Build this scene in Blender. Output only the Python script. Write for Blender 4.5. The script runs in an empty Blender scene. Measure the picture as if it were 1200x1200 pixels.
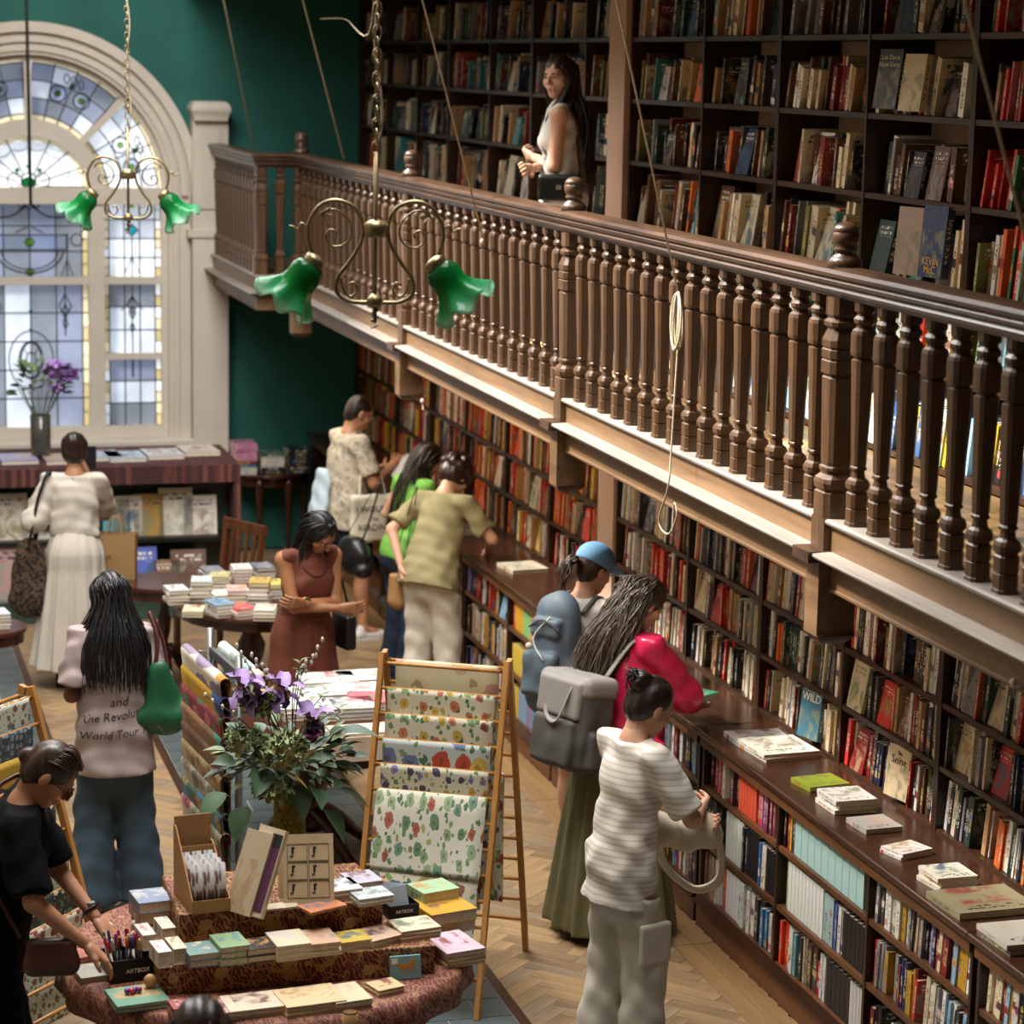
import bpy, bmesh, math, random
import numpy as np
from mathutils import Vector, Matrix, Euler
random.seed(7)
S = bpy.context.scene
COL = S.collection
PI = math.pi
# ---------------------------------------------------------------- camera (solved from the vanishing points of the photograph)
VY = np.array([-235., 57.]); VZ = np.array([280., 17000.]); PP = np.array([600., 600.])
FPX = math.sqrt(-np.dot(VY-PP, VZ-PP))
_Y = np.array([VY[0]-600, VY[1]-600, FPX]); _Y /= np.linalg.norm(_Y)
_D = np.array([VZ[0]-600, VZ[1]-600, FPX]); _D /= np.linalg.norm(_D)
_X = np.cross(_Y, -_D)
RW = np.stack([_X, _Y, -_D])
HC = 4.07
cam_d = bpy.data.cameras.new('camera'); cam = bpy.data.objects.new('camera', cam_d); COL.objects.link(cam)
cam_d.sensor_width = 36; cam_d.lens = FPX/1200*36; cam_d.clip_end = 200
mw = Matrix.Identity(4)
for i in range(3):
    mw[i][0] = RW[i][0]; mw[i][1] = -RW[i][1]; mw[i][2] = -RW[i][2]
mw[2][3] = HC
cam.matrix_world = mw
cam_d.dof.use_dof = True; cam_d.dof.focus_distance = 10.2; cam_d.dof.aperture_fstop = 3.2
S.camera = cam
def ray(p): return RW @ np.array([p[0]-600, p[1]-600, FPX])
def atz(p, z): r = ray(p); return Vector(r*(z-HC)/r[2]) + Vector((0, 0, HC))
def atx(p, x): r = ray(p); return Vector(r*x/r[0]) + Vector((0, 0, HC))
def aty(p, y): r = ray(p); return Vector(r*y/r[1]) + Vector((0, 0, HC))
def proj(P):
    c = RW.T @ (np.array(P, float)-[0, 0, HC]); return (600+FPX*c[0]/c[2], 600+FPX*c[1]/c[2])
# ---------------------------------------------------------------- world, daylight
W = bpy.data.worlds.new('sky'); S.world = W; W.use_nodes = True
wn = W.node_tree.nodes; wn['Background'].inputs[0].default_value = (0.9, 0.94, 1, 1); wn['Background'].inputs[1].default_value = 1.45
def area(name, loc, rot, sx, sy, power, col):
    l = bpy.data.lights.new(name, 'AREA'); l.shape = 'RECTANGLE'; l.size = sx; l.size_y = sy; l.energy = power; l.color = col
    o = bpy.data.objects.new(name, l); o.location = loc; o.rotation_euler = rot; COL.objects.link(o); return o
# roof light over the hall's middle, and an added fill lamp high at left
def aim(d): return Vector(d).to_track_quat('-Z', 'Y').to_euler()
area('added_left_fill', (-.55, 12.6, 6.55), aim((.75, -.3, -.62)), 10.5, 1.9, 380, (1, 0.975, 0.93))
area('roof_flat_daylight', (1.75, 11.6, 7.42), (0, 0, 0), 2.2, 9.6, 860, (1, 0.98, 0.95))
for y_ in (10.2, 12.6, 14.2, 15.8, 17.4):     # warm shelf lights fixed under the gallery
    area('shelf_light', (3.68, y_, 2.2), Vector((.62, 0, -1)).to_track_quat('-Z', 'Y').to_euler(), .08, 1.3, 11 if y_ > 13 else 7, (1, .8, .55))
sun = bpy.data.lights.new('sun', 'SUN'); sun.energy = 14; sun.angle = 0.16; sun.color = (1, 0.95, 0.86)
suno = bpy.data.objects.new('sun', sun); COL.objects.link(suno)
suno.rotation_euler = Vector((0.87, -0.42, -1.0)).to_track_quat('-Z', 'Y').to_euler()
S.view_settings.view_transform = 'Standard'; S.view_settings.look = 'None'; S.view_settings.gamma = 1
S.view_settings.use_curve_mapping = False
S.view_settings.exposure = 0.1
S.cycles.max_bounces = 6; S.cycles.diffuse_bounces = 4; S.cycles.glossy_bounces = 3; S.cycles.transmission_bounces = 6
S.cycles.transparent_max_bounces = 12; S.cycles.sample_clamp_indirect = 6; S.cycles.caustics_reflective = False; S.cycles.caustics_refractive = False
S.cycles.use_denoising = True
# ---------------------------------------------------------------- colour + materials
def srgb(h):
    if isinstance(h, str):
        h = h.lstrip('#'); c = [int(h[i:i+2], 16)/255 for i in (0, 2, 4)]
    else: c = [x/255 for x in h]
    return tuple(x/12.92 if x <= .04045 else ((x+.055)/1.055)**2.4 for x in c)
MATS = {}
class NB:
    def __init__(s, name):
        s.m = bpy.data.materials.new(name); s.m.use_nodes = True; s.t = s.m.node_tree; s.n = s.t.nodes
        s.b = s.n['Principled BSDF']; s.o = s.n['Material Output']
    def add(s, typ, **kw):
        x = s.n.new(typ)
        for k, v in kw.items():
            if k.startswith('i_'): 
                key = k[2:]; key = int(key) if key.isdigit() else key
                s.put(x.inputs[key], v)
            else: setattr(x, k, v)
        return x
    def put(s, inp, v):
        if isinstance(v, bpy.types.NodeSocket): s.t.links.new(v, inp)
        elif isinstance(v, bpy.types.Node): s.t.links.new(v.outputs[0], inp)
        else:
            if hasattr(inp, 'default_value') and not isinstance(inp.default_value, (float, int)) and isinstance(v, tuple) and len(v) == 3 and len(inp.default_value) == 4: v = (*v, 1)
            inp.default_value = v
    def coords(s, kind='Object', scale=(1, 1, 1), rot=(0, 0, 0), loc=(0, 0, 0)):
        tc = s.add('ShaderNodeTexCoord'); mp = s.add('ShaderNodeMapping')
        s.t.links.new(tc.outputs[kind], mp.inputs[0]); mp.inputs['Scale'].default_value = scale; mp.inputs['Rotation'].default_value = rot; mp.inputs['Location'].default_value = loc
        return mp.outputs[0]
    def math(s, op, a, b=0.0, c=None):
        x = s.add('ShaderNodeMath', operation=op); s.put(x.inputs[0], a); s.put(x.inputs[1], b)
        if c is not None: s.put(x.inputs[2], c)
        return x.outputs[0]
    def mix(s, f, a, b, mode='MIX'):
        x = s.add('ShaderNodeMix', data_type='RGBA', blend_type=mode); s.put(x.inputs[0], f); s.put(x.inputs[6], a); s.put(x.inputs[7], b); return x.outputs[2]
    def noise(s, vec, scale=5, detail=3, rough=.5, dist=0):
        x = s.add('ShaderNodeTexNoise'); s.put(x.inputs['Vector'], vec); x.inputs['Scale'].default_value = scale; x.inputs['Detail'].default_value = detail
        x.inputs['Roughness'].default_value = rough; x.inputs['Distortion'].default_value = dist; return x
    def ramp(s, f, stops):
        x = s.add('ShaderNodeValToRGB'); s.put(x.inputs[0], f); e = x.color_ramp.elements
        while len(e) < len(stops): e.new(.5)
        for k, (p, c) in enumerate(stops):
            e[k].position = p; e[k].color = (*c, 1) if len(c) == 3 else c
        return x.outputs[0]
    def bump(s, h, strength=.3, dist=.01):
        x = s.add('ShaderNodeBump'); s.put(x.inputs['Height'], h); x.inputs['Strength'].default_value = strength; x.inputs['Distance'].default_value = dist
        s.put(s.b.inputs['Normal'], x.outputs[0])
    def fin(s, col=None, rough=.5, metal=0, spec=None):
        if col is not None: s.put(s.b.inputs['Base Color'], col)
        s.put(s.b.inputs['Roughness'], rough); s.b.inputs['Metallic'].default_value = metal
        if spec is not None: s.b.inputs['Specular IOR Level'].default_value = spec
        MATS[s.m.name] = s.m; return s.m
def plain(name, c, rough=.5, metal=0, var=.12, vscale=6, bump=0, bscale=60, spec=None, kind='Object'):
    n = NB(name); c = srgb(c) if not (isinstance(c, tuple) and max(c) <= 1) else c
    v = n.coords(kind); nz = n.noise(v, vscale, 3)
    col = n.ramp(nz.outputs[0], [(.3, tuple(x*(1-var) for x in c)), (.7, tuple(min(1, x*(1+var)) for x in c))])
    if bump: n.bump(n.noise(v, bscale, 2).outputs[0], bump, .004)
    return n.fin(col, rough, metal, spec)
def wood(name, dark, light, rough=.4, axis='y', scale=7, stretch=14, bump=.15, spec=.5):
    n = NB(name); sc = {'x': (1/stretch*2, 1, 1), 'y': (1, 1/stretch*2, 1), 'z': (1, 1, 1/stretch*2)}[axis]
    v = n.coords('Object', sc); a = n.noise(v, scale*2, 5, .6, .6); b = n.noise(v, scale*9, 3, .6)
    f = n.math('ADD', n.math('MULTIPLY', a.outputs[0], .7), n.math('MULTIPLY', b.outputs[0], .3))
    col = n.ramp(f, [(.32, srgb(dark)), (.68, srgb(light))]); n.bump(b.outputs[0], bump, .003)
    return n.fin(col, rough, 0, spec)
# ---------------------------------------------------------------- mesh helpers
def tag(o, label=None, cat=None, group=None, kind=None):
    for k, v in (('label', label), ('category', cat), ('group', group), ('kind', kind)):
        if v: o[k] = v
    return o
def empty(name, loc=(0, 0, 0), rz=0, label=None, cat=None, group=None, kind=None, parent=None):
    o = bpy.data.objects.new(name, None); COL.objects.link(o); o.location = loc; o.rotation_euler = (0, 0, rz); o.empty_display_size = .1
    if parent: o.parent = parent
    return tag(o, label, cat, group, kind)
def link(name, me, mat=None, parent=None):
    o = bpy.data.objects.new(name, me); COL.objects.link(o)
    if mat is not None and not me.materials: me.materials.append(MATS[mat] if isinstance(mat, str) else mat)
    if parent: o.parent = parent
    return o
class MB:
    def __init__(s): s.v = []; s.f = []
    def add(s, v, f):
        k = len(s.v); s.v += [tuple(p) for p in v]; s.f += [tuple(i+k for i in q) for q in f]; return s
    def box(s, x0, x1, y0, y1, z0, z1):
        return s.add([(x0, y0, z0), (x1, y0, z0), (x1, y1, z0), (x0, y1, z0), (x0, y0, z1), (x1, y0, z1), (x1, y1, z1), (x0, y1, z1)],
                     [(0, 3, 2, 1), (4, 5, 6, 7), (0, 1, 5, 4), (1, 2, 6, 5), (2, 3, 7, 6), (3, 0, 4, 7)])
    def obox(s, m, sx, sy, sz):
        p = [m @ Vector((x*sx/2, y*sy/2, z*sz/2)) for z in (-1, 1) for x, y in ((-1, -1), (1, -1), (1, 1), (-1, 1))]
        return s.add(p, [(0, 3, 2, 1), (4, 5, 6, 7), (0, 1, 5, 4), (1, 2, 6, 5), (2, 3, 7, 6), (3, 0, 4, 7)])
    def bar(s, a, b, w, h=None, up=(0, 0, 1)):
        a, b = Vector(a), Vector(b); h = h or w; d = (b-a); L = d.length; d.normalize(); x = d.cross(Vector(up))
        if x.length < 1e-4: x = d.cross(Vector((1, 0, 0)))
        x.normalize(); z = x.cross(d); m = Matrix((x, d, z)).transposed().to_4x4(); m.translation = (a+b)/2
        return s.obox(m, w, L, h)
    def lathe(s, prof, n=12, c=(0, 0, 0), a0=0, m=None, cap=True):
        v = []; f = []
        for z, r in prof:
            for k in range(n):
                a = a0+2*PI*k/n; p = Vector((r*math.cos(a), r*math.sin(a), z)); p = m @ p if m else p+Vector(c); v.append(p)
        for i in range(len(prof)-1):
            for k in range(n): f.append((i*n+k, i*n+(k+1) % n, (i+1)*n+(k+1) % n, (i+1)*n+k))
        if cap: f.append(tuple(reversed(range(n)))); f.append(tuple((len(prof)-1)*n+k for k in range(n)))
        return s.add(v, f)
    def square_turned(s, prof, ch=.34):      # chamfered-square section following a turned profile
        v = []; f = []
        for z, r in prof:
            b = r*(1-ch); v += [(r, b, z), (b, r, z), (-b, r, z), (-r, b, z), (-r, -b, z), (-b, -r, z), (b, -r, z), (r, -b, z)]
        for i in range(len(prof)-1):
            for k in range(8): f.append((i*8+k, i*8+(k+1) % 8, i*8+8+(k+1) % 8, i*8+8+k))
        f += [tuple(reversed(range(8))), tuple((len(prof)-1)*8+k for k in range(8))]
        return s.add(v, f)
    def tube(s, pts, r, n=6, cap=True, closed=False, flat=1.0):
        pts = [Vector(p) for p in pts]; L = len(pts); rr = r if hasattr(r, '__len__') else [r]*L
        v = []; f = []; prev = None
        for i, p in enumerate(pts):
            if closed: t = pts[(i+1) % L]-pts[i-1]
            else: t = pts[min(i+1, L-1)]-pts[max(i-1, 0)]
            if t.length < 1e-9: t = Vector((0, 0, 1))
            t.normalize()
            if prev is None:
                u = t.cross(Vector((0, 0, 1)))
                if u.length < .05: u = t.cross(Vector((0, 1, 0)))
            else: u = prev-t*prev.dot(t)
            u.normalize(); prev = u; w = t.cross(u)
            for k in range(n):
                a = 2*PI*k/n; v.append(p+(u*math.cos(a)+w*math.sin(a)*flat)*rr[i])
        R = L if closed else L-1
        for i in range(R):
            for k in range(n): f.append((i*n+k, i*n+(k+1) % n, ((i+1) % L)*n+(k+1) % n, ((i+1) % L)*n+k))
        if cap and not closed: f.append(tuple(reversed(range(n)))); f.append(tuple((L-1)*n+k for k in range(n)))
        return s.add(v, f)
    def prism(s, poly, axis, lo, hi):       # closed 2-D polygon swept along an axis; poly gives the two other axes in x,y,z order
        n = len(poly); v = []
        for t in (lo, hi):
            for a, b in poly: v.append({'x': (t, a, b), 'y': (a, t, b), 'z': (a, b, t)}[axis])
        f = [(i, (i+1) % n, n+(i+1) % n, n+i) for i in range(n)]+[tuple(reversed(range(n))), tuple(range(n, 2*n))]
        return s.add(v, f)
    def sphere(s, c, r, n=10, m=6):
        r = r if hasattr(r, '__len__') else (r, r, r); v = [(c[0], c[1], c[2]-r[2])]; f = []
        for i in range(1, m):
            t = -PI/2+PI*i/m
            for k in range(n): a = 2*PI*k/n; v.append((c[0]+r[0]*math.cos(t)*math.cos(a), c[1]+r[1]*math.cos(t)*math.sin(a), c[2]+r[2]*math.sin(t)))
        v.append((c[0], c[1], c[2]+r[2])); T = len(v)-1
        for k in range(n): f.append((0, 1+(k+1) % n, 1+k)); f.append((T, T-n+k, T-n+(k+1) % n))
        for i in range(m-2):
            for k in range(n): f.append((1+i*n+k, 1+i*n+(k+1) % n, 1+(i+1)*n+(k+1) % n, 1+(i+1)*n+k))
        return s.add(v, f)
    def grid(s, fn, nu, nv):                 # fn(u,v) -> point
        v = [fn(i/nu, j/nv) for j in range(nv+1) for i in range(nu+1)]
        f = [(j*(nu+1)+i, j*(nu+1)+i+1, (j+1)*(nu+1)+i+1, (j+1)*(nu+1)+i) for j in range(nv) for i in range(nu)]
        return s.add(v, f)
    def mesh(s, name, smooth=False):
        me = bpy.data.meshes.new(name); me.from_pydata(s.v, [], s.f)
        if smooth: me.polygons.foreach_set('use_smooth', [True]*len(me.polygons))
        me.update(); return me
    def build(s, name, mat, parent=None, smooth=False, fix=False):
        me = s.mesh(name, smooth)
        if fix:
            bm = bmesh.new(); bm.from_mesh(me); bmesh.ops.recalc_face_normals(bm, faces=bm.faces); bm.to_mesh(me); bm.free()
        return link(name, me, mat, parent)
def bevel(o, w=.004, seg=2):
    m = o.modifiers.new('bevel', 'BEVEL'); m.width = w; m.segments = seg; m.limit_method = 'ANGLE'; return o
def solid(o, t, off=0):
    m = o.modifiers.new('solid', 'SOLIDIFY'); m.thickness = t; m.offset = off; return o
def text_part(name, txt, size, mat, parent, mtx, ext=.0006, align='CENTER', shear=0, spacing=1.0):
    cu = bpy.data.curves.new(name, 'FONT'); cu.body = txt; cu.size = size; cu.extrude = ext; cu.align_x = align; cu.align_y = 'CENTER'; cu.shear = shear; cu.space_character = spacing; cu.resolution_u = 3
    t = bpy.data.objects.new(name+'_src', cu); COL.objects.link(t)
    me = bpy.data.meshes.new_from_object(t.evaluated_get(bpy.context.evaluated_depsgraph_get())); bpy.data.objects.remove(t)
    o = link(name, me, mat, parent); o.matrix_local = mtx; return o
def frame(origin, x, y):                    # matrix with local x,y axes in the given directions
    x = Vector(x).normalized(); y = Vector(y); z = x.cross(y).normalized(); y = z.cross(x); m = Matrix((x, y, z)).transposed().to_4x4(); m.translation = Vector(origin); return m
# ---------------------------------------------------------------- materials of the room
wood('dark_wood', '#1f120b', '#3f2718', .38, 'z', 6, 18, .1)
wood('dark_wood_long', '#26160c', '#4a2f1d', .36, 'y', 6, 18, .1)
wood('counter_wood', '#2a1710', '#4d3021', .26, 'y', 5, 16, .08)
wood('baluster_wood', '#38271b', '#664a33', .32, 'z', 7, 18, .12)
wood('rail_wood', '#30211a', '#5e4533', .28, 'y', 7, 24, .2)
wood('fascia_wood', '#5c432d', '#8f6f4e', .42, 'y', 4, 26, .15)
wood('ledge_wood', '#7c726a', '#a69c91', .5, 'y', 5, 22, .15)
wood('gallery_floor_wood', '#80603d', '#a58459', .35, 'y', 5, 30, .1)
wood('ladder_wood', '#a06c34', '#c99250', .4, 'z', 6, 20, .1)
wood('mahogany', '#2a130c', '#4e2617', .25, 'x', 5, 14, .06)
wood('shelf_edge', '#3f2616', '#74492b', .4, 'y', 6, 18, .1)
wood('plinth_wood', '#4a2c19', '#7d5031', .4, 'y', 6, 18, .15)
plain('green_wall', '#1f6258', .75, var=.13, vscale=2.2, bump=.12, bscale=30)
plain('cream_paint', '#cfc5b6', .5, var=.05, vscale=3, bump=.05)
plain('pier_plaster', '#c9a893', .7, var=.06, vscale=3)
plain('back_panel', '#b79d8a', .8, var=.07, vscale=3)
plain('ceiling_white', '#d8d4cc', .8, var=.03)
plain('left_wall_paint', '#8f8069', .85, var=.08)
plain('brass', '#8f8060', .36, .85, var=.18, vscale=40)
plain('black_iron', '#15140f', .5, .3)
# ---------------------------------------------------------------- shell
YE = 20.6; XU = 4.44; XW = 4.80; XL = -1.3; YB = -3.0; ZT = 7.6; XG = 3.53; ZG = 2.44
MB().box(XL-.2, XW+.2, YB-.2, YE+.2, -.3, -.03).build('floor_slab', plain('screed', '#6d6a64', .8))['kind'] = 'structure'
MB().box(XW, XW+.15, YB, YE, 0, ZT).build('wall_right', 'back_panel')['kind'] = 'structure'
MB().box(XL-.15, XL, YB, YE, 0, ZT).build('wall_left', 'left_wall_paint')['kind'] = 'structure'
MB().box(XL, XW, YB-.15, YB, 0, ZT).build('wall_back', 'left_wall_paint')['kind'] = 'structure'
# ceiling with the long roof light over the middle of the hall
cb = MB(); cb.box(XL, .3, YB, 9.9, ZT, ZT+.2); cb.box(2.95, XW, YB, YE, ZT, ZT+.2); cb.box(.3, 2.95, YB, 6.6, ZT, ZT+.2); cb.box(.3, 2.95, 16.9, YE, ZT, ZT+.2); cb.box(XL, .3, 18.0, YE, ZT, ZT+.2)  # unseen gap at left shaped to let sun onto the gallery front
cb.build('ceiling', 'ceiling_white')['kind'] = 'structure'
MB().box(2.98, XW, YB, YE, 4.62, 4.8).build('ceiling_gallery', 'dark_wood_long')['kind'] = 'structure'
# end wall with the arched opening
CX, ZS, RO, RG = 1.75, 2.95, 1.33, 1.13
wv = []; wf = []
N = 40
hole = [(CX+RG, .95)]+[(CX+RG*math.cos(PI*k/N), ZS+RG*math.sin(PI*k/N)) for k in range(N+1)]+[(CX-RG, .95)]
eb = MB()
eb.box(XL, CX-RG, YE, YE+.25, 0, ZT); eb.box(CX+RG, XW, YE, YE+.25, 0, ZT); eb.box(CX-RG, CX+RG, YE, YE+.25, 0, .95)
for k in range(N):
    a, b = hole[1+k], hole[2+k]
    eb.add([(a[0], YE, a[1]), (b[0], YE, b[1]), (b[0], YE, ZT), (a[0], YE, ZT), (a[0], YE+.25, a[1]), (b[0], YE+.25, b[1]), (b[0], YE+.25, ZT), (a[0], YE+.25, ZT)],
           [(0, 3, 2, 1), (4, 5, 6, 7), (0, 1, 5, 4), (2, 3, 7, 6)])
eb.build('wall_end', 'green_wall', fix=True)['kind'] = 'structure'
# ---------------------------------------------------------------- arched window
win = empty('window_1', (0, 0, 0), kind='structure', label='tall arched stained glass window with cream frame in the green end wall')
def arcbar(mb, cx, cz, r0, r1, y0, y1, a0=0, a1=PI, n=36):
    v = []; f = []
    for k in range(n+1):
        a = a0+(a1-a0)*k/n; c, s_ = math.cos(a), math.sin(a)
        v += [(cx+r0*c, y0, cz+r0*s_), (cx+r1*c, y0, cz+r1*s_), (cx+r1*c, y1, cz+r1*s_), (cx+r0*c, y1, cz+r0*s_)]
    for k in range(n):
        for j in range(4): f.append((4*k+j, 4*k+(j+1) % 4, 4*k+4+(j+1) % 4, 4*k+4+j))
    f += [(0, 1, 2, 3), (4*n+3, 4*n+2, 4*n+1, 4*n)]
    return mb.add(v, f)
cs = MB()
for r0, r1, d in ((1.11, 1.35, .05), (1.14, 1.19, .075), (1.21, 1.26, .09), (1.29, 1.37, .11)): arcbar(cs, CX, ZS, r0, r1, YE-d, YE+.1)
for s_ in (-1, 1):
    for r0, r1, d in ((1.11, 1.35, .05), (1.14, 1.19, .075), (1.29, 1.37, .09)):
        a, b = sorted((CX+s_*r0, CX+s_*r1)); cs.box(a, b, YE-d, YE+.1, .9, ZS)
cs.build('casing', 'cream_paint', win, fix=True)
MW = .065
fr = MB()
for s_ in (-1, 1):
    fr.box(CX+s_*.53-MW, CX+s_*.53+MW, YE+.02, YE+.16, .95, ZS+.0); a, b = sorted((CX+s_*1.06, CX+s_*1.14)); fr.box(a, b, YE+.03, YE+.16, .95, ZS)
fr.build('mullion', 'cream_paint', win)
MB().box(CX-1.13, CX+1.13, YE-.0, YE+.17, ZS-.075, ZS+.055).build('transom', 'cream_paint', win)
for z in (2.255,): 
    for x0, x1 in ((-1.08, -.58), (-.47, .47), (.58, 1.08)): MB().box(CX+x0, CX+x1, YE+.05, YE+.14, z-.035, z+.025).build('sash_rail', 'cream_paint', win)
for x0, x1 in ((-1.08, -.58), (.58, 1.08)): MB().box(CX+x0, CX+x1, YE+.05, YE+.14, 1.6, 1.65).build('sash_rail', 'cream_paint', win)
MB().box(CX-1.13, CX+1.13, YE+.024, YE+.155, .955, 1.05).build('bottom_rail', 'cream_paint', win)
arcbar(MB(), CX, ZS, 1.07, 1.14, YE+.034, YE+.162).build('arch_frame', 'cream_paint', win, fix=True)
arcbar(MB(), CX, ZS, .47, .60, YE+.012, YE+.158).build('inner_arch', 'cream_paint', win, fix=True)
for a in (45, 90, 135):
    c, s_ = math.cos(math.radians(a)), math.sin(math.radians(a))
    MB().bar((CX+.58*c, YE+.09, ZS+.58*s_), (CX+1.09*c, YE+.09, ZS+1.09*s_), .055, .1, (0, 1, 0)).build('spoke', 'cream_paint', win)
bevel(MB().box(CX-1.4, CX+1.42, YE-.16, YE+.03, .9, .955).build('window_sill', 'cream_paint', win), .012)
# glass: frosted daylight panes and coloured pieces
def glass_mat(name, c, rough=.35):
    n = NB(name); v = n.coords('Object', (1, 1, 1)); nz = n.noise(v, 2.2, 3); c = srgb(c)
    col = n.ramp(nz.outputs[0], [(.3, tuple(x*.72 for x in c)), (.7, c)])
    tr = n.add('ShaderNodeBsdfTranslucent'); n.put(tr.inputs[0], col); tp = n.add('ShaderNodeBsdfTransparent'); n.put(tp.inputs[0], col)
    gl = n.add('ShaderNodeBsdfGlossy'); gl.inputs['Roughness'].default_value = .15
    m1 = n.add('ShaderNodeMixShader'); m1.inputs[0].default_value = .45; n.put(m1.inputs[1], tr.outputs[0]); n.put(m1.inputs[2], tp.outputs[0])
    m2 = n.add('ShaderNodeMixShader'); m2.inputs[0].default_value = .05; n.put(m2.inputs[1], m1.outputs[0]); n.put(m2.inputs[2], gl.outputs[0])
    n.t.links.new(m2.outputs[0], n.o.inputs[0]); MATS[name] = n.m; return n.m
def tint_mat(name, c):
    n = NB(name); tp = n.add('ShaderNodeBsdfTransparent'); tp.inputs[0].default_value = (*srgb(c), 1); tr = n.add('ShaderNodeBsdfTranslucent'); tr.inputs[0].default_value = (*srgb(c), 1)
    m1 = n.add('ShaderNodeMixShader'); m1.inputs[0].default_value = .12; n.put(m1.inputs[1], tp.outputs[0]); n.put(m1.inputs[2], tr.outputs[0]); n.t.links.new(m1.outputs[0], n.o.inputs[0]); MATS[name] = n.m
for nm, c in (('pane_frost', '#dfe3ea'), ('pane_bright', '#f6f8fb'), ('pane_blue', '#b3b8c6'), ('pane_yellow', '#ece6d4'), ('pane_amber', '#d8cfb4'), ('pane_green', '#1f8a5a'), ('pane_lime', '#9ccb5a'), ('pane_teal', '#55c3c9'), ('pane_grey', '#adb1b8')): glass_mat(nm, c)
for nm, c in (('tint_frost', '#f4f8ff'), ('tint_lime', '#b4dc6a'), ('tint_green', '#2a9a66'), ('tint_teal', '#62d0d8')): tint_mat(nm, c)
YP = YE+.1
def pane(pts, mat): 
    v = [(x, YP, z) for x, z in pts]; n = len(v); v += [(x, YP+.006, z) for x, z in pts]
    f = [tuple(range(n)), tuple(reversed(range(n, 2*n)))]+[(i, n+i, n+(i+1) % n, (i+1) % n) for i in range(n)]
    return MB().add(v, f).build('pane', mat, win)
lead = MB()
def came(pts, w=.006):
    P3 = [(x, YP-.002, z) for x, z in pts]
    for a, b in zip(P3, P3[1:]): lead.bar(a, b, w*1.5, .012, (0, 1, 0))
def ring(cx, cz, rx, rz=None, n=16, a0=0, a1=2*PI, w=.006): rz = rz or rx; came([(cx+rx*math.cos(a0+(a1-a0)*k/n), cz+rz*math.sin(a0+(a1-a0)*k/n)) for k in range(n+1)], w)
def disc(cx, cz, r, mat, n=10, rz=None):
    global YP
    mat = mat.replace('pane_', 'tint_'); YP -= .006; pane([(cx+r*math.cos(2*PI*k/n), cz+(rz or r)*math.sin(2*PI*k/n)) for k in range(n)], mat); YP += .006
rnd = random.Random(3)
def lights_grid(x0, x1, z0, z1, nx, nz, mats, border=True):
    bx = .045 if border else 0
    xs = [x0+bx+(x1-x0-2*bx)*i/nx for i in range(nx+1)]; zs = [z0+(z1-z0)*i/nz for i in range(nz+1)]
    for j in range(nz):
        for i in range(nx):
            pane([(xs[i], zs[j]), (xs[i+1], zs[j]), (xs[i+1], zs[j+1]), (xs[i], zs[j+1])], mats[(j*7+i*3+j) % len(mats)])
    for x in xs: came([(x, z0), (x, z1)])
    for z in zs[1:-1]: came([(x0, z), (x1, z)])
    if border:
        nb = nz*2
        for s_ in (0, 1):
            xa, xb = (x0, x0+bx) if s_ == 0 else (x1-bx, x1)
            for j in range(nb):
                za, zb = z0+(z1-z0)*j/nb, z0+(z1-z0)*(j+1)/nb
                pane([(xa, za), (xb, za), (xb, zb), (xa, zb)], rnd.choice(('pane_yellow', 'pane_yellow', 'pane_bright', 'pane_amber'))); came([(xa, za), (xb, za)], .004)
blues = ['pane_blue', 'pane_frost', 'pane_blue', 'pane_grey']
lights_grid(CX-.465, CX+.465, 1.05, 2.22, 4, 5, ['pane_grey', 'pane_blue', 'pane_grey', 'pane_frost'])
lights_grid(CX-.465, CX+.465, 2.28, 2.9, 4, 3, ['pane_blue', 'pane_grey'])
for s_ in (-1, 1):
    xa, xb = sorted((CX+s_*.595, CX+s_*1.06))
    lights_grid(xa, xb, 2.28, 2.9, 3, 4, ['pane_bright', 'pane_frost', 'pane_bright'])
    lights_grid(xa, xb, 1.65, 2.22, 3, 3, ['pane_frost', 'pane_grey', 'pane_frost'])
    lights_grid(xa, xb, 1.05, 1.6, 3, 3, ['pane_grey', 'pane_blue', 'pane_frost'])
    xm = (xa+xb)/2
    disc(xm, 2.66, .05, 'pane_teal', 4); ring(xm, 2.66, .05, n=4); disc(xm, 2.86, .022, 'pane_lime'); came([(xm, 2.6), (xm, 2.28)]); came([(xm-.07, 2.28), (xm, 2.44), (xm+.07, 2.28)], .004)
    came([(xm, 2.22), (xm, 1.65)]); ring(xm, 2.04, .035, .08, 4); ring(xm, 1.98, .03, .05, 4); ring(xm, 1.86, .018, .04, 4); came([(xm-.09, 2.0), (xm, 2.12), (xm+.09, 2.0)], .004); came([(xm, 1.6), (xm, 1.45)], .01)
# centre light ornament
came([(CX, 2.9), (CX, 2.6)]); ring(CX, 2.86, .03); ring(CX-.05, 2.86, .03); ring(CX+.05, 2.86, .03)
for s_ in (-1, 1):
    ring(CX+s_*.22, 2.9, .19, .14, 10, PI, 2*PI, .01); came([(CX+s_*.02, 2.68), (CX+s_*.11, 2.64)]); ring(CX+s_*.38, 2.58, .05, .05, 8); came([(CX+s_*.3, 2.63), (CX+s_*.3, 2.5)], .012)
    for k in (.3,): came([(CX+s_*(k-.05), 2.28), (CX+s_*k, 2.42), (CX+s_*(k+.05), 2.28)], .004); came([(CX+s_*k, 2.5), (CX+s_*k, 2.28)])
    x = CX+s_*.28; came([(x, 2.22), (x, 1.8)]); ring(x, 2.04, .05, .1, 4); ring(x, 2.0, .025, .06, 4); ring(x, 1.9, .02, .05, 4)
MB().box(CX-.28, CX+.28, YP-.006, YP-.001, 2.5, 2.62).build('banner', 'tint_frost', win); came([(CX-.3, 2.5), (CX+.3, 2.5)]); came([(CX-.3, 2.62), (CX+.3, 2.62)])
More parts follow.
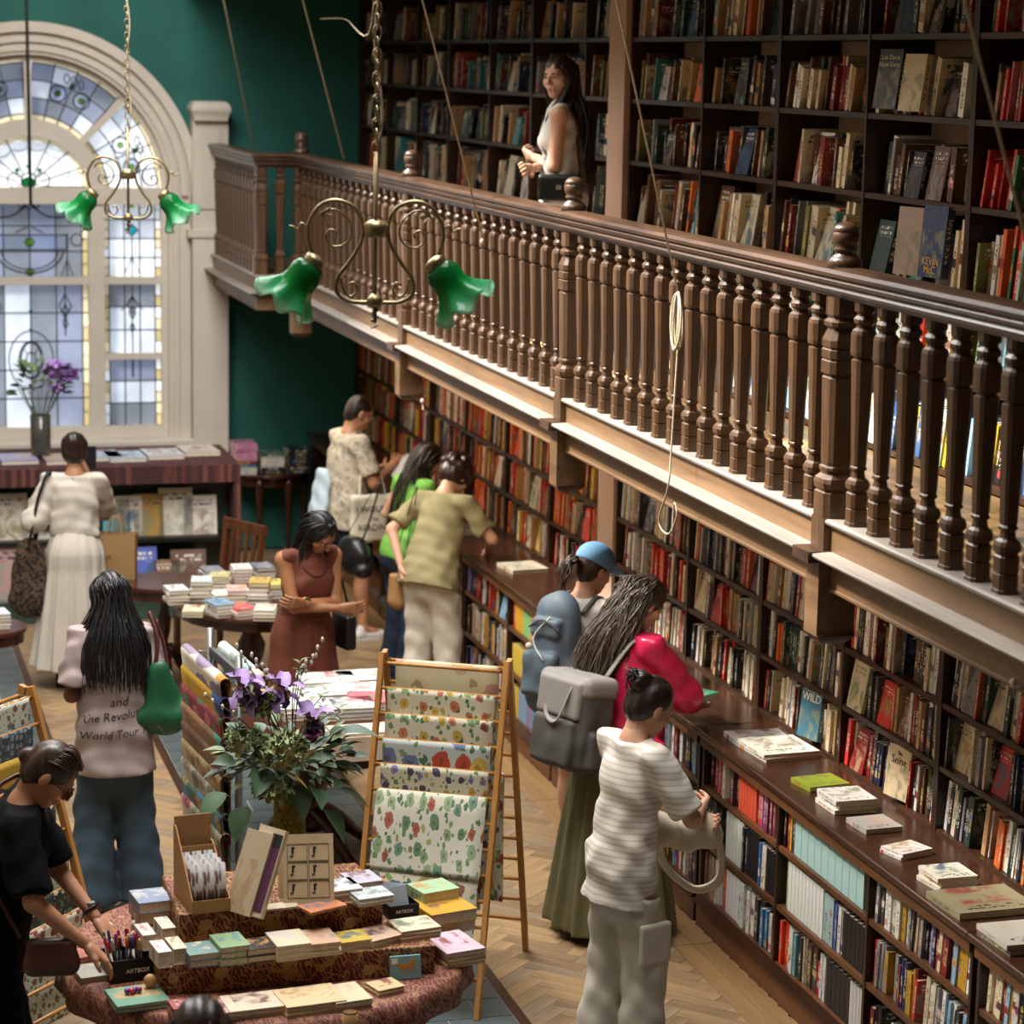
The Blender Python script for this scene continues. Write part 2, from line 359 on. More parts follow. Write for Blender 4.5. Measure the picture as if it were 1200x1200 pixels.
disc(CX, 2.56, .035, 'pane_lime'); ring(CX, 2.56, .035); ring(CX, 2.5, .27, .19, 14, PI, 2*PI, .008); ring(CX, 2.5, .23, .16, 14, PI, 2*PI, .006); disc(CX, 2.32, .03, 'pane_lime'); ring(CX, 2.32, .03)
came([(CX, 2.22), (CX, 1.05)]); ring(CX, 1.6, .18, .24, 20); ring(CX, 1.6, .09, .15, 18, w=.014); ring(CX, 1.6, .04, .07, 8); disc(CX, 2.0, .02, 'pane_teal', 4); disc(CX, 1.85, .018, 'pane_teal', 4)
for k in range(8): a = PI*k/4; came([(CX+.04*math.cos(a), 1.6+.07*math.sin(a)), (CX+.09*math.cos(a), 1.6+.15*math.sin(a))], .004)
# inner fan
for k in range(8):
    a, b = PI*k/8, PI*(k+1)/8
    pane([(CX, ZS+.06), (CX+.43*math.cos(a), ZS+.06+.37*math.sin(a)), (CX+.43*math.cos(b), ZS+.06+.37*math.sin(b))], 'pane_bright'); came([(CX+.1*math.cos(a), ZS+.06+.1*math.sin(a)), (CX+.46*math.cos(a), ZS+.06+.4*math.sin(a))])
    m_ = (a+b)/2; ring(CX+.39*math.cos(m_), ZS+.06+.34*math.sin(m_), .07, .05, 8, m_+PI*.7, m_+PI*1.3, .004)
for k in range(9):
    a, b = PI*k/9, PI*(k+1)/9
    pane([(CX+.43*math.cos(a), ZS+.06+.37*math.sin(a)), (CX+.475*math.cos(a), ZS+.04+.44*math.sin(a)), (CX+.475*math.cos(b), ZS+.04+.44*math.sin(b)), (CX+.43*math.cos(b), ZS+.06+.37*math.sin(b))], 'pane_yellow')
disc(CX, ZS+.08, .06, 'pane_green', 8); 
for s_ in (-1, 0, 1): disc(CX+s_*.09, ZS+.19+(s_ == 0)*.03, .024, 'pane_green', 4); ring(CX+s_*.11, ZS+.11, .06, n=10)
# outer fan: three rows of quarries between two yellow borders
for a0, a1 in ((0, 45), (45, 90), (90, 135), (135, 180)):
    rs = [.60, .64, .77, .91, 1.045, 1.085]; nA = 4
    for i in range(5):
        for k in range(nA):
            t0, t1 = [math.radians(a0+2+(a1-a0-4)*q/nA) for q in (k, k+1)]
            m_ = ('pane_yellow' if rnd.random() < .7 else 'pane_amber') if i in (0, 4) else (blues[(i+k) % 4] if 40 < a0+10 < 130 else ['pane_frost', 'pane_bright', 'pane_bright'][(i+k) % 3])
            q = [(CX+r*math.cos(t), ZS+r*math.sin(t)) for r, t in ((rs[i], t0), (rs[i+1], t0), (rs[i+1], (t0+t1)/2), (rs[i+1], t1), (rs[i], t1), (rs[i], (t0+t1)/2))]
            q = [(x, max(z, ZS+.05)) for x, z in q]
            pane(q, m_); came([q[0], q[1]])
            if i in (1, 2, 3, 4): came([q[0], q[5], q[4]])
    am = math.radians((a0+a1)/2)
    for da, rr in ((-.13, .86), (.10, .84)):
        x, z = CX+rr*math.cos(am+da), ZS+rr*math.sin(am+da); disc(x, z, .065, 'pane_frost', 14); ring(x, z, .065, w=.008); YP -= .006; disc(x, z, .022, 'pane_lime'); YP += .006; ring(x, z, .022)
    x, z = CX+.93*math.cos(am), ZS+.93*math.sin(am); disc(x, z, .028, 'pane_green', 5)
    for da in (-.09, 0, .09): ring(CX+.975*math.cos(am+da*.7), ZS+.975*math.sin(am+da*.7), .022, .045, 6)
lead.build('leading', plain('lead_came', '#2b2f2e', .6), win)
# cream pilaster beside the window
pil = empty('trim_1', (0, 0, 0), kind='structure', label='cream panelled pilaster with square cap between window and gallery')
pb = MB(); pb.box(3.04, 3.33, YE-.17, YE, 0, 3.56)
pb.build('shaft', 'cream_paint', pil)
MB().box(3.0, 3.36, YE-.19, YE, 2.62, 2.68).build('moulding', 'cream_paint', pil)
MB().box(3.1, 3.26, YE-.185, YE-.16, 2.85, 3.5).build('raised_panel', 'cream_paint', pil)
MB().lathe([(3.56, .19), (3.6, .2), (3.64, .225), (3.665, .225), (3.7, .2), (3.715, .17)], 4, (3.18, YE-.1, 0), PI/4).build('cap', 'cream_paint', pil)
# right-hand beige pier between the two runs of bookcases
MB().box(XU-.03, XW, 13.45, 13.74, 0, 4.62).build('trim_2', 'pier_plaster')['kind'] = 'structure'
# ---------------------------------------------------------------- gallery: floor, kerb, cornice, brackets
def sweep(path, prof, z0=0.0, mb=None):      # mitred sweep of a closed profile; offset is to the left of travel
    mb = mb or MB(); P = [Vector(p) for p in path]; n = len(prof); v = []; f = []
    for i, p in enumerate(P):
        d0 = (P[i]-P[i-1]).normalized() if i else (P[1]-P[0]).normalized()
        d1 = (P[i+1]-P[i]).normalized() if i < len(P)-1 else d0
        n0 = Vector((-d0.y, d0.x)); n1 = Vector((-d1.y, d1.x)); m = n0+n1; m = m/m.length; k = 1/max(.3, m.dot(n0))
        for o, z in prof: q = p+m*o*k; v.append((q.x, q.y, z+z0))
    for i in range(len(P)-1):
        for j in range(n): f.append((i*n+j, i*n+(j+1) % n, (i+1)*n+(j+1) % n, (i+1)*n+j))
    f += [tuple(range(n)), tuple(reversed(range((len(P)-1)*n, len(P)*n)))]
    return mb.add(v, f)
XB = 3.24; YJ = 18.4; YN0 = 4.5
PATH = [(XG, YN0), (XG, YJ), (XB, YJ), (XB, YE-.18)]
gf = empty('floor_gallery', kind='structure', label='narrow boarded gallery walkway between balustrade and upper bookcases')
MB().box(XG-.02, XW, YN0, YE, 2.25, 2.41).build('joist_deck', 'dark_wood_long', gf); MB().box(XB-.02, XG-.02, YJ-.02, YE, 2.25, 2.41).build('joist_deck', 'dark_wood_long', gf)
for k in range(8):
    x0 = XG+.0+k*.114; y = YN0; r_ = random.Random(k)
    while y < YE-.1:
        L = r_.uniform(2.2, 3.4); y1 = min(YE, y+L); MB().box(x0, x0+.111, y, y1-.003, 2.41, ZG).build('plank', 'gallery_floor_wood', gf); y = y1
tr = empty('trim_3', kind='structure', label='oak cornice and fascia along the gallery edge with hanging brackets')
o_ = sweep(PATH, [(-.02, 2.36), (.035, 2.36), (.035, 2.467), (-.02, 2.467)]).build('kerb_board', 'fascia_wood', tr, fix=True)
o_ = bevel(sweep(PATH, [(-.06, 2.467), (.05, 2.467), (.058, 2.474), (.06, 2.484), (.05, 2.49), (-.06, 2.49)]).build('kerb_ledge', 'ledge_wood', tr, fix=True), .003)
sweep(PATH, [(-.02, 2.355), (.108, 2.355), (.112, 2.363), (.108, 2.371), (-.02, 2.375)]).build('cornice_ledge', 'ledge_wood', tr, fix=True)
sweep(PATH, [(-.02, 2.33), (.05, 2.33), (.056, 2.336), (.062, 2.338), (.075, 2.342), (.085, 2.35), (.1, 2.355), (-.02, 2.355)]).build('cornice_moulding', 'rail_wood', tr, fix=True)
sweep(PATH, [(-.02, 2.225), (.03, 2.225), (.036, 2.23), (.036, 2.238), (.03, 2.243), (.03, 2.315), (.04, 2.32), (.04, 2.33), (-.02, 2.33)]).build('fascia_board', 'fascia_wood', tr, fix=True)
NY = [4.95, 8.22, 11.49, 14.83, 18.33]
for y in NY:
    MB().box(XG-.075, XG+.07, y-.06, y+.06, 2.06, 2.345).build('bracket', 'fascia_wood', tr)
    MB().lathe([(2.03, .06), (2.045, .085), (2.06, .1), (2.065, .1)], 4, (XG-.003, y, 0), PI/4).build('bracket_foot', 'rail_wood', tr)
    MB().box(XG-.125, XG+.0, y-.075, y+.075, 2.335, 2.3752).build('cornice_break', 'rail_wood', tr)
# ---------------------------------------------------------------- balustrade
bal = empty('balustrade', (XG, 8, 2.49), label='long carved wooden gallery balustrade with turned balusters and knobbed newel posts', cat='balustrade')
def ch(o, parent): o.parent = parent; o.matrix_parent_inverse = Matrix.Translation(-parent.location); return o
ch(sweep(PATH, [(-.05, 3.276), (.03, 3.276), (.036, 3.29), (.05, 3.294), (.058, 3.306), (.05, 3.317), (.062, 3.325), (.07, 3.338), (.063, 3.347), (.076, 3.354), (.08, 3.366), (.068, 3.378), (.03, 3.384), (-.03, 3.384), (-.065, 3.376), (-.07, 3.36), (-.055, 3.33), (-.06, 3.3)]).build('handrail', 'rail_wood', None, fix=True), bal)
BP = [(0, .038), (.012, .038), (.014, .035), (.06, .035), (.063, .031), (.067, .035), (.115, .036), (.12, .031), (.126, .031), (.132, .038), (.15, .04), (.163, .034), (.172, .024), (.195, .02), (.2, .027), (.208, .027), (.213, .023), (.22, .025), (.585, .037), (.59, .029), (.596, .029), (.6, .039), (.612, .041), (.675, .041), (.688, .037), (.697, .027), (.705, .026), (.715, .034), (.728, .035), (.74, .025), (.748, .025), (.755, .033), (.786, .034)]
bme = MB().square_turned([(z, r*.93) for z, r in BP]).mesh('baluster'); bme.materials.append(MATS['baluster_wood'])
def put_bal(x, y):
    o = link('baluster', bme); o.location = (x, y, 2.49); ch(o, bal)
for a, b in zip(NY[:-1], NY[1:]):
    n = 16
    for k in range(n):
        y = a+.10+(b-a-.20)*(k+.5)/n
        if y > 6.3: put_bal(XG, y)
for k in range(13): put_bal(XB, YJ+.17+k*.148)
put_bal(XG-.145, YJ)
NP = [(0, .066), (.09, .066), (.095, .06), (.1, .06), (.105, .066), (.125, .07), (.14, .066), (.155, .05), (.165, .05), (.17, .054), (.18, .054), (.186, .047), (.20, .049), (.50, .056), (.505, .052), (.512, .052), (.517, .061), (.56, .061), (.564, .057), (.568, .057), (.572, .061), (.60, .061), (.604, .057), (.608, .057), (.612, .061), (.635, .061), (.66, .05), (.675, .044), (.685, .056), (.70, .058), (.712, .044), (.725, .052), (.786, .052)]
nme = MB().square_turned([(z, r*.95) for z, r in NP], .3).mesh('newel_post'); nme.materials.append(MATS['baluster_wood'])
FP = [(0, .062), (.02, .062), (.035, .05), (.045, .034), (.052, .034), (.058, .042), (.066, .042), (.072, .036), (.085, .044), (.1, .048), (.118, .048), (.121, .045), (.125, .045), (.128, .047), (.14, .042), (.152, .03), (.158, .012)]
fme = MB().lathe(FP, 16).mesh('finial', True); fme.materials.append(MATS['rail_wood'])
pme = MB().box(-.062, .062, -.058, .058, -.13, .0).mesh('newel_base'); pme.materials.append(MATS['baluster_wood'])
for y in NY[1:]:
    o = link('newel_post', nme); o.location = (XG, y, 2.49); ch(o, bal)
    f_ = link('finial', fme, None, o); f_.location = (0.0, 0, .893)
    p_ = link('newel_base', pme, None, o); p_.location = (0, 0, .0)
o = link('newel_post', MB().square_turned([(z, r*.76) for z, r in NP], .3).mesh('corner_post'), 'baluster_wood'); o.location = (XB, YJ, 2.49); ch(o, bal)
# ---------------------------------------------------------------- bookcases
def case(name, label, xf, xb, ys, zs, zbot, ztop, t=.028, mat='dark_wood', group=None, shelf_mat='dark_wood_long', lip=True, plinth=0):
    c = empty(name, (xf, min(ys), zbot), label=label, cat='bookcase', group=group)
    for i, y in enumerate(ys):
        w = t*.75; e = (w/2+.001)*((i == 0)-(i == len(ys)-1))*(1 if ys[-1] > ys[0] else -1)
        ch(MB().box(xf-.004, xb, y+e-w/2, y+e+w/2, zbot, ztop).build('upright', mat), c)
    for i in range(len(ys)-1):
        a, b = sorted((ys[i], ys[i+1]))
        for z in zs:
            ch(MB().box(xf, xb, a+t*.4, b-t*.4, z-.024, z).build('shelf', shelf_mat), c)
        ch(MB().box(xb-.012, xb, a+t*.4, b-t*.4, zbot, ztop).build('back_panel', 'back_panel'), c)
    ch(MB().box(xf-.02, xb, min(ys)+.001, max(ys)-.001, ztop-.02, ztop+.03).build('top_board', shelf_mat), c)
    if plinth:
        ch(MB().box(xf-.012, xb, min(ys)+.001, max(ys)-.001, 0, plinth-.04).build('plinth', 'plinth_wood'), c)
        ch(MB().prism([(xf-.03, plinth-.045), (xf-.02, plinth-.03), (xf-.004, plinth-.004), (xf+.1, plinth-.004), (xf+.1, plinth-.045)], 'y', min(ys)+.001, max(ys)-.001).build('plinth_moulding', 'counter_wood'), c)
    return c
UB = 4.755
up_units = [([6.0, 7.05, 8.09, 9.13], 'near'), ([9.13, 10.17, 11.21], 'second'), ([11.21, 12.25, 13.43], 'third'), ([13.76, 14.28, 15.42], 'fourth'), ([15.42, 16.43, 17.55], 'fifth'), ([17.55, 18.5, 19.5, 20.56], 'far')]
UZ = [2.47, 2.845, 3.2, 3.545, 3.885, 4.22, 4.56]
pl = {'near': 'at the right edge', 'second': 'right of the middle finial', 'third': 'just right of the beige pier', 'fourth': 'behind the woman in white', 'fifth': 'left of the woman in white', 'far': 'against the green end wall'}
for ys, nm in up_units: case('gallery_bookcase', f'tall dark wooden gallery bookcase full of books, {pl[nm]}', XU, UB, ys, UZ[:6], ZG, 4.56, group='bookcases on the gallery')
LX = 4.42
low_units = [([6.1, 7.1, 8.1, 9.12], 'near'), ([9.12, 10.12, 11.14], 'second'), ([11.14, 12.19, 13.42], 'third'), ([13.76, 14.75, 15.8], 'fourth'), ([15.8, 16.85, 17.9], 'fifth'), ([17.9, 19.0, 20.56], 'far')]
LZ = [1.265, 1.53, 1.80]
pl2 = {'near': 'in the lower right corner', 'second': 'under the gallery behind the white art book', 'third': 'behind the wavy-haired woman', 'fourth': 'left of the beige lower pier', 'fifth': 'behind the khaki shirt', 'far': 'in front of the reading man'}
for ys, nm in low_units: case('wall_bookcase', f'dark wooden wall bookcase above the counter, {pl2[nm]}', LX, UB, ys, [.995]+LZ, .98, 2.22, group='bookcases above the counter')
KX = 4.05
ctr_units = [([5.0, 6.0, 6.98, 7.93], 'near'), ([7.97, 8.92, 9.9, 10.87], 'second'), ([10.91, 12.1, 13.32], 'third'), ([13.36, 14.35, 15.4], 'fourth'), ([15.44, 16.6, 17.8], 'fifth'), ([17.84, 19.0, 20.5], 'far')]
CZ = [.165, .43, .70]
pl3 = {'near': 'in the bottom right corner', 'second': 'holding the row of pale mint volumes', 'third': 'behind the women with backpacks', 'fourth': 'holding yellow and blue series', 'fifth': 'beside the man reading', 'far': 'near the green end wall'}
for ys, nm in ctr_units: case('counter_bookcase', f'low dark wooden bookcase under the counter, {pl3[nm]}', KX, XU+.2, ys, CZ, .0, .912, group='bookcases under the counter', plinth=.165, shelf_mat='shelf_edge')
wt = empty('worktop', (4.2, 9, .94), label='long dark polished wooden counter top with books laid on it', cat='counter')
for a, b in ((5.0, 7.95), (7.953, 10.89), (10.893, 15.42), (15.423, 20.55)):
    ch(bevel(MB().prism([(4.005, .957), (4.012, .948), (4.03, .944), (4.04, .955), (LX+.05, .955), (LX+.05, .98), (4.015, .98), (4.005, .973)], 'y', a, b).build('board', 'counter_wood', None, fix=True), .003, 1), wt)
# ---------------------------------------------------------------- books
def book_mats(sfx):
    def base(n):
        at = n.add('ShaderNodeAttribute'); at.attribute_name = 'col'; uv = n.add('ShaderNodeUVMap')
        return at.outputs['Color'], at.outputs['Alpha'], uv.outputs[0]
    if 1:
        n = NB('book_spine'); c, r, uv = base(n); sp = n.add('ShaderNodeSeparateXYZ'); n.put(sp.inputs[0], uv); u, v = sp.outputs[0], sp.outputs[1]
        lum = n.add('ShaderNodeRGBToBW'); n.put(lum.inputs[0], c); dark = n.math('LESS_THAN', lum.outputs[0], .22)
        r17 = n.math('FRACT', n.math('MULTIPLY', r, 17.3)); r31 = n.math('FRACT', n.math('MULTIPLY', r, 31.7)); r53 = n.math('FRACT', n.math('MULTIPLY', r, 53.9))
        cb = n.add('ShaderNodeCombineXYZ'); n.put(cb.inputs[0], n.math('MULTIPLY', u, 3.2)); n.put(cb.inputs[1], n.math('MULTIPLY', v, 46.0)); n.put(cb.inputs[2], n.math('MULTIPLY', r, 900.0))
        tx = n.noise(cb.outputs[0], 1.0, 1, .4); ink = n.math('GREATER_THAN', tx.outputs[0], .53)
        def band(x, lo, hi): return n.math('MULTIPLY', n.math('GREATER_THAN', x, lo), n.math('LESS_THAN', x, hi))
        v0 = n.math('MULTIPLY_ADD', r17, .25, .12); v1 = n.math('MULTIPLY_ADD', r31, .25, .62)
        mk = n.math('MULTIPLY', band(u, .24, .76), band(v, v0, v1)); gap = n.math('GREATER_THAN', n.math('ABSOLUTE', n.math('SUBTRACT', v, n.math('MULTIPLY_ADD', r53, .25, .35))), .025)
        ink = n.math('MULTIPLY', n.math('MULTIPLY', n.math('MULTIPLY', ink, mk), gap), n.math('LESS_THAN', r, 1.5))
        inkc = n.mix(dark, n.mix(n.math('GREATER_THAN', r53, .72), (.03, .03, .035), (.35, .03, .03)), n.mix(n.math('GREATER_THAN', r53, .6), (.8, .77, .7), (.75, .55, .2)))
        alt = n.ramp(r31, [(0, (.75, .72, .65)), (.2, (.5, .05, .04)), (.4, (.03, .03, .04)), (.6, (.05, .12, .25)), (.8, (.6, .3, .06)), (1, (.1, .25, .2))])
        bd = n.math('MULTIPLY', n.math('MULTIPLY', n.math('GREATER_THAN', r17, .55), n.math('LESS_THAN', r, 1.5)), band(v, n.math('MULTIPLY_ADD', r53, .5, .02), n.math('MULTIPLY_ADD', r53, .5, .17)))
        col = n.mix(bd, c, alt); col = n.mix(ink, col, inkc)
        n.fin(col, .45)
    for cvn in ('book_cover', 'book_art'):
        n = NB(cvn); c, r, uv = base(n)
        off = n.add('ShaderNodeVectorMath', operation='ADD'); n.put(off.inputs[0], uv); cb = n.add('ShaderNodeCombineXYZ'); n.put(cb.inputs[0], n.math('MULTIPLY', r, 431.0)); n.put(cb.inputs[1], n.math('MULTIPLY', r, 97.0)); n.put(off.inputs[1], cb.outputs[0])
        nz = n.noise(off.outputs[0], 2.6, 4, .6, .8); r31 = n.math('FRACT', n.math('MULTIPLY', r, 31.7))
        alt = n.ramp(r31, [(0, (.62, .55, .42)), (.18, (.3, .05, .04)), (.36, (.04, .05, .06)), (.54, (.07, .16, .26)), (.72, (.5, .27, .1)), (.86, (.12, .2, .12)), (1, (.55, .5, .5))])
        sp = n.add('ShaderNodeSeparateXYZ'); n.put(sp.inputs[0], uv); u, v = sp.outputs[0], sp.outputs[1]
        inner = n.math('MULTIPLY', n.math('LESS_THAN', v, .66), n.math('LESS_THAN', n.math('ABSOLUTE', n.math('SUBTRACT', u, .5)), n.math('MULTIPLY_ADD', r31, .25, .25)))
        f = n.math('MULTIPLY', n.ramp(nz.outputs[0], [(.46, (0, 0, 0)), (.6, (1, 1, 1))]), n.math('MULTIPLY_ADD', inner, .8, .12))
        col = n.mix(f, c, alt)
        cb = n.add('ShaderNodeCombineXYZ'); n.put(cb.inputs[0], n.math('MULTIPLY', u, 22.0)); n.put(cb.inputs[1], n.math('MULTIPLY', v, 11.0)); n.put(cb.inputs[2], n.math('MULTIPLY', r, 700.0))
        tx = n.noise(cb.outputs[0], 1, 1); row = n.math('LESS_THAN', n.math('ABSOLUTE', n.math('SUBTRACT', n.math('FRACT', n.math('MULTIPLY', v, 11.0)), .5)), .3)
        ink = n.math('MULTIPLY', n.math('MULTIPLY', n.math('GREATER_THAN', tx.outputs[0], .52), row), n.math('MULTIPLY', n.math('MULTIPLY', n.math('GREATER_THAN', v, .7), n.math('LESS_THAN', v, .9)), n.math('LESS_THAN', n.math('ABSOLUTE', n.math('SUBTRACT', u, .5)), .36)))
        lum = n.add('ShaderNodeRGBToBW'); n.put(lum.inputs[0], c); dark = n.math('LESS_THAN', lum.outputs[0], .22)
        col = n.mix(n.math('MULTIPLY', ink, 1.0 if cvn == 'book_cover' else 0.0), col, n.mix(dark, (.04, .03, .03), (.8, .76, .66)))
        n.fin(col, .4)
book_mats('')
n = NB('paper_edge'); v = n.coords('Object', (120, 120, 300)); nz = n.noise(v, 1, 2); n.fin(n.ramp(nz.outputs[0], [(.3, srgb('#b9ab93')), (.7, srgb('#e6dcc8'))]), .8)
BT = .0028
def book_arrays(w, d, h, mtx, rgba, cov=0.0):
    t = min(BT, w*.2); o = [(0, 0), (0, -w), (d, -w), (d, -w+t), (t, -w+t), (t, -t), (d, -t), (d, 0)]
    v = [mtx @ Vector((x, y, z)) for z in (0, h) for x, y in o]
    f = [(i, (i+1) % 8, 8+(i+1) % 8, 8+i) for i in range(8)]+[(8, 9, 12, 13), (9, 10, 11, 12), (8, 13, 14, 15), (1, 0, 5, 4), (2, 1, 4, 3), (0, 7, 6, 5)]
    f = [tuple(reversed(q)) if i < 8 else q for i, q in enumerate(f)]
    f = [tuple(q) for q in f]
    mi = [0]+[1]*13
    loc = [(x, y, z) for z in (0, h) for x, y in o]
    uv = []
    for i, q in enumerate(f):
        for k in q:
            x, y, z = loc[k]
            uv.append(((-y/w), z/h) if i == 0 else ((x/d if i != 1 else x/d), z/h))
    pv = [mtx @ Vector((x, y, z)) for z in (.002, h-.003) for x, y in ((t, -w+t), (d-.003, -w+t), (d-.003, -t), (t, -t))]
    pf = [(0, 3, 2, 1), (4, 5, 6, 7), (0, 1, 5, 4), (1, 2, 6, 5), (2, 3, 7, 6), (3, 0, 4, 7)]
    return v, f, mi, uv, pv, pf
def mk_mesh(name, v, f, mi, uv, cols, mats):
    me = bpy.data.meshes.new(name); me.from_pydata(v, [], f)
    for m in mats: me.materials.append(MATS[m])
    if mi: me.polygons.foreach_set('material_index', mi)
    if uv: l = me.uv_layers.new(name='UVMap'); l.data.foreach_set('uv', [c for p in uv for c in p])
    if cols:
        a = me.color_attributes.new('col', 'FLOAT_COLOR', 'POINT'); a.data.foreach_set('color', [c for p in cols for c in p])
    me.update(); return me
CN = {'black': '#17161a', 'charcoal': '#3a3a3c', 'grey': '#86868a', 'white': '#e6e2da', 'cream': '#d8c9a8', 'tan': '#b08d62', 'brown': '#5f3d28', 'dark red': '#7c1f1f', 'red': '#c2322a', 'orange': '#d4672b', 'mustard': '#c99a2c', 'yellow': '#dcc23a', 'olive': '#6f7038', 'green': '#2f6a45', 'dark green': '#1c3a30', 'teal': '#2a7a80', 'pale mint': '#b4cfc6', 'light blue': '#8db8d4', 'blue': '#3464a0', 'navy': '#1e2c4e', 'purple': '#5b3f78', 'lilac': '#9b8bb5', 'pink': '#d6788c', 'pale pink': '#deb4b4'}
CNL = {k: srgb(v) for k, v in CN.items()}
def cname(c): return min(CNL, key=lambda k: sum((a**.5-b**.5)**2 for a, b in zip(c, CNL[k])))
def pal(s): return [srgb(CN[x.strip()]) for x in s.split(',')]
P_UP = pal('cream,cream,tan,brown,dark green,charcoal,black,navy,grey,white,dark red,teal,tan,olive,charcoal,black,orange,cream,brown')
P_RED = pal('red,red,dark red,cream,white,pink,green,orange,black,pale mint,olive,tan,red')
P_DARK = pal('black,charcoal,dark green,navy,cream,grey,brown,tan,charcoal,dark red')
P_LOW = pal('cream,cream,white,white,red,black,black,black,charcoal,cream,dark red,brown,navy,tan,tan,white,red,charcoal,grey,cream,orange,dark green')
P_WARM = pal('red,orange,mustard,cream,dark red,black,orange,tan,yellow,brown,red,charcoal,white')
P_CTR = pal('white,black,cream,charcoal,red,navy,grey,white,light blue,dark red,black,lilac,mustard,white')
ORD = ['first', 'second', 'third', 'fourth', 'fifth', 'sixth', 'seventh', 'eighth', 'ninth', 'tenth', 'eleventh', 'twelfth', 'thirteenth', 'fourteenth', 'fifteenth', 'sixteenth', 'seventeenth', 'eighteenth', 'nineteenth', 'twentieth']
ORD += ['twenty-'+x for x in ORD[:9]]+['thirtieth']+['thirty-'+x for x in ORD[:9]]+['fortieth']+['forty-'+x for x in ORD[:9]]+['fiftieth']+['fifty-'+x for x in ORD[:9]]
BOOKS = []
def fill(xf, ya, yb, z, clear, palette, rng, where, depth=(.13, .17), h=(.19, .235), w=(.014, .038), lean=(5, 11), series=None, full=.95, face=.05, proud=(.01, .05), skip=0.0):
    y = yb-rng.uniform(.012, .04); k = 0; cur = math.radians(rng.uniform(*lean)); ye = ya+.015; last = None
    while True:
        if series and k in series: col, n_, ww, hh = series[k]; todo = [(col, ww, hh)]*n_
        else:
            c = rng.choice(palette); j = rng.uniform(.75, 1.2); todo = [(tuple(min(1, x*j) for x in c), rng.uniform(*w), rng.uniform(*h))]
            if rng.random() < .12: todo = todo*rng.randint(2, 3)
        for col, ww, hh in todo:
            hh = min(hh, clear-.012); d = min(rng.uniform(*depth), .24); isf = (not series) and rng.random() < face
            if rng.random() < .12: cur = math.radians(rng.uniform(*lean))
            if rng.random() < skip: y -= rng.uniform(.03, .09)
            if isf:
                bw = hh*rng.uniform(.64, .74); need = bw+.006
                if y-need < ye: isf = False
            ang = cur if not series else (0.0 if len(todo) > 3 else math.radians(rng.uniform(1, 3)))
            if series and len(todo) > 3: d = .155
            if not isf: need = ww/math.cos(ang)+(rng.uniform(.0004, .002) if not (series and len(todo) > 3) else .0035)
            if y-need-(hh*math.sin(ang)*.75 if y-need < ye+.15 else 0) < ye:
                if y-need < ye+.02: return
                ang = max(0.0, min(ang, math.asin(max(0, min(.99, (y-need-ye)/hh)))))
                need = ww/math.cos(ang)+.001 if not isf else need
                if y-need-hh*math.sin(ang) < ye-.004: return
            x0 = xf+(rng.uniform(*proud) if not (series and len(todo) > 3) else .018)
            if isf:
                tilt = math.radians(rng.uniform(7, 12)); m = Matrix.Translation((x0-.0, y-bw, z+.002)) @ Matrix.Rotation(tilt, 4, 'Y') @ Matrix.Rotation(PI/2, 4, 'Z') @ Matrix.Translation((0, 0, 0))
                BOOKS.append(dict(m=m, w=ww, d=bw, h=hh, col=(*col, rng.random()), where=where, k=k, face=True, pos=(x0, y-bw/2, z+hh/2), area=bw*hh))
            else:
                m = Matrix.Translation((x0, y, z+.0012+ww*math.sin(ang)*0)) @ Matrix.Rotation(ang, 4, 'X')
                m = Matrix.Translation((x0, y-need+ww/math.cos(ang)-ww*math.cos(ang)+ww*math.cos(ang), z+.001+ww*math.sin(ang))) @ Matrix.Rotation(ang, 4, 'X')
                BOOKS.append(dict(m=m, w=ww, d=d, h=hh, col=(*col, rng.random()+(2 if series and len(todo) > 3 else 0)), where=where, k=k, face=False, pos=(x0, y-ww/2, z+hh/2), area=ww*hh+d*hh*.08))
            y -= need; k += 1
            if y < ye+.012: return
        if full < 1 and rng.random() > full and y-ya > .25: y -= rng.uniform(.02, .1)
SER = {}
mint = srgb('#a9c9c4'); wh = srgb('#d9dcd6')
def S_(*a): # list of (colour, count, thickness, height)
    d = {}; k = 0
    for c, n_, ww, hh in a: d[k] = (srgb(c), n_, ww, hh); k += n_
    return d
SER[('counter', 8.92, 2)] = S_(('#17161a', 1, .02, .2), ('#b5232f', 2, .018, .2), ('#d3c23a', 1, .017, .2), ('#33383c', 1, .02, .2), ('#9b8bb5', 1, .02, .205), ('#a5c8c4', 11, .071, .212))
SER[('counter', 9.9, 2)] = S_(('#2c1a14', 1, .03, .2), ('#8f1f2a', 2, .035, .2), ('#d8a0b0', 1, .02, .2), ('#c23a52', 1, .02, .2), ('#b7d4cc', 2, .02, .2), ('#e3ddd0', 1, .025, .19), ('#3b2a2a', 2, .025, .19), ('#1a1a20', 2, .022, .2), ('#d8543a', 6, .034, .205), ('#c2405a', 2, .033, .2), ('#6a4a92', 2, .03, .2), ('#7c2f4a', 3, .03, .2))
SER[('counter', 9.9, 1)] = S_(('#17161a', 3, .03, .22), ('#2a2a2c', 2, .03, .22), ('#d5ded8', 5, .042, .225), ('#1a2a3a', 2, .022, .21), ('#15151a', 4, .034, .215), ('#3a68a0', 2, .022, .2), ('#e0d8c8', 2, .02, .2), ('#17161a', 4, .028, .2))
SER[('counter', 9.9, 0)] = S_(('#8a4a3a', 2, .02, .21), ('#86868a', 3, .02, .21), ('#b9895a', 2, .022, .215), ('#c8cfc8', 3, .022, .215), ('#b5352a', 2, .028, .2), ('#dfe0e4', 4, .04, .21), ('#c9d6d2', 3, .038, .212), ('#e2e0da', 3, .03, .2), ('#3a3836', 2, .04, .2), ('#3f78a8', 2, .03, .18))
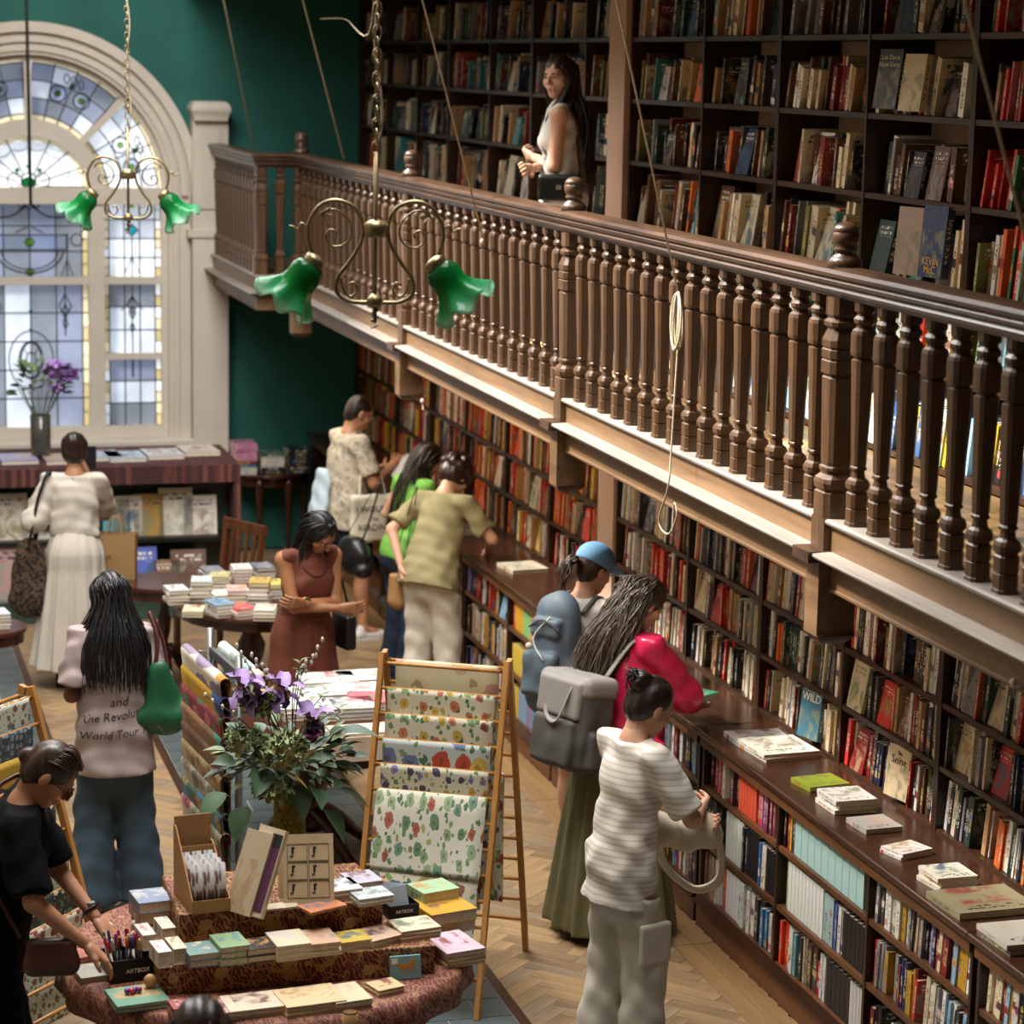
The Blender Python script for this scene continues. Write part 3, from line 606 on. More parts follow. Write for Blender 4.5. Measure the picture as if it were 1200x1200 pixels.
SER[('counter', 8.92, 1)] = S_(('#7fb06a', 2, .02, .225), ('#dfe1dd', 10, .036, .225), ('#9cb9b8', 2, .05, .21), ('#4a5aa0', 2, .022, .2), ('#dcdad2', 2, .03, .2), ('#17161a', 5, .04, .2))
SER[('counter', 8.92, 0)] = S_(('#d8442a', 3, .025, .2), ('#d8dcd8', 3, .025, .2), ('#6fa8b0', 1, .03, .19), ('#26282a', 2, .03, .2), ('#cdbfa8', 2, .02, .21), ('#4a3a34', 2, .05, .2), ('#b5232f', 1, .04, .15), ('#dcdcdc', 3, .022, .2), ('#1d1d1f', 5, .045, .2), ('#d9d7d3', 4, .03, .2))
SER[('counter', 13.36, 2)] = S_(('#c23a32', 2, .03, .17), ('#d8a52c', 5, .03, .17), ('#8fc07a', 5, .03, .17), ('#e2894a', 3, .03, .17), ('#dcc84a', 12, .032, .17))
SER[('counter', 13.36, 1)] = S_(('#dfc24a', 7, .03, .17), ('#4a5cb0', 15, .03, .17), ('#d67aa8', 4, .03, .17), ('#6ab4d8', 6, .03, .17))
SER[('counter', 13.36, 0)] = S_(('#d8b93a', 5, .03, .18), ('#86a8c8', 6, .028, .18), ('#b58ac0', 3, .028, .18), ('#5a9ac8', 14, .03, .18))
rowname = {'u': ['floor-level', 'lowest visible', 'handrail-level', 'second', 'third', 'fourth', 'top'], 'l': ['counter-level', 'second', 'third', 'topmost'], 'c': ['bottom', 'middle', 'top']}
def bays(units):
    L = []
    for ys, nm in units:
        for a, b in zip(ys, ys[1:]): L.append((a, b))
    return L
for bi, (a, b) in enumerate(bays(up_units)):
    if b < 7: continue
    for ri, z in enumerate(UZ[:6]):
        rng = random.Random(1000+bi*31+ri*7); near = b < 9.2; pal_ = P_RED if near and ri >= 2 else (P_DARK if ri in (4, 5) and rng.random() < .4 else P_UP)
        if ri < 2 and b > 13.5: continue
        if ri < 2: pal_ = pal('white,light blue,cream,pale mint,blue,white,green,black,red,yellow')
        hh = [(.2, .28), (.2, .27), (.2, .29), (.17, .25), (.17, .25), (.18, .26)][ri]
        fill(XU, a+.012, b-.012, z, (UZ[:6]+[4.53])[ri+1]-z-.024, pal_, rng, ('u', bi, ri), (.15, .2), hh, (.016, .05) if not near else (.014, .03), (7, 15), full=.88, face=.12 if not near else .02, proud=(.0, .08), skip=.07)
for bi, (a, b) in enumerate(bays(low_units)):
    if b < 7.5: continue
    for ri, z in enumerate([.995]+LZ):
        rng = random.Random(5000+bi*31+ri*7); pal_ = P_WARM if a > 13.5 else P_LOW
        fill(LX, a+.012, b-.012, z, [.246, .241, .246, .4][ri], pal_, rng, ('l', bi, ri), (.12, .16), (.185, .228), (.012, .034), (3, 10), full=.94, face=.03, proud=(.005, .04))
for bi, (a, b) in enumerate(bays([(y, n_) for y, n_ in ctr_units])):
    if b < 6.8 or a > 17.7: continue
    for ri, z in enumerate(CZ):
        rng = random.Random(9000+bi*31+ri*7)
        fill(KX, a+.015, b-.015, z, .235 if ri < 2 else .2, P_CTR if a < 15 else P_WARM, rng, ('c', bi, ri), (.14, .17), (.17, .22), (.013, .035), (1, 6), series=SER.get(('counter', a, ri)), full=.96, face=.02, proud=(.006, .03))
def in_frame(p, m=12): x, y = proj(p); return -m < x < 1200+m and -m < y < 1200+m
vis = []
for b in BOOKS:
    p = b['pos']; d = math.hypot(p[0], p[1]); b['score'] = b['area']/(d*d)*(1 if in_frame(p, -4) else 0)
    if b['where'][0] == 'u' and b['where'][2] < 2: b['score'] *= .12      # seen only between the balusters
    if b['where'][0] == 'l' and b['where'][2] == 3: b['score'] *= .25     # mostly behind the fascia
    if b['where'][0] == 'c' and 10.9 < p[1] < 13.3: b['score'] *= .1
order = sorted(range(len(BOOKS)), key=lambda i: -BOOKS[i]['score'])
solo = set(i for i in order[:285] if BOOKS[i]['score'] > 0)
CASE_W = {'u': 'gallery shelves', 'l': 'wall shelves', 'c': 'under-counter shelves'}
BAYN = {}
SV, SF, SM, SU, SC, PV, PF = [], [], [], [], [], [], []
for i, b in enumerate(BOOKS):
    loc = b['m'].translation.copy(); I4 = b['m'].copy(); 
    if i in solo:
        I4.translation = (0, 0, 0); v, f, mi, uv, pv, pf = book_arrays(b['w'], b['d'], b['h'], I4, b['col'])
        o = link('book', mk_mesh('book', v, f, mi, uv, [b['col']]*len(v), ['book_spine', 'book_cover'])); o.location = loc
        p = link('page_block', mk_mesh('page_block', pv, pf, None, None, None, ['paper_edge']), None, o)
        c_, bi, ri = b['where']
        tag(o, f"{cname(b['col'][:3])} {'book facing out' if b['face'] else 'book spine'}, {ORD[b['k']]} from left, {rowname[c_][ri]} row, bay {ORD[bi]} from right, {CASE_W[c_]}", 'book', f"books on the {CASE_W[c_]}")
    else:
        v, f, mi, uv, pv, pf = book_arrays(b['w'], b['d'], b['h'], b['m'], b['col'])
        k = len(SV); SV += v; SF += [tuple(q+k for q in t_) for t_ in f]; SM += mi; SU += uv; SC += [b['col']]*len(v)
        k = len(PV); PV += pv; PF += [tuple(q+k for q in t_) for t_ in pf]
o = link('shelved_books', mk_mesh('shelved_books', SV, SF, SM, SU, SC, ['book_spine', 'book_cover'])); tag(o, 'the smaller and farther books packed along all the shelves', 'books', kind='stuff')
p = link('page_blocks', mk_mesh('page_blocks', PV, PF, None, None, None, ['paper_edge']), None, o); p['kind'] = 'stuff'
print('BOOKS', len(BOOKS), 'solo', len(solo))
# ---------------------------------------------------------------- floor: herringbone blocks and slate tile strips
fl = empty('floor', kind='structure', label='oak herringbone parquet with inset strips of grey tiles')
FM = []
for k, (d_, l_) in enumerate((('#7c6446', '#9f8462'), ('#6d563c', '#8f7556'), ('#876c4a', '#aa8c66'), ('#74614a', '#96816a'))):
    wood(f'oak_block_{k}', d_, l_, .42, 'x', 9, 16, .08); FM.append(f'oak_block_{k}')
ZONES = [(1.98, 2.86, 8.0, 15.9), (.2, 1.30, 13.9, 18.4)]
W_, L_ = .085, .34
bl = []
ca = math.cos(PI/4)
for k in range(-260, 330):
    for m_ in range(-40, 41):
        for hv in (0, 1):
            if hv == 0: cx, cy = k*W_+L_/2+m_*2*L_, k*W_+W_/2
            else: cx, cy = k*W_-W_/2+m_*2*L_, k*W_+L_/2
            X = (cx-cy)*ca+2.4; Y = (cx+cy)*ca+12
            if not (.1 < X < 3.98 and 7.2 < Y < 20.4): continue
            if any(x0+.12 < X < x1-.12 and y0+.1 < Y < y1-.1 for x0, x1, y0, y1 in ZONES): continue
            x, y = proj((X, Y, 0))
            if not (-40 < x < 1240 and 500 < y < 1260): continue
            bl.append((X, Y, PI/4+(PI/2 if hv else 0)))
def openfl(X, Y):   # floor that shows between the furniture and the people
    return (2.86 < X < 4.0 and Y < 15.5) or (1.2 < X < 2.0 and 11 < Y < 16.5)
bl.sort(key=lambda b: (not openfl(b[0], b[1]), b[1]))
bms = []
for k in range(4):
    me = MB().box(-L_/2+.001, L_/2-.001, -W_/2+.001, W_/2-.001, -.03, 0).mesh('plank'); me.materials.append(MATS[FM[k]]); bms.append(me)
r_ = random.Random(5); stuffb = [MB() for _ in range(4)]
for i, (X, Y, a) in enumerate(bl):
    k = r_.randrange(4); z = r_.uniform(-.0012, .0)
    if i < 300:
        o = link('plank', bms[k], None, fl); o.location = (X, Y, z); o.rotation_euler = (0, 0, a)
    else:
        m = Matrix.Translation((X, Y, z-.015)) @ Matrix.Rotation(a, 4, 'Z'); stuffb[k].obox(m, L_-.002, W_-.002, .03)
for k in range(4): stuffb[k].build('plank_field', FM[k], fl)['kind'] = 'stuff'
for x0, x1 in ((3.83, 3.925), (3.927, 4.03)):
    y = 7.0
    while y < 20.4: MB().box(x0, x1, y, y+1.19, -.03, .0015).build('border_plank', 'gallery_floor_wood', fl); y += 1.2
plain('slate_tile', '#4d5656', .45, var=.2, vscale=5); plain('grout', '#8d938f', .8)
for x0, x1, y0, y1 in ZONES:
    MB().box(x0, x1, y0, y1, -.03, .001).build('grout_bed', 'grout', fl)
    MB().box(x0-.05, x0, y0-.05, y1+.05, -.03, .003).build('strip_border', 'dark_wood_long', fl); MB().box(x1, x1+.05, y0-.05, y1+.05, -.03, .003).build('strip_border', 'dark_wood_long', fl)
    nx = 3; ny = int((y1-y0)/.21); tw = (x1-x0)/nx; th = (y1-y0)/ny
    tme = MB().box(.004, tw-.004, .004, th-.004, -.01, .004).mesh('tile'); tme.materials.append(MATS['slate_tile'])
    hme = MB().box(.004, tw/2-.004, .004, th-.004, -.01, .004).mesh('tile'); hme.materials.append(MATS['slate_tile'])
    for j in range(ny):
        for i in range(-1, nx):
            s_ = (j % 2)*tw/2; xx = x0+i*tw+s_; wd = tw; me_ = tme
            if xx < x0-tw*.6 or xx+tw*.4 > x1: continue
            if xx < x0-.001: xx = x0; me_ = hme
            elif xx+tw > x1+.001: me_ = hme
            px = proj((xx, y0+j*th, 0))
            if px[0] < -60 or px[1] > 1260: continue
            o = link('tile', me_, None, fl); o.location = (xx, y0+j*th, 0)
# ---------------------------------------------------------------- lamps, ropes
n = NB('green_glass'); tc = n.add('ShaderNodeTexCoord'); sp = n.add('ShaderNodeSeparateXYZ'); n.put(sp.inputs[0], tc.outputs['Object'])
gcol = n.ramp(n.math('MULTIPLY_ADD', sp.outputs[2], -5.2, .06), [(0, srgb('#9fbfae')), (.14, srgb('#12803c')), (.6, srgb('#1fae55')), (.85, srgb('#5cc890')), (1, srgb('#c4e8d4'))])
n.put(n.b.inputs['Base Color'], gcol); n.b.inputs['Roughness'].default_value = .12; n.b.inputs['Transmission Weight'].default_value = .25; n.b.inputs['Subsurface Weight'].default_value = 0
trl = n.add('ShaderNodeBsdfTranslucent'); n.put(trl.inputs[0], gcol); mx = n.add('ShaderNodeMixShader'); mx.inputs[0].default_value = .6
n.t.links.new(n.b.outputs[0], mx.inputs[1]); n.t.links.new(trl.outputs[0], mx.inputs[2]); n.t.links.new(mx.outputs[0], n.o.inputs[0]); MATS['green_glass'] = n.m
def crv(pts, n=6):       # Catmull-Rom through points
    P = [Vector(p) for p in pts]; out = []
    for i in range(len(P)-1):
        a, b, c, d = P[max(i-1, 0)], P[i], P[i+1], P[min(i+2, len(P)-1)]
        for k in range(n):
            t = k/n; out.append(.5*((2*b)+(c-a)*t+(2*a-5*b+4*c-d)*t*t+(3*b-a-3*c+d)*t**3))
    return out+[P[-1]]
def chandelier(loc, rz, label, scale=1.0):
    c = empty('pendant_lamp', loc, rz, label, 'lamp', 'green glass pendant lamps'); K = 1/365*scale
    def q(px, py, dy=0): return (px*K, dy, -py*K)
    MB().lathe([(-.03*scale, .03*scale), (-.024*scale, .037*scale), (.0, .038*scale), (.012*scale, .036*scale), (.022*scale, .022*scale), (.026*scale, .012*scale)], 16).build('hub', 'brass', c, True)
    MB().lathe([(-.255*scale, .008), (-.25*scale, .022*scale), (-.235*scale, .028*scale), (-.222*scale, .022*scale), (-.21*scale, .01)], 12).build('lower_hub', 'brass', c, True)
    MB().tube([(0, 0, .24*scale), (0, 0, -.3*scale)], .0075*scale, 8).build('stem', 'brass', c, True)
    MB().tube([(0.006*math.sin(k*1.3)*2, .006*math.cos(k*1.3)*2, -.255*scale-k*.005*scale) for k in range(14)], .003*scale, 5).build('drop_finial', 'brass', c, True)
    L = MB(); H = ZT-loc[2]-.24; nl = int(H/.036)
    for k in range(nl):
        z = .25+k*.036; a = (k % 2)*PI/2+.3
        L.tube([((.014*math.cos(t))*math.cos(a), (.014*math.cos(t))*math.sin(a), z+.026*math.sin(t)) for t in [2*PI*j/8 for j in range(8)]], .0028, 4, closed=True)
    L.build('chain', 'brass', c, True)
    MB().tube([(.013*math.sin(k*.8)+.004, .02*math.sin(k*.37), .24+k*.06) for k in range(int(H/.06))], .004, 5).build('flex', plain('flex_cord', '#b9ac94', .7) if 'flex_cord' not in MATS else 'flex_cord', c, True)
    for s_ in (-1, 1):
        up = [(14, 2), (17, -12), (27, -25), (46, -31), (64, -25), (76, -8), (79, 8), (75, 26), (70, 40)]
        lo = [(13, -4), (17, 18), (30, 40), (43, 58), (44, 76), (30, 86), (6, 87)]
        in1 = [(66, -10), (60, -18), (46, -20), (31, -8), (28, 8), (36, 20), (50, 22), (58, 12), (53, 3), (45, 6), (47, 12)]
        in2 = [(40, 58), (36, 74), (28, 80), (21, 74), (24, 64), (31, 66)]
        MB().tube(crv([q(s_*x, y) for x, y in up]), .0068*scale, 7).build('arm', 'brass', c, True)
        MB().tube(crv([q(s_*x, y) for x, y in lo]), .0068*scale, 7).build('lower_scroll', 'brass', c, True)
        MB().tube(crv([q(s_*x, y) for x, y in in1], 4), .0038*scale, 5).build('inner_scroll', 'brass', c, True)
        MB().tube(crv([q(s_*x, y) for x, y in in2], 4), .0042*scale, 5).build('small_scroll', 'brass', c, True)
        lf = MB()
        for a in (-.7, 0, .7): lf.add([q(s_*64, -14), q(s_*(64-9*math.cos(a)+3*math.sin(a)), -14+9*math.sin(a)-2, .004), q(s_*(64-15*math.cos(a)), -14+15*math.sin(a)), q(s_*(64-9*math.cos(a)-3*math.sin(a)), -14+9*math.sin(a)+4, -.004)], [(0, 1, 2, 3)])
        solid(lf.build('leaf_ornament', 'brass', c), .002)
        MB().tube(crv([q(s_*80, 0), q(s_*86, -4), q(s_*90, 3), q(s_*96, 0), q(s_*100, 0)], 4), [.004*scale]*16+[.0015], 5).build('spike', 'brass', c, True)
        sh = empty('shade_holder', (s_*68*K, 0, -38*K), parent=c); sh.rotation_euler = (0, -s_*math.radians(38), 0)
        b_ = MB().lathe([(.012, .012), (.006, .034), (-.004, .037), (-.018, .036), (-.03, .034)], 14).build('gallery_cup', 'brass', c, True); b_.location = sh.location; b_.rotation_euler = sh.rotation_euler; bpy.data.objects.remove(sh)
        prof = [(-.018, .034), (-.03, .046), (-.05, .055), (-.075, .054), (-.1, .055), (-.125, .066), (-.148, .08), (-.168, .095), (-.182, .103)]
        g = MB(); N_ = 36
        for z, r in prof:
            t = max(0, (-z-.09)/.085)
            for k in range(N_): a = 2*PI*k/N_; rr = r*(1+.13*t*math.sin(6*a)); g.v.append((rr*math.cos(a), rr*math.sin(a), z+.018*t*math.sin(6*a+1)))
        for i in range(len(prof)-1):
            for k in range(N_): g.f.append((i*N_+k, i*N_+(k+1) % N_, (i+1)*N_+(k+1) % N_, (i+1)*N_+k))
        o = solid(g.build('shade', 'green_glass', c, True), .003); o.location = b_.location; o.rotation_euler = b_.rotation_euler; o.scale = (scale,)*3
    return c
ang = math.radians(-14)
m1 = atx((440, 267), 1.75); m2 = atx((150, 203), 1.75)
chandelier(m1, ang, 'large near brass pendant lamp with two ruffled green glass shades before the balustrade')
chandelier(m2, ang-.05, 'smaller distant brass pendant lamp with green glass shades in front of arched window', 1.05)
rd = aty((36, 240), 18.9); tag(MB().tube([rd, (rd.x-.03, rd.y, ZT)], .012, 6).build('hanging_rod', 'black_iron'), 'thin black iron rod hanging before the arched window', 'rod')
plain('cord', '#b3a58c', .8, var=.2, vscale=80)
def rope(name, pts, r, label): return tag(MB().tube(pts, r, 6).build(name, 'cord', None, True), label, 'rope')
def onr(p, x): return atx(p, x)
def strand(p0, p1, x0, x1, up=True):
    a, b = atx(p0, x0), atx(p1, x1); d = (a-b); t = (ZT-b.z)/d.z if d.z > 0 else 1; return [b+d*t, b]
rope('blind_cord', strand((495, 0), (565, 275), 3.0, 3.46), .0055, 'taut pale cord tied to the baluster right of the green lamp shade')
rope('blind_cord', strand((735, 60), (795, 345), 3.0, 3.44), .0045, 'thin cord running down to the coiled rope on the balustrade')
rope('blind_cord', strand((1130, 0), (1215, 330), 3.0, 3.4), .006, 'thick pale cord crossing the red books at the right edge')
rope('blind_cord', strand((262, 0), (297, 172), 2.95, 3.22), .006, 'thin pale cord at left ending by the end of the handrail')
rope('blind_cord', strand((355, 0), (403, 186), 3.2, 3.5), .006, 'thin pale cord against the dark green wall above the handrail')
cc = atx((795, 342), 3.42); coil = []
for k in range(90):
    t = k/89*2*PI*5; w_ = .045+.014*math.sin(k*.31); coil.append((cc.x-.008*math.sin(t*.5), cc.y-w_*math.sin(t)+.002*k/15, cc.z-.12+.115*math.cos(t)*(1-.05*math.sin(k))))
rope('coiled_rope', [cc]+coil, .0045, 'pale rope hanging in a loose coil on the balustrade')
e0 = atx((795, 395), 3.42); e1 = atx((787, 520), 3.4); e2 = atx((783, 570), 3.38); e3 = atx((772, 610), 3.4); e4 = atx((783, 626), 3.4); e5 = atx((793, 605), 3.4); e6 = atx((790, 590), 3.4)
rope('rope_tail', crv([e0, e1, e2, e3, e4, e5, e6, atx((788, 625), 3.4)], 6), .0042, 'loose rope tail hanging below the coil to a hook under the fascia')
kn = atx((565, 283), 3.45); tag(MB().sphere(kn, (.011, .012, .016), 8, 6).build('rope_knot', 'cord', None, True), 'small knot where the taut cord meets the baluster', 'knot')
for p, lb in (((495, 470), 'small white knob on fascia left of the middle bracket'), ((1188, 800), 'small white knob under the fascia at right edge')):
    a = atx(p, 3.48); k_ = empty('ceiling_knob', a, 0, lb, 'knob'); MB().lathe([(-.015, .003), (-.012, .01), (0, .013), (.01, .01), (.014, .004)], 10).build('knob', 'cream_paint', k_, True); MB().tube([(0, 0, -.01), (.004, 0, -.05)], .0025, 5).build('cord_tail', 'cord', k_)
w0 = atx((375, 22), 3.3); w1 = atx((435, 30), 3.3); rope('loose_wire', crv([w0, (w0+w1)/2+Vector((0, 0, .02)), w1, w1+Vector((.02, .05, 1.0)), w1+Vector((.02, .05, 3.4))], 6), .003, 'loose white wire loop at top left of the chain')
# ---------------------------------------------------------------- lying books and small stock
def lying(x, y, z, wid, leng, th, rz, col, label, cat='book', group=None, name='book', cover='book_cover', seed=None):
    rgba = (*srgb(col), random.random() if seed is None else seed)
    M_ = Matrix.Translation((0, 0, th)) @ Matrix.Translation((-wid/2, leng/2, 0)) @ Matrix.Rotation(PI/2, 4, 'X')
    v, f, mi, uv, pv, pf = book_arrays(th, wid, leng, M_, rgba)
    o = link(name, mk_mesh(name, v, f, mi, uv, [rgba]*len(v), ['book_spine', cover])); o.location = (x, y, z); o.rotation_euler = (0, 0, rz)
    link('page_block', mk_mesh('page_block', pv, pf, None, None, None, ['paper_edge']), None, o)
    return tag(o, label, cat, group)
def pile(x, y, z, n_, wid, leng, th, rz, cols, label, group, rng, name='book'):
    for k in range(n_):
        cl = cols[k % len(cols)]; posn = 'topmost' if k == n_-1 else ('bottom' if k == 0 else ORD[k]+' from bottom')
        lying(x+rng.uniform(-.006, .006), y+rng.uniform(-.006, .006), z, wid, leng, th, rz+rng.uniform(-.05, .05), cl, (f'{posn} {name} of {label}' if n_ > 1 else label), name, group, name); z += th+.0006
    return z
rg = random.Random(77)
CT = .9805
def cnt(px, wid, leng, th, n_, cols, label, rz=0): p = atz(px, CT+th*n_/2); pile(p.x, p.y, CT, n_, wid, leng, th, rz, cols, label, 'books lying on the counter', rg)
cnt((887, 864), .27, .20, .022, 1, ['#d9d6dc'], 'pale book lying behind the white art book on the counter')
cnt((912, 877), .28, .29, .017, 2, ['#dcd8cc', '#e9e4d6'], 'white art book pair with yellow splash on the counter', .1)
cnt((961, 917), .20, .17, .022, 1, ['#8c9a2c'], 'lime green book lying alone on the counter', .1)
cnt((993, 938), .19, .20, .02, 3, ['#e2dccc', '#e6e0d2', '#dfd5d2'], 'cream paperback stack beside the lime green book', .06)
cnt((1024, 966), .17, .18, .022, 1, ['#a8a29c'], 'small blue-edged book right of the cream paperback stack', .1)
cnt((1062, 996), .16, .13, .012, 2, ['#e6e0d8', '#e8ddd8'], 'thin white leaflet pair with red print on the counter', .3)
cnt((1112, 1028), .17, .17, .018, 3, ['#d9d2c0', '#d8d0bf', '#e0dac8'], 'patterned white paperback stack behind the large pictorial book', .06)
cnt((1150, 1057), .33, .27, .028, 1, ['#8f8668'], 'large pictorial book with pale winding path design on counter', .08)
cnt((1208, 1098), .3, .24, .02, 2, ['#6a6458', '#b9b4aa'], 'grey pair of large books at the right frame edge', .05)
cnt((612, 665), .24, .26, .024, 1, ['#cfc4ac'], 'pale book lying on the far counter left of the blue cap', .1)
cnt((690, 717), .2, .26, .02, 1, ['#b9b9a8'], 'book on the counter half hidden by the blue backpack', .1)
cnt((548, 620), .2, .24, .02, 2, ['#cfc9bd', '#d8d3c8'], 'pair of pale books by the elbow of the khaki shirt', .1)
# upright books with readable covers
def standing(px, x, wid, hgt, th, col, label, tilt=8, yaw=0, lines=(), name='book', seed=.31):
    p = atx(px, x); rgba = (*srgb(col), seed)
    M_ = Matrix.Translation((0, wid/2, 0)) @ Matrix.Rotation(math.radians(tilt), 4, 'Y') @ Matrix.Rotation(PI/2, 4, 'Z') @ Matrix.Translation((-wid, 0, 0))
    v, f, mi, uv, pv, pf = book_arrays(th, wid, hgt, M_, rgba)
    o = link(name, mk_mesh(name, v, f, mi, uv, [rgba]*len(v), ['book_spine', 'book_art'])); o.location = (x, p.y, p.z); o.rotation_euler = (0, 0, yaw)
    link('page_block', mk_mesh('page_block', pv, pf, None, None, None, ['paper_edge']), None, o)
    T = Matrix.Rotation(math.radians(tilt), 4, 'Y')
    for txt, v0, sz, mt in lines:
        pt = T @ Vector((-.0012, 0, hgt*v0)); text_part('title', txt, sz, mt, o, frame(pt, (0, -1, 0), T @ Vector((0, 0, 1))))
    return tag(o, label, 'book', 'cover-out books with readable titles')
plain('ink_white', '#e8e2d2', .6); plain('ink_black', '#1a1816', .6); plain('ink_gold', '#d8a83a', .5); plain('ink_red', '#a83a34', .6)
standing((945, 865), LX-.045, .155, .215, .03, '#3c6a80', 'blue-green paperback titled WILD standing cover-out on the counter shelf', 7, .25, [('WILD', .88, .055, 'ink_white')])
standing((1048, 935), LX-.02, .16, .225, .03, '#cbb493', 'cream paperback about the Seine standing cover-out among spines', 6, .2, [('The', .86, .022, 'ink_black'), ('Seine', .72, .05, 'ink_black')])
standing((1088, 325), XU-.05, .17, .29, .035, '#2c3a63', 'blue thriller with large gold author name on the handrail-level row', 5, .15, [('KEVIN', .22, .044, 'ink_gold'), ('McC', .1, .044, 'ink_gold')])
standing((1060, 322), XU-.06, .15, .28, .03, '#a58f80', 'beige novel with dark standing figure left of the blue thriller', 5, .3)
standing((1035, 127), XU-.03, .165, .25, .028, '#191824', 'black hardback with pale gothic title on third gallery row', 8, .2, [('Last Dance', .86, .03, 'ink_white'), ('Hotel Kemp', .74, .03, 'ink_white')])
standing((1064, 130), XU-.04, .15, .235, .03, '#d5c293', 'cream hardback right of the black gothic-titled book', 8, .2)
# ---------------------------------------------------------------- botanical and patterned paper
def motif(name, ground, cols, scale, leaf=True, thr=.3, stretch=(1, 1), vine=None):
    n = NB(name); uvn = n.add('ShaderNodeUVMap'); mp = n.add('ShaderNodeMapping'); n.put(mp.inputs[0], uvn.outputs[0]); mp.inputs['Scale'].default_value = (scale*stretch[0], scale*stretch[1], 1)
    wob = n.noise(mp.outputs[0], 3.5, 2); add = n.add('ShaderNodeVectorMath', operation='MULTIPLY_ADD'); n.put(add.inputs[0], wob.outputs['Color']); add.inputs[1].default_value = (.35, .35, 0); n.put(add.inputs[2], mp.outputs[0])
    vo = n.add('ShaderNodeTexVoronoi'); vo.voronoi_dimensions = '2D'; n.put(vo.inputs['Vector'], add.outputs[0]); vo.inputs['Scale'].default_value = 1; vo.inputs['Randomness'].default_value = .7
    r = n.add('ShaderNodeSeparateColor'); n.put(r.inputs[0], vo.outputs['Color'])
    pet = n.math('LESS_THAN', n.math('ADD', vo.outputs['Distance'], n.math('MULTIPLY', r.outputs[1], .12)), thr); cen = n.math('LESS_THAN', vo.outputs['Distance'], thr*.3)
    pc = n.ramp(r.outputs[0], [((i+.0)/len(cols), srgb(c)) for i, c in enumerate(cols)]); pc.node.color_ramp.interpolation = 'CONSTANT'
    g = srgb(ground); col = g
    if leaf:
        v2 = n.add('ShaderNodeTexVoronoi'); v2.voronoi_dimensions = '2D'; n.put(v2.inputs['Vector'], add.outputs[0]); v2.inputs['Scale'].default_value = 2.1; r2 = n.add('ShaderNodeSeparateColor'); n.put(r2.inputs[0], v2.outputs['Color'])
        lf = n.math('LESS_THAN', n.math('ADD', v2.outputs['Distance'], n.math('MULTIPLY', r2.outputs[0], .3)), .36)
        lc = n.ramp(r2.outputs[1], [(0, srgb('#4f7a4a')), (.35, srgb('#7f9d5f')), (.7, srgb('#3c6a50')), (1, srgb('#a8a85a'))]); col = n.mix(lf, (*g, 1), lc)
    if vine:
        v3 = n.add('ShaderNodeTexVoronoi'); v3.feature = 'DISTANCE_TO_EDGE'; n.put(v3.inputs['Vector'], add.outputs[0]); v3.inputs['Scale'].default_value = 1.3; wv = n.add('ShaderNodeTexWave'); n.put(wv.inputs['Vector'], add.outputs[0]); wv.inputs['Scale'].default_value = 1.6; wv.inputs['Distortion'].default_value = 9; wv.inputs['Detail'].default_value = 1
        col = n.mix(n.math('MAXIMUM', n.math('LESS_THAN', v3.outputs[0], .045), n.math('GREATER_THAN', wv.outputs['Color'], .86)), col if leaf else (*g, 1), (*srgb(vine), 1)); leaf = True
    col = n.mix(pet, col if leaf else (*g, 1), pc); col = n.mix(cen, col, n.mix(.5, pc, srgb('#4a3020')+(1,)))
    return n.fin(col, .75)
motif('sheet_garden', '#d6cfb8', ['#a5564a', '#c8a84a', '#7f9d5f', '#b8704a'], 7); motif('sheet_blooms', '#d6d0ba', ['#8f4a4a', '#b97a5a', '#7a9a6a', '#baa04a'], 6.5)
motif('sheet_poppies', '#c3cac6', ['#c05a3a', '#c8ac54', '#6a78a0', '#b84a36'], 4.6, True, .42); motif('sheet_violets', '#d4ceb8', ['#5a4f78', '#8a7fa8', '#b9944a', '#4a4a60'], 8.5)
motif('sheet_leaves', '#d5d1c0', ['#7f9a6a', '#6a9078', '#a55f4a', '#94a880', '#638462', '#8aa078'], 8, True, .34, (1, .62)); motif('sheet_birds', '#d0c8b2', ['#3a4048', '#8a5a44', '#5a6a7a', '#a8944a'], 5, True, .36)
motif('sheet_pale', '#d8cfae', ['#c99a88', '#d0b08a', '#d8c8a0'], 2, False); motif('sheet_night', '#3e4a52', ['#7a8288', '#8a9298', '#5a666c'], 16, False, .4); motif('sheet_moon', '#46434f', ['#c8a83a', '#d0b44a', '#b89a3a'], 1.2, False, .55)
motif('sheet_grey', '#c9cdbf', ['#6a6a58', '#8a5a50', '#708070'], 9); motif('sheet_dark', '#3a3d38', ['#b04a30', '#6a8a5a', '#c8b890', '#30402f'], 10, True); motif('sheet_scroll', '#d8d0bc', ['#8a4a44', '#b07a6a', '#7a4038'], 11, False, .4)
motif('morris_cloth', '#5a1f1c', ['#a07a48', '#b08a58', '#8a5a38', '#7a2f28'], 1, True, .34, (1, 1), '#a07a48'); motif('cloth_table', '#6a302c', ['#a0764e', '#7c443c', '#94644c', '#6a302c'], 1, True, .3, (1, 1), '#94684a')
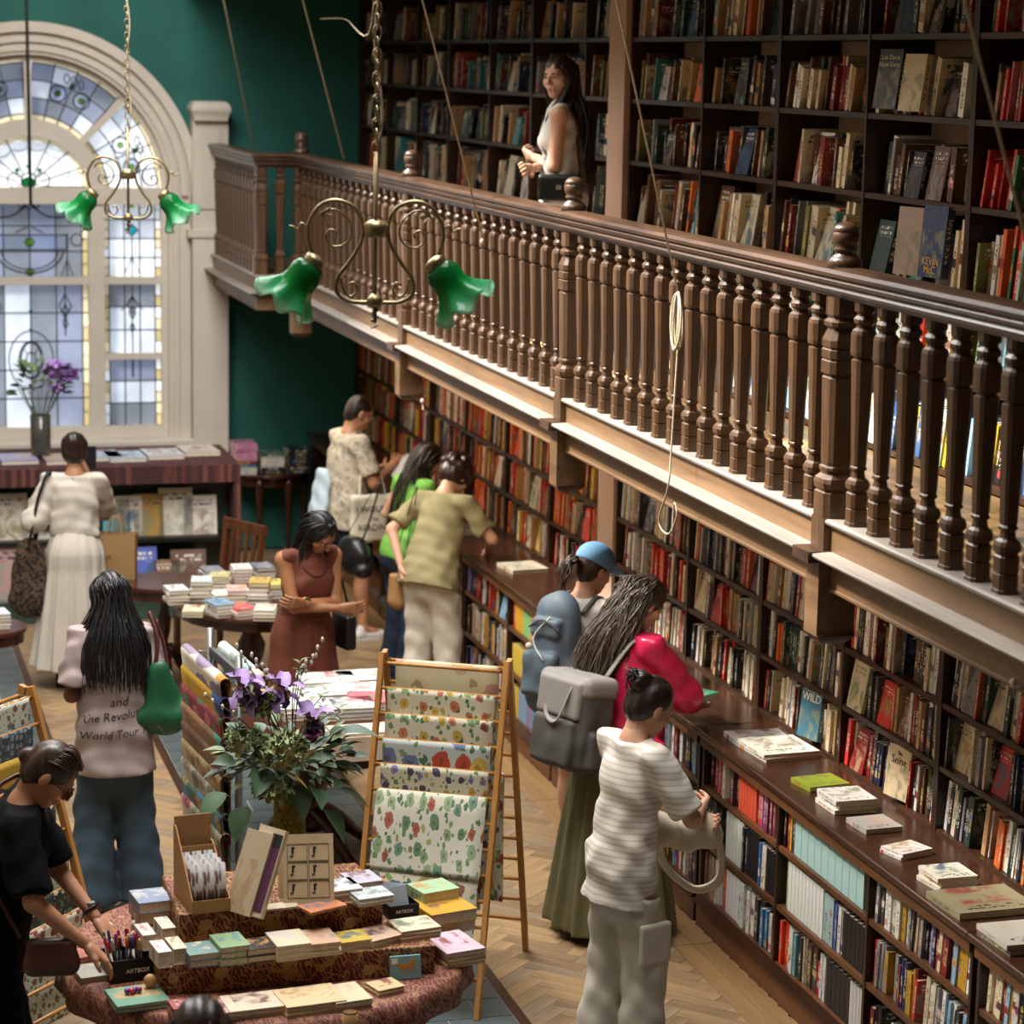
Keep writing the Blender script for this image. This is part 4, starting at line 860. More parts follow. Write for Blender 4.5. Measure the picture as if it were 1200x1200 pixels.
for nm, gold in (('morris_cloth', ('#9a7040', '#b88f58')), ('cloth_table', ('#96604a', '#b0825c'))):
    m_ = MATS[nm]; nt = m_.node_tree; nt.nodes.remove(nt.nodes['UV Map']); tc = nt.nodes.new('ShaderNodeTexCoord'); mp = [x for x in nt.nodes if x.type == 'MAPPING'][0]; nt.links.new(tc.outputs['Object'], mp.inputs[0]); mp.inputs['Scale'].default_value = (13, 13, 13); mp.inputs['Rotation'].default_value = (.9, .3, .4)
    for nd in [x for x in nt.nodes if x.type == 'TEX_VORONOI']: nd.voronoi_dimensions = '3D'
    for nd in [x for x in nt.nodes if x.type == 'VALTORGB']:
        if nd.color_ramp.interpolation != 'CONSTANT':
            for e, c in zip(nd.color_ramp.elements, ('#6d2a22', gold[0], '#5a2420', gold[1])): e.color = (*srgb(c), 1)
def uv_sheet(name, fn, nu, nv, mat, parent, thick=.0012):
    mb = MB().grid(fn, nu, nv); me = mb.mesh(name, True); l = me.uv_layers.new(name='UVMap')
    for lp in me.loops: i = lp.vertex_index; l.data[lp.index].uv = ((i % (nu+1))/nu, (i//(nu+1))/nv)
    return solid(link(name, me, mat, parent), thick)
def easel(origin, ux, uf, width, spread, apex, sheets, label, back_sheets=(), glabel='', nr=13):
    e = empty('display_ladder', origin, 0, label, 'display rack', 'wooden folding racks'); ux = Vector((*ux, 0)).normalized(); uf = Vector((*uf, 0)).normalized(); hw = width/2
    for s_ in (-1, 1):
        for f_ in (1, -1):
            o = bevel(MB().bar(ux*s_*hw+uf*f_*spread, ux*s_*hw+Vector((0, 0, apex))+uf*f_*.018, .034, .024, ux).build('leg', 'ladder_wood', e), .003)
        MB().tube([ux*s_*(hw-.022)+Vector((0, 0, apex-.04))-uf*.04, ux*s_*(hw-.022)+Vector((0, 0, apex-.04))+uf*.04], .006, 6).build('hinge_bolt', 'brass', e)
    def at(s, f_): return (uf*f_*(spread*s+.018*(1-s))+Vector((0, 0, apex*(1-s))))
    for f_ in (1, -1):
        for k in range(nr):
            p = at(.03+.93*k/nr, f_); MB().tube([p-ux*(hw+.012), p+ux*(hw+.012)], .0085, 8).build('rung', 'ladder_wood', e, True)
    for grp, f_ in ((sheets, 1), (back_sheets, -1)):
        for k, mat, Ls, wd, lb in grp:
            p = at(.03+.93*k/nr, f_); w2 = wd/2; r0 = .0105; sd = rg.random()*9
            def fn(u, v, p=p, w2=w2, Ls=Ls, f_=f_, sd=sd, k=k):
                s = v*(Ls+.16+PI*r0)-.16; x = ux*(u*2-1)*w2
                if s < 0: q = -uf*f_*r0+Vector((0, 0, s)); 
                elif s < PI*r0: a = s/r0; q = uf*f_*(-math.cos(a)*r0)+Vector((0, 0, math.sin(a)*r0))
                else: d = s-PI*r0; sl = (spread/apex if Ls < .45 and k in (5, 8) and f_ == 1 and nr == 13 else 0); q = uf*f_*(r0+sl*d*.96+(.012 if sl else 0)*min(1, d*20)+.006*math.sin(d*9+u*3+sd)*d/.3)+Vector((0, 0, -d*(.957 if sl else 1)))
                return p+x+q
            o = uv_sheet('paper_sheet', fn, 8, 26, mat, None); o.location = origin; tag(o, lb, 'wrapping paper', glabel)
    return e
RO_ = Vector((2.665, 10.44, 0))
easel(RO_, (.87, -.49), (-.49, -.87), .57, .455, 1.49, [(1, 'sheet_garden', .42, .49, 'botanical sheet with red and yellow flowers, top of the front rack'), (2, 'sheet_blooms', .42, .49, 'botanical sheet with round red blooms, second on the front rack'), (3, 'sheet_poppies', .42, .49, 'pale blue sheet with big orange poppies on the front rack'), (4, 'sheet_violets', .42, .49, 'cream sheet with violet and yellow blossoms on the front rack'), (5, 'sheet_leaves', .345, .50, 'large cream sheet of green leaves in the middle of the front rack'), (8, 'sheet_birds', .42, .49, 'bird patterned sheet at the bottom of the front rack')],
      'A-frame wooden rack hung with botanical paper sheets near the striped shirt', [(0, 'sheet_pale', .25, .47, 'faded pale sheet over the top rung of the front rack'), (2, 'sheet_grey', .7, .46, 'grey-green sheet on the back of the front rack'), (5, 'sheet_garden', .6, .46, 'flowered sheet low on the back of the front rack')], 'paper sheets on the front rack')
easel(Vector((.655, 10.28, 0)), (.67, .74), (.74, -.67), .58, .44, 1.43, [(0, 'sheet_grey', .3, .5, 'pale dotted sheet at the top of the left rack'), (1, 'sheet_night', .3, .46, 'blue-grey speckled sheet near the top of the left rack'), (2, 'sheet_moon', .3, .5, 'dark sheet with yellow moons on the left rack'), (4, 'sheet_dark', .3, .5, 'dark floral sheet behind the head in sunglasses'), (5, 'sheet_scroll', .3, .5, 'red scroll sheet beside the face with sunglasses'), (6, 'sheet_garden', .3, .5, 'pale green flowered sheet halfway down the left rack'), (7, 'sheet_dark', .3, .5, 'dark night-garden sheet above the red scroll sheet'), (8, 'sheet_scroll', .3, .5, 'brown figured sheet low on the left rack'), (9, 'sheet_grey', .3, .5, 'mint green sheet lowest on the left rack')],
      'A-frame wooden rack at left edge behind the woman in black', (), 'paper sheets on the left rack', 12)
# ---------------------------------------------------------------- gift wrap stand
plain('steel', '#8d8f8c', .35, .8, var=.08)
gx, gy = 1.7, 10.55
gs = empty('wrap_stand', (gx, gy, 0), .1, 'upright metal stand draped with gift wrap beside the flowers', 'display rack')
for dy in (-.24, .24): MB().tube([(0, dy, 0), (0, dy, 1.56+(.02 if dy > 0 else 0))], .017, 12).build('pole', 'steel', gs, True)
MB().box(-.2, .2, -.3, .3, 0, .02).build('base_plate', 'steel', gs); MB().box(-.01, .01, -.24, .24, 1.46, 1.5).build('crossbar', 'steel', gs)
motif('wrap_a', '#d9d2c0', ['#c98a3a', '#c8b070', '#8a7a90', '#e0d8c8'], 2.5, False, .6); motif('wrap_b', '#b8942e', ['#2f5a98', '#c8a030', '#d8d0c0'], 2, False, .6); motif('wrap_c', '#8a3a44', ['#c87a80', '#5a7a5a', '#a04a50'], 6, False, .45); motif('wrap_d', '#8a6a50', ['#5a9a88', '#a07a58', '#74573e'], 2, False, .5); motif('wrap_e', '#7a5c44', ['#86684c', '#6a4e3a'], 2, False, .5); motif('wrap_f', '#a08a64', ['#7a6444', '#b09a74'], 7, False, .4); motif('wrap_g', '#a8a494', ['#6a6a60', '#8a8070'], 5, False, .5); motif('wrap_h', '#4f6a5a', ['#8a4a40', '#4a7aa0', '#a0946a'], 6, False, .5); motif('wrap_i', '#b5a89a', ['#7a8a70', '#a05a5a'], 5, False, .5); motif('wrap_j', '#9fc4c4', ['#d8b8a0', '#c8d8d0', '#88b0b0'], 2, False, .6)
WN = [('wrap_a', 'white and ochre'), ('wrap_b', 'blue and yellow'), ('wrap_c', 'crimson floral'), ('wrap_d', 'brown and teal'), ('wrap_e', 'plain brown'), ('wrap_f', 'tan ribbed'), ('wrap_g', 'grey patterned'), ('wrap_h', 'green mixed'), ('wrap_i', 'pale rose')]
for k, (mt, nm) in enumerate(WN):
    for s_ in ((-1, 1) if k == 0 else (-1,)):
        z = 1.47-k*.085; xo = s_*.085; r0 = .024
        rod_p = [(xo*.1, -.24, z), (xo, -.35, z), (xo, .35, z), (xo*.1, .24, z)]
        MB().tube(rod_p, .0035, 5).build('rod', 'steel', gs, True)
        def fn(u, v, xo=xo, z=z, s_=s_, r0=r0):
            L1 = .17; s = v*(L1*2+PI*r0)-L1; y = (u*2-1)*.34
            if s < 0: q = (-r0*s_, s)
            elif s < PI*r0: a = s/r0; q = (-r0*math.cos(a)*s_, r0*math.sin(a))
            else: q = ((r0-.02*(s-PI*r0)/.17)*s_, -(s-PI*r0))
            return (xo+q[0], y, z+q[1])
        o = uv_sheet('gift_wrap', fn, 6, 24, 'wrap_j' if s_ > 0 else mt, None); o.location = (gx, gy, 0); o.rotation_euler = (0, 0, .1)
        tag(o, 'pale blue gift wrap on the right side of the metal stand' if s_ > 0 else f'{nm} gift wrap sheet, {ORD[k]} from the top of the stand', 'gift wrap', 'gift wrap on the stand')
# ---------------------------------------------------------------- tables
def turned_table(name, loc, R, z, label, top='mahogany', ry=None, feet=3, apron=.06, col=.06):
    t = empty(name, loc, 0, label, 'table'); ry = ry or R
    for nm, r0, z0, z1 in (('top', 1.0, z-.028, z), ('apron', .93, z-.028-apron, z-.0285)):
        pts = [(math.cos(2*PI*k/40)*R*r0, math.sin(2*PI*k/40)*ry*r0) for k in range(40)]; o = MB().prism(pts, 'z', z0, z1).build(nm, top, t, fix=True)
        if nm == 'top': bevel(o, .008)
    MB().lathe([(.16, col*1.5), (.2, col*1.6), (.24, col), (.3, col*.8), (.36, col*1.3), (.44, col*1.5), (.5, col), (.6, col*.8), (z-.09, col*1.7)], 16).build('pedestal', 'mahogany', t, True)
    for k in range(feet):
        a = 2*PI*k/feet+.5; c_, s_ = math.cos(a), math.sin(a)
        MB().tube(crv([(c_*.03, s_*.03, .24), (c_*.3*R, s_*.3*R, .2), (c_*.55*R, s_*.55*R, .08), (c_*.7*R, s_*.7*R, .025)], 4), [.045]*4+[.038]*4+[.03]*4+[.025], 8).build('foot', 'mahogany', t, True)
    return t
RT = (2.63, 15.25); turned_table('round_table', (*RT, 0), .52, .74, 'oval pedestal table piled with pale paperbacks near the arched window', ry=.68)
rt2 = atz((178, 692), .7); turned_table('side_table', (rt2.x+.12, rt2.y+.3, 0), .3, .7, 'small round side table half hidden behind the paperback table', col=.03)
stacks = [((207, 697), 4, .022, ['#d8d0c0', '#cfd8d8']), ((236, 690), 5, .025, ['#d8d4c8', '#c8d8d8']), ((227, 716), 2, .018, ['#ded2b0']), ((258, 680), 4, .02, ['#dcd2c4', '#c9c088']), ((248, 672), 3, .02, ['#d8cfc8', '#8a8a90']), ((258, 713), 4, .02, ['#e0dcd4', '#8aa8c0']), ((260, 700), 3, .02, ['#d8d4cc', '#e6e2da']), ((282, 716), 3, .02, ['#e0d8cc', '#d04a5a']), ((278, 698), 4, .024, ['#e2d8cc', '#e0b8b4']), ((304, 694), 6, .025, ['#e6e0d8', '#c8b060']), ((311, 718), 3, .022, ['#e4ded2', '#e0dad0']), ((283, 672), 4, .022, ['#d0b8b8', '#e4dfd6']), ((308, 668), 3, .022, ['#e0dad0', '#6a7080']), ((321, 690), 4, .022, ['#dcdce0', '#d8d070'])]
SN = ['by the left edge', 'second from left edge', 'lying low at front left', 'behind the pink cover', 'beside the chair back', 'at the front with blue cover', 'tilted in the middle', 'with a crimson cover at front', 'with a pale pink cover', 'with a mustard cover, tallest', 'nearest the brown dress', 'at the back in the middle', 'at the back with grey cover', 'with a yellow-green cover']
for (px, n_, th, cols), nm in zip(stacks, SN):
    p = atz(px, .741+n_*th/2); pile(p.x, p.y, .7412, n_, .125, .19, th, rg.uniform(-.3, .3)+1.57*0, cols[:1]*(n_-1)+cols[1:2] if len(cols) > 1 else cols, f'paperback stack {nm} of round table', 'paperbacks on the round table', rg, 'paperback')
le = atz((2, 738), .7); turned_table('side_table', (le.x-.1, le.y+.12, 0), .26, .7, 'small round side table cut by the left frame edge', col=.03)
pile(le.x-.02, le.y+.1, .7012, 4, .13, .19, .022, .1, ['#d8d4c8', '#cfd4d0', '#d8cfc0', '#c8ccd4'], 'paperback stack on the side table at the left frame edge', 'paperbacks at the left edge', rg, 'paperback')
MT = (2.42, 12.3); turned_table('oval_table', (*MT, 0), .55, .76, 'dark oval table stacked with magazines behind the flower arrangement', ry=.85, col=.075, feet=4)
mags = [((385, 800), .3, .24, 2, ['#ddd8d2', '#e6e2dc'], 'white magazine stack at back left'), ((425, 797), .26, .24, 2, ['#d0d4d4', '#d8e0dc'], 'magazine stack with green corner'), ((375, 820), .3, .24, 3, ['#e0dcd8'], 'white magazine stack behind the irises'), ((420, 812), .26, .24, 2, ['#d8c8c4', '#e2dce0'], 'magazine stack with portrait cover'), ((433, 828), .24, .24, 3, ['#d86a78', '#dcd8d4'], 'magazine stack with pink spine'), ((408, 835), .26, .24, 3, ['#d8d4cc', '#9fb0b8'], 'magazine stack with blue landscape'), ((427, 862), .24, .2, 1, ['#e0d2c8'], 'peach leaflet'), ((352, 835), .24, .24, 3, ['#e4e0da'], 'plain white magazine stack')]
for px, w_, l_, n_, cols, nm in mags:
    p = atz(px, .77); pile(p.x, p.y, .7612, n_, w_, l_, .02, rg.uniform(-.2, .2), cols, f'{nm} on the oval table', 'magazines on the oval table', rg, 'magazine')
bx = empty('cardboard_box', (2.52, 11.47, .7605), .05, 'low cream cardboard box at the front of the oval table', 'box'); MB().box(-.17, .2, -.1, .1, 0, .12).build('carton', plain('cream_card', '#d3c0aa', .8), bx); MB().box(-.16, .19, -.09, .09, .12, .135).build('lid_flap', 'cream_card', bx)
# half-moon table at the green wall
hm = empty('console_table', (3.66, 20.58, 0), 0, 'half-moon mahogany console table against the green wall', 'table'); zt_ = .69
pts = [(.37*math.cos(PI+PI*k/24), .52*math.sin(PI+PI*k/24)) for k in range(25)]
bevel(MB().prism(pts, 'z', zt_-.025, zt_).build('top', 'mahogany', hm, fix=True), .006); MB().prism([(x*.92, y*.9) for x, y in pts], 'z', zt_-.1, zt_-.026).build('apron', 'mahogany', hm, fix=True)
for x, y in ((-.31, -.12), (.31, -.12), (-.12, -.44), (.12, -.44)): MB().lathe([(0, .016), (.35, .02), (zt_-.1, .032), (zt_-.03, .034)], 8, (x, y, 0)).build('leg', 'mahogany', hm, True)
for dx, n_, cols, nm in ((-.23, 9, ['#d8cfc0', '#d8cfc0', '#3a6a88', '#7a2a30', '#d08aa8', '#d08aa8', '#d08aa8', '#d08aa8', '#d08aa8'], 'pink-topped'), (.0, 6, ['#1c1c22', '#1c1c22', '#d8d0c4', '#e0dacc', '#d8cfc0', '#2f5a4a'], 'cream and green'), (.22, 7, ['#181a20']*7, 'navy')): pile(3.66+dx, 20.3, zt_+.001, n_, .24, .19, .028, PI/2, cols, f'{nm} stack on the half-moon table', 'books on the half-moon table', rg, 'hardback')
# slat-back chair
ch_ = empty('wooden_chair', (2.6, 16.5, 0), math.radians(-62), 'wooden slat-back chair behind the paperback table', 'chair')
wood('chair_wood', '#3a2014', '#6b3d22', .35, 'z', 6, 14)
bevel(MB().box(-.21, .21, -.2, .2, .43, .465).build('seat', 'chair_wood', ch_), .01)
for x in (-.19, .19): MB().bar((x, .18, 0), (x, .18, .46), .035).build('leg', 'chair_wood', ch_); MB().bar((x, -.18, 0), (x, -.18, .46), .035).build('leg', 'chair_wood', ch_); MB().bar((x, .18, .46), (x*1.05, .25, .93), .035).build('back_post', 'chair_wood', ch_)
MB().bar((-.23, .25, .93), (.23, .25, .93), .03, .07).build('top_rail', 'chair_wood', ch_); MB().bar((-.2, .2, .58), (.2, .2, .58), .025, .04).build('lower_rail', 'chair_wood', ch_)
for k in range(4): x = -.12+k*.08; MB().bar((x, .2, .58), (x, .247, .92), .035, .012).build('slat', 'chair_wood', ch_)
# ---------------------------------------------------------------- window display unit
FY = 18.1; DX0, DX1 = .4, 3.02; DT = 1.12
plain('green_marble', '#33483f', .3, var=.35, vscale=14); motif('maroon_cloth', '#3a1a1a', ['#5a2a26', '#4a2220', '#6a3a30'], 1, False, .4); mm = MATS['maroon_cloth'].node_tree; mm.nodes.remove(mm.nodes['UV Map']); tcn = mm.nodes.new('ShaderNodeTexCoord'); mm.links.new(tcn.outputs['Object'], [x for x in mm.nodes if x.type == 'MAPPING'][0].inputs[0]); [x for x in mm.nodes if x.type == 'MAPPING'][0].inputs['Scale'].default_value = (16, 16, 16)
du = empty('display_counter', ((DX0+DX1)/2, FY+.45, 0), 0, 'cloth-trimmed display counter with picture books below the arched window', 'counter')
def D(o): return ch(o, du)
D(MB().box(DX0, DX1, FY+.3, FY+.95, 0, DT-.03).build('carcass', 'green_marble')); D(MB().box(DX0, DX1+.02, FY, FY+.97, DT-.03, DT).build('top', 'maroon_cloth'))
D(MB().box(DX0, DX1+.02, FY-.006, FY, DT-.13, DT-.001).build('cloth_fringe', 'maroon_cloth')); D(MB().box(DX0, DX1, FY+.02, FY+.3, .55, .58).build('shelf', 'black_iron')); D(MB().box(DX1-.03, DX1+.02, FY, FY+.95, 0.02, DT-.03).build('end_panel', 'maroon_cloth'))
D(MB().box(DX0, DX1-.03, FY-.1, FY+.3, 0, .16).build('plinth', 'green_marble')); D(MB().box(DX0, DX1-.03, FY+.27, FY+.299, .98, 1.085).build('frieze', 'green_marble'))
def pic(px, y, wid, hgt, th, col, label, tilt=12, seed=.3, z=None, name='picture_book'):
    p = aty(px, y); z = p.z if z is None else z; rgba = (*srgb(col), seed)
    M_ = Matrix.Rotation(-math.radians(tilt), 4, 'X') @ Matrix.Translation((-wid/2, 0, 0)) @ Matrix.Rotation(PI, 4, 'Z') @ Matrix.Translation((-wid, 0, 0)) 
    v, f, mi, uv, pv, pf = book_arrays(th, wid, hgt, M_, rgba); o = link(name, mk_mesh(name, v, f, mi, uv, [rgba]*len(v), ['book_spine', 'book_cover'])); o.location = (p.x, y, z)
    link('page_block', mk_mesh('page_block', pv, pf, None, None, None, ['paper_edge']), None, o); return tag(o, label, 'book', 'picture books below the window')
row1 = [((12, 637), .26, .34, '#cfc8ba', 'grey photographic book with dark figures at far left of the display', .12), ((48, 637), .26, .3, '#c9bfae', 'sepia photograph book left of the white dress', .55), ((137, 632), .2, .28, '#5aa0a8', 'turquoise book partly behind the paper bag', .9), ((150, 630), .22, .3, '#d2c8b6', 'cream book behind the gold book', .3), ((175, 627), .22, .31, '#a9823c', 'gold book with an arched palace on its cover', .72), ((207, 625), .25, .35, '#d5cdbc', 'white book with a black silhouette figure', .44), ((235, 622), .25, .29, '#dcd4cc', 'white-framed book with pink seascape at display right end', .02)]
for px, w_, h_, c, lb, sd in row1: pic(px, FY+.12, w_, h_, .02, c, lb, 10, sd, z=.581)
row2 = [((20, 705), .5, .4, '#b08a86', 'large pink cherry-tree picture book low at left', .06), ((165, 690), .25, .36, '#5a68b8', 'blue-violet book with golden arch on the low display row', .74), ((196, 690), .2, .26, '#8a6a4a', 'brown picture book right of the blue-violet book', .52), ((222, 690), .26, .33, '#6a5248', 'brown-pink book beside the chair', .25)]
for px, w_, h_, c, lb, sd in row2: pic(px, FY-.02, w_, h_, .02, c, lb, 10, sd, z=.1605)
for px, c, lb in (((20, 537), '#8f94b4', 'lilac picture book flat at left end of the counter'), ((72, 537), '#a89890', 'brown picture book under the vase'), ((118, 533), '#9fb4c4', 'pale blue book behind the dark bun'), ((146, 534), '#b0bcc8', 'glossy blue-white book right of the bun'), ((190, 531), '#c4c8cc', 'silvery large book in the middle of the counter'), ((232, 527), '#cdc2b8', 'pale stacked book at right end of the counter')):
    p = atz(px, DT+.02); lying(p.x, max(p.y, FY+.2), DT+.0006, .27, .36, .03, .05, c, lb, 'book', 'books on the display counter')
# ---------------------------------------------------------------- plants
plain('leaf_green', '#3f5c3c', .5, var=.35, vscale=8); plain('leaf_pale', '#6f8058', .6, var=.3, vscale=9); plain('leaf_grey', '#5f7266', .6, var=.25); plain('petal_purple', '#9d7fb8', .6, var=.3, vscale=20); plain('petal_dark', '#3c2848', .6, var=.3); plain('petal_yellow', '#c9ac5a', .6); plain('petal_rose', '#8a4a6a', .6); plain('hydrangea', '#8d9a6c', .65, var=.3, vscale=15); plain('stem_green', '#4a5a34', .7); plain('twig_brown', '#5a4636', .8); plain('catkin', '#d0c6b8', .8); plain('thistle', '#6a7a88', .7); plain('moss', '#6a6a2c', .95, var=.6, vscale=60, bump=.8, bscale=120); plain('lily_yellow', '#d0b450', .5)
def leaf_mesh(L, Wd, curl=.25, nseg=6, lob=0):
    mb = MB()
    for i in range(nseg+1):
        t = i/nseg; w = Wd*math.sin(PI*min(1, t**.8*.97+.03))*(1+lob*math.sin(t*18)); z = -curl*L*t*t
        mb.v += [(-w/2, L*t, z+w*.18), (0, L*t, z), (w/2, L*t, z+w*.18)]
    for i in range(nseg):
        for k in (0, 1): mb.f.append((i*3+k, i*3+k+1, i*3+k+4, i*3+k+3))
    return mb.mesh('leaf', True)
def put(me, name, mat, parent, loc, direc, roll=0, sc=1):
    o = bpy.data.objects.new(name, me); COL.objects.link(o); o.parent = parent
    if not me.materials: me.materials.append(MATS[mat])
    d = Vector(direc).normalized(); q_ = d.to_track_quat('Y', 'Z'); o.rotation_mode = 'QUATERNION'; o.rotation_quaternion = q_ @ Euler((0, roll, 0)).to_quaternion(); o.location = loc; o.scale = (sc,)*3; return o
def petals(mat, L, Wd, n_, el, nm):
    mb = MB(); r = random.Random(n_)
    for k in range(n_):
        a = 2*PI*k/n_+r.uniform(-.2, .2); e = el+r.uniform(-.2, .2)
        m = Matrix.Rotation(a, 4, 'Z') @ Matrix.Rotation(e, 4, 'X'); me = []
        for i in range(5):
            t = i/4; w = Wd*(.3+.7*math.sin(PI*t*.8+.25)); rz_ = .006*math.sin(t*9+k)
            me += [m @ Vector((x*w/2, L*t, -L*.5*t*t+rz_*x*x*2+abs(x)*.1*Wd)) for x in (-1, -.5, 0, .5, 1)]
        mb.add(me, [(i*5+j, i*5+j+1, i*5+j+6, i*5+j+5) for i in range(4) for j in range(4)])
    me = mb.mesh(nm, True); me.materials.append(MATS[mat]); return me
LM = {k: leaf_mesh(*a) for k, a in dict(big=(.12, .085, .3), mid=(.09, .05, .35), small=(.07, .03, .3), long=(.2, .035, .4)).items()}
def leafcopy(k, mat):
    nm = k+mat
    if nm not in LM: LM[nm] = LM[k].copy(); LM[nm].materials.append(MATS[mat])
    return LM[nm]
iris_up = petals('petal_purple', .07, .05, 3, 1.0, 'iris_standard'); iris_dn = petals('petal_purple', .065, .045, 3, -.35, 'iris_fall'); iris_dk = petals('petal_dark', .055, .045, 3, -.6, 'iris_fall'); iris_c = petals('petal_yellow', .035, .02, 3, .2, 'iris_beard')
hyd = petals('hydrangea', .03, .022, 4, .3, 'floret')
def sph(rng, el0=-1, el1=1):
    a = rng.uniform(0, 2*PI); z = rng.uniform(el0, el1); r = math.sqrt(max(0, 1-z*z)); return Vector((r*math.cos(a), r*math.sin(a), z))
VP = Vector((1.83, 9.7, .76))
fv = empty('flower_vase', VP, 0, 'moss-covered vase with purple irises, hydrangea and willow twigs', 'flowers')
MB().lathe([(0, .06), (.02, .065), (.36, .066), (.38, .062)], 20).build('vase', 'moss', fv, True)
FC = Vector((0, 0, .5)); rf = random.Random(12)
def fl_at(px, dy=0): q = aty(px, VP.y+dy); return q-VP
def stem(to, r=.003, mat='stem_green', frm=(0, 0, .36)):
    to = Vector(to); mid = Vector((to.x*.35, to.y*.35, (to.z+.45)/2+.03)); MB().tube(crv([frm, mid, to], 5), r, 5).build('stem', mat, fv, True)
for px, dy, dk in (((283, 805), -.12, 0), ((331, 808), -.1, 0), ((365, 843), -.16, 1), ((300, 812), -.1, 0)):
    c = fl_at(px, dy); stem(c)
    for me, up, nm in ((iris_up, .0, 'iris_standard'), (iris_dk if dk else iris_dn, -.01, 'iris_fall'), (iris_c, .005, 'iris_beard')): put(me, nm, None, fv, c+Vector((0, 0, up)), (rf.uniform(-.3, .3), 1, rf.uniform(-.2, .2)), rf.uniform(-.5, .5), 1.25)
    put(iris_dk, 'iris_fall', None, fv, c+Vector((.01, -.01, -.02)), (.4, 1, -.3), .3, .9)
for px, dy, R in (((333, 885), -.2, .085), ((318, 930), -.17, .06), ((302, 828), -.06, .06), ((285, 870), -.14, .05)):
    c = fl_at(px, dy); stem(c)
    for k in range(26): d = sph(rf, -.3, 1); put(hyd, 'floret', None, fv, c+d*R, d.cross(Vector((0, 0, 1)))+Vector((.01, 0, 0)), rf.uniform(0, 6), rf.uniform(.9, 1.4))
for k in range(210):
    d = sph(rf, -.35, .75); r = rf.uniform(.08, .23); kind, mat = rf.choice((('big', 'leaf_green'), ('mid', 'leaf_green'), ('mid', 'leaf_grey'), ('small', 'leaf_pale'), ('small', 'hydrangea'), ('mid', 'leaf_pale'), ('small', 'leaf_grey'))); p = FC+Vector((d.x*r*1.2, d.y*r, d.z*r*.8)); put(leafcopy(kind, mat), 'leaf', None, fv, p, d+Vector((0, 0, .1)), rf.uniform(-.6, .6), rf.uniform(.6, 1.1))
for px, dr, mat, k in (((265, 930), (-1, -.4, -.5), 'leaf_green', 'big'), ((290, 945), (-.6, -.6, -.7), 'leaf_green', 'big'), ((345, 920), (.2, -.9, -.6), 'leaf_green', 'big'), ((395, 925), (1, -.3, -.25), 'leaf_green', 'big'), ((385, 895), (1, .1, -.1), 'leaf_green', 'big'), ((400, 860), (1, -.2, .2), 'leaf_grey', 'big'), ((380, 950), (.7, -.5, -.7), 'leaf_green', 'big'), ((310, 900), (-.3, -.9, -.3), 'leaf_green', 'big')): put(leafcopy(k, mat), 'leaf', None, fv, fl_at(px, -.14), dr, rf.uniform(-.4, .4), 1.25)
put(leafcopy('long', 'lily_yellow'), 'lily_petal', None, fv, fl_at((335, 905), -.26), (.9, -.2, -.35), .4, .55)
c = fl_at((367, 870), -.2); stem(c); put(petals('petal_rose', .05, .035, 6, 1.1, 'rose_bloom'), 'rose_bloom', None, fv, c, (0, 1, 0))
for a, b in (((302, 800), (276, 757)), ((318, 800), (292, 768)), ((352, 795), (381, 750)), ((345, 800), (366, 770)), ((290, 850), (240, 815)), ((312, 815), (310, 780))):
    p0, p1 = fl_at(a, -.05), fl_at(b, -.05); MB().tube(crv([(0, 0, .36), (p0+Vector((0, 0, .36)))*.5, p0, p1], 5), .0022, 4).build('twig', 'twig_brown', fv)
    for k in range(5): t = .1+.2*k; q = p0.lerp(p1, t+.08)+Vector((rf.uniform(-.01, .01), 0, .004)); MB().sphere(q, (.007, .007, .013), 7, 5).build('catkin', 'catkin', fv, True)
for px in ((278, 855), (300, 862), (290, 872), (270, 880), (310, 875)):
    c = fl_at(px, -.15); stem(c, .002)
    tb = MB()
    for k in range(14): d = sph(rf, -.2, 1); tb.tube([c, c+d*.045], [.003, .0006], 4)
    tb.build('sea_holly', rf.choice(('thistle', 'leaf_grey', 'leaf_pale')), fv)
for px in ((355, 800), (378, 815), (352, 775), (398, 830)):
    c = fl_at(px, -.08); stem(c, .002)
    for k in range(7): put(leafcopy('small', 'leaf_pale'), 'leaf', None, fv, c+Vector((0, 0, -.01*k)), (math.cos(k*2.4), math.sin(k*2.4), .8), 0, .55)
# small vase on the window counter
vp = aty((48, 535), FY+.45); V2 = Vector((vp.x, FY+.45, DT)); f2 = empty('glass_vase', V2+Vector((0, 0, .0305)), 0, 'clear glass vase of lilac blossom and greenery on the window counter', 'flowers')
n = NB('clear_glass'); n.b.inputs['Transmission Weight'].default_value = .9; n.fin(srgb('#c8c8b8'), .05)
solid(MB().lathe([(0, .05), (.01, .07), (.3, .075)], 18, cap=False).build('vase', 'clear_glass', f2, True), .004)
for k in range(16): a = 2*PI*k/16; MB().tube([(.03*math.cos(a), .03*math.sin(a), .01), (.055*math.cos(a+1), .055*math.sin(a+1), .3), (.16*math.cos(a+1), .16*math.sin(a+1), .5)], .004, 4).build('stem', 'stem_green', f2)
for k in range(46): d = sph(rf, -.2, 1); p = Vector((0, 0, .48))+Vector((d.x*.18, d.y*.12, d.z*.2)); put(leafcopy(rf.choice(('mid', 'small')), rf.choice(('leaf_green', 'leaf_pale', 'leaf_pale'))), 'leaf', None, f2, p, d+Vector((0, 0, .4)), rf.uniform(-.6, .6), 1.1)
plain('lilac_petal', '#a47fc0', .7, var=.25, vscale=20); lil = petals('lilac_petal', .05, .04, 5, .4, 'blossom')
for px in ((64, 428), (72, 440), (80, 447), (68, 452), (60, 436), (75, 432), (84, 440)):
    c = aty(px, FY+.4)-(V2+Vector((0, 0, .03)))
    for k in range(4): put(lil, 'blossom', None, f2, c+sph(rf)*.025, sph(rf), 0, 1)
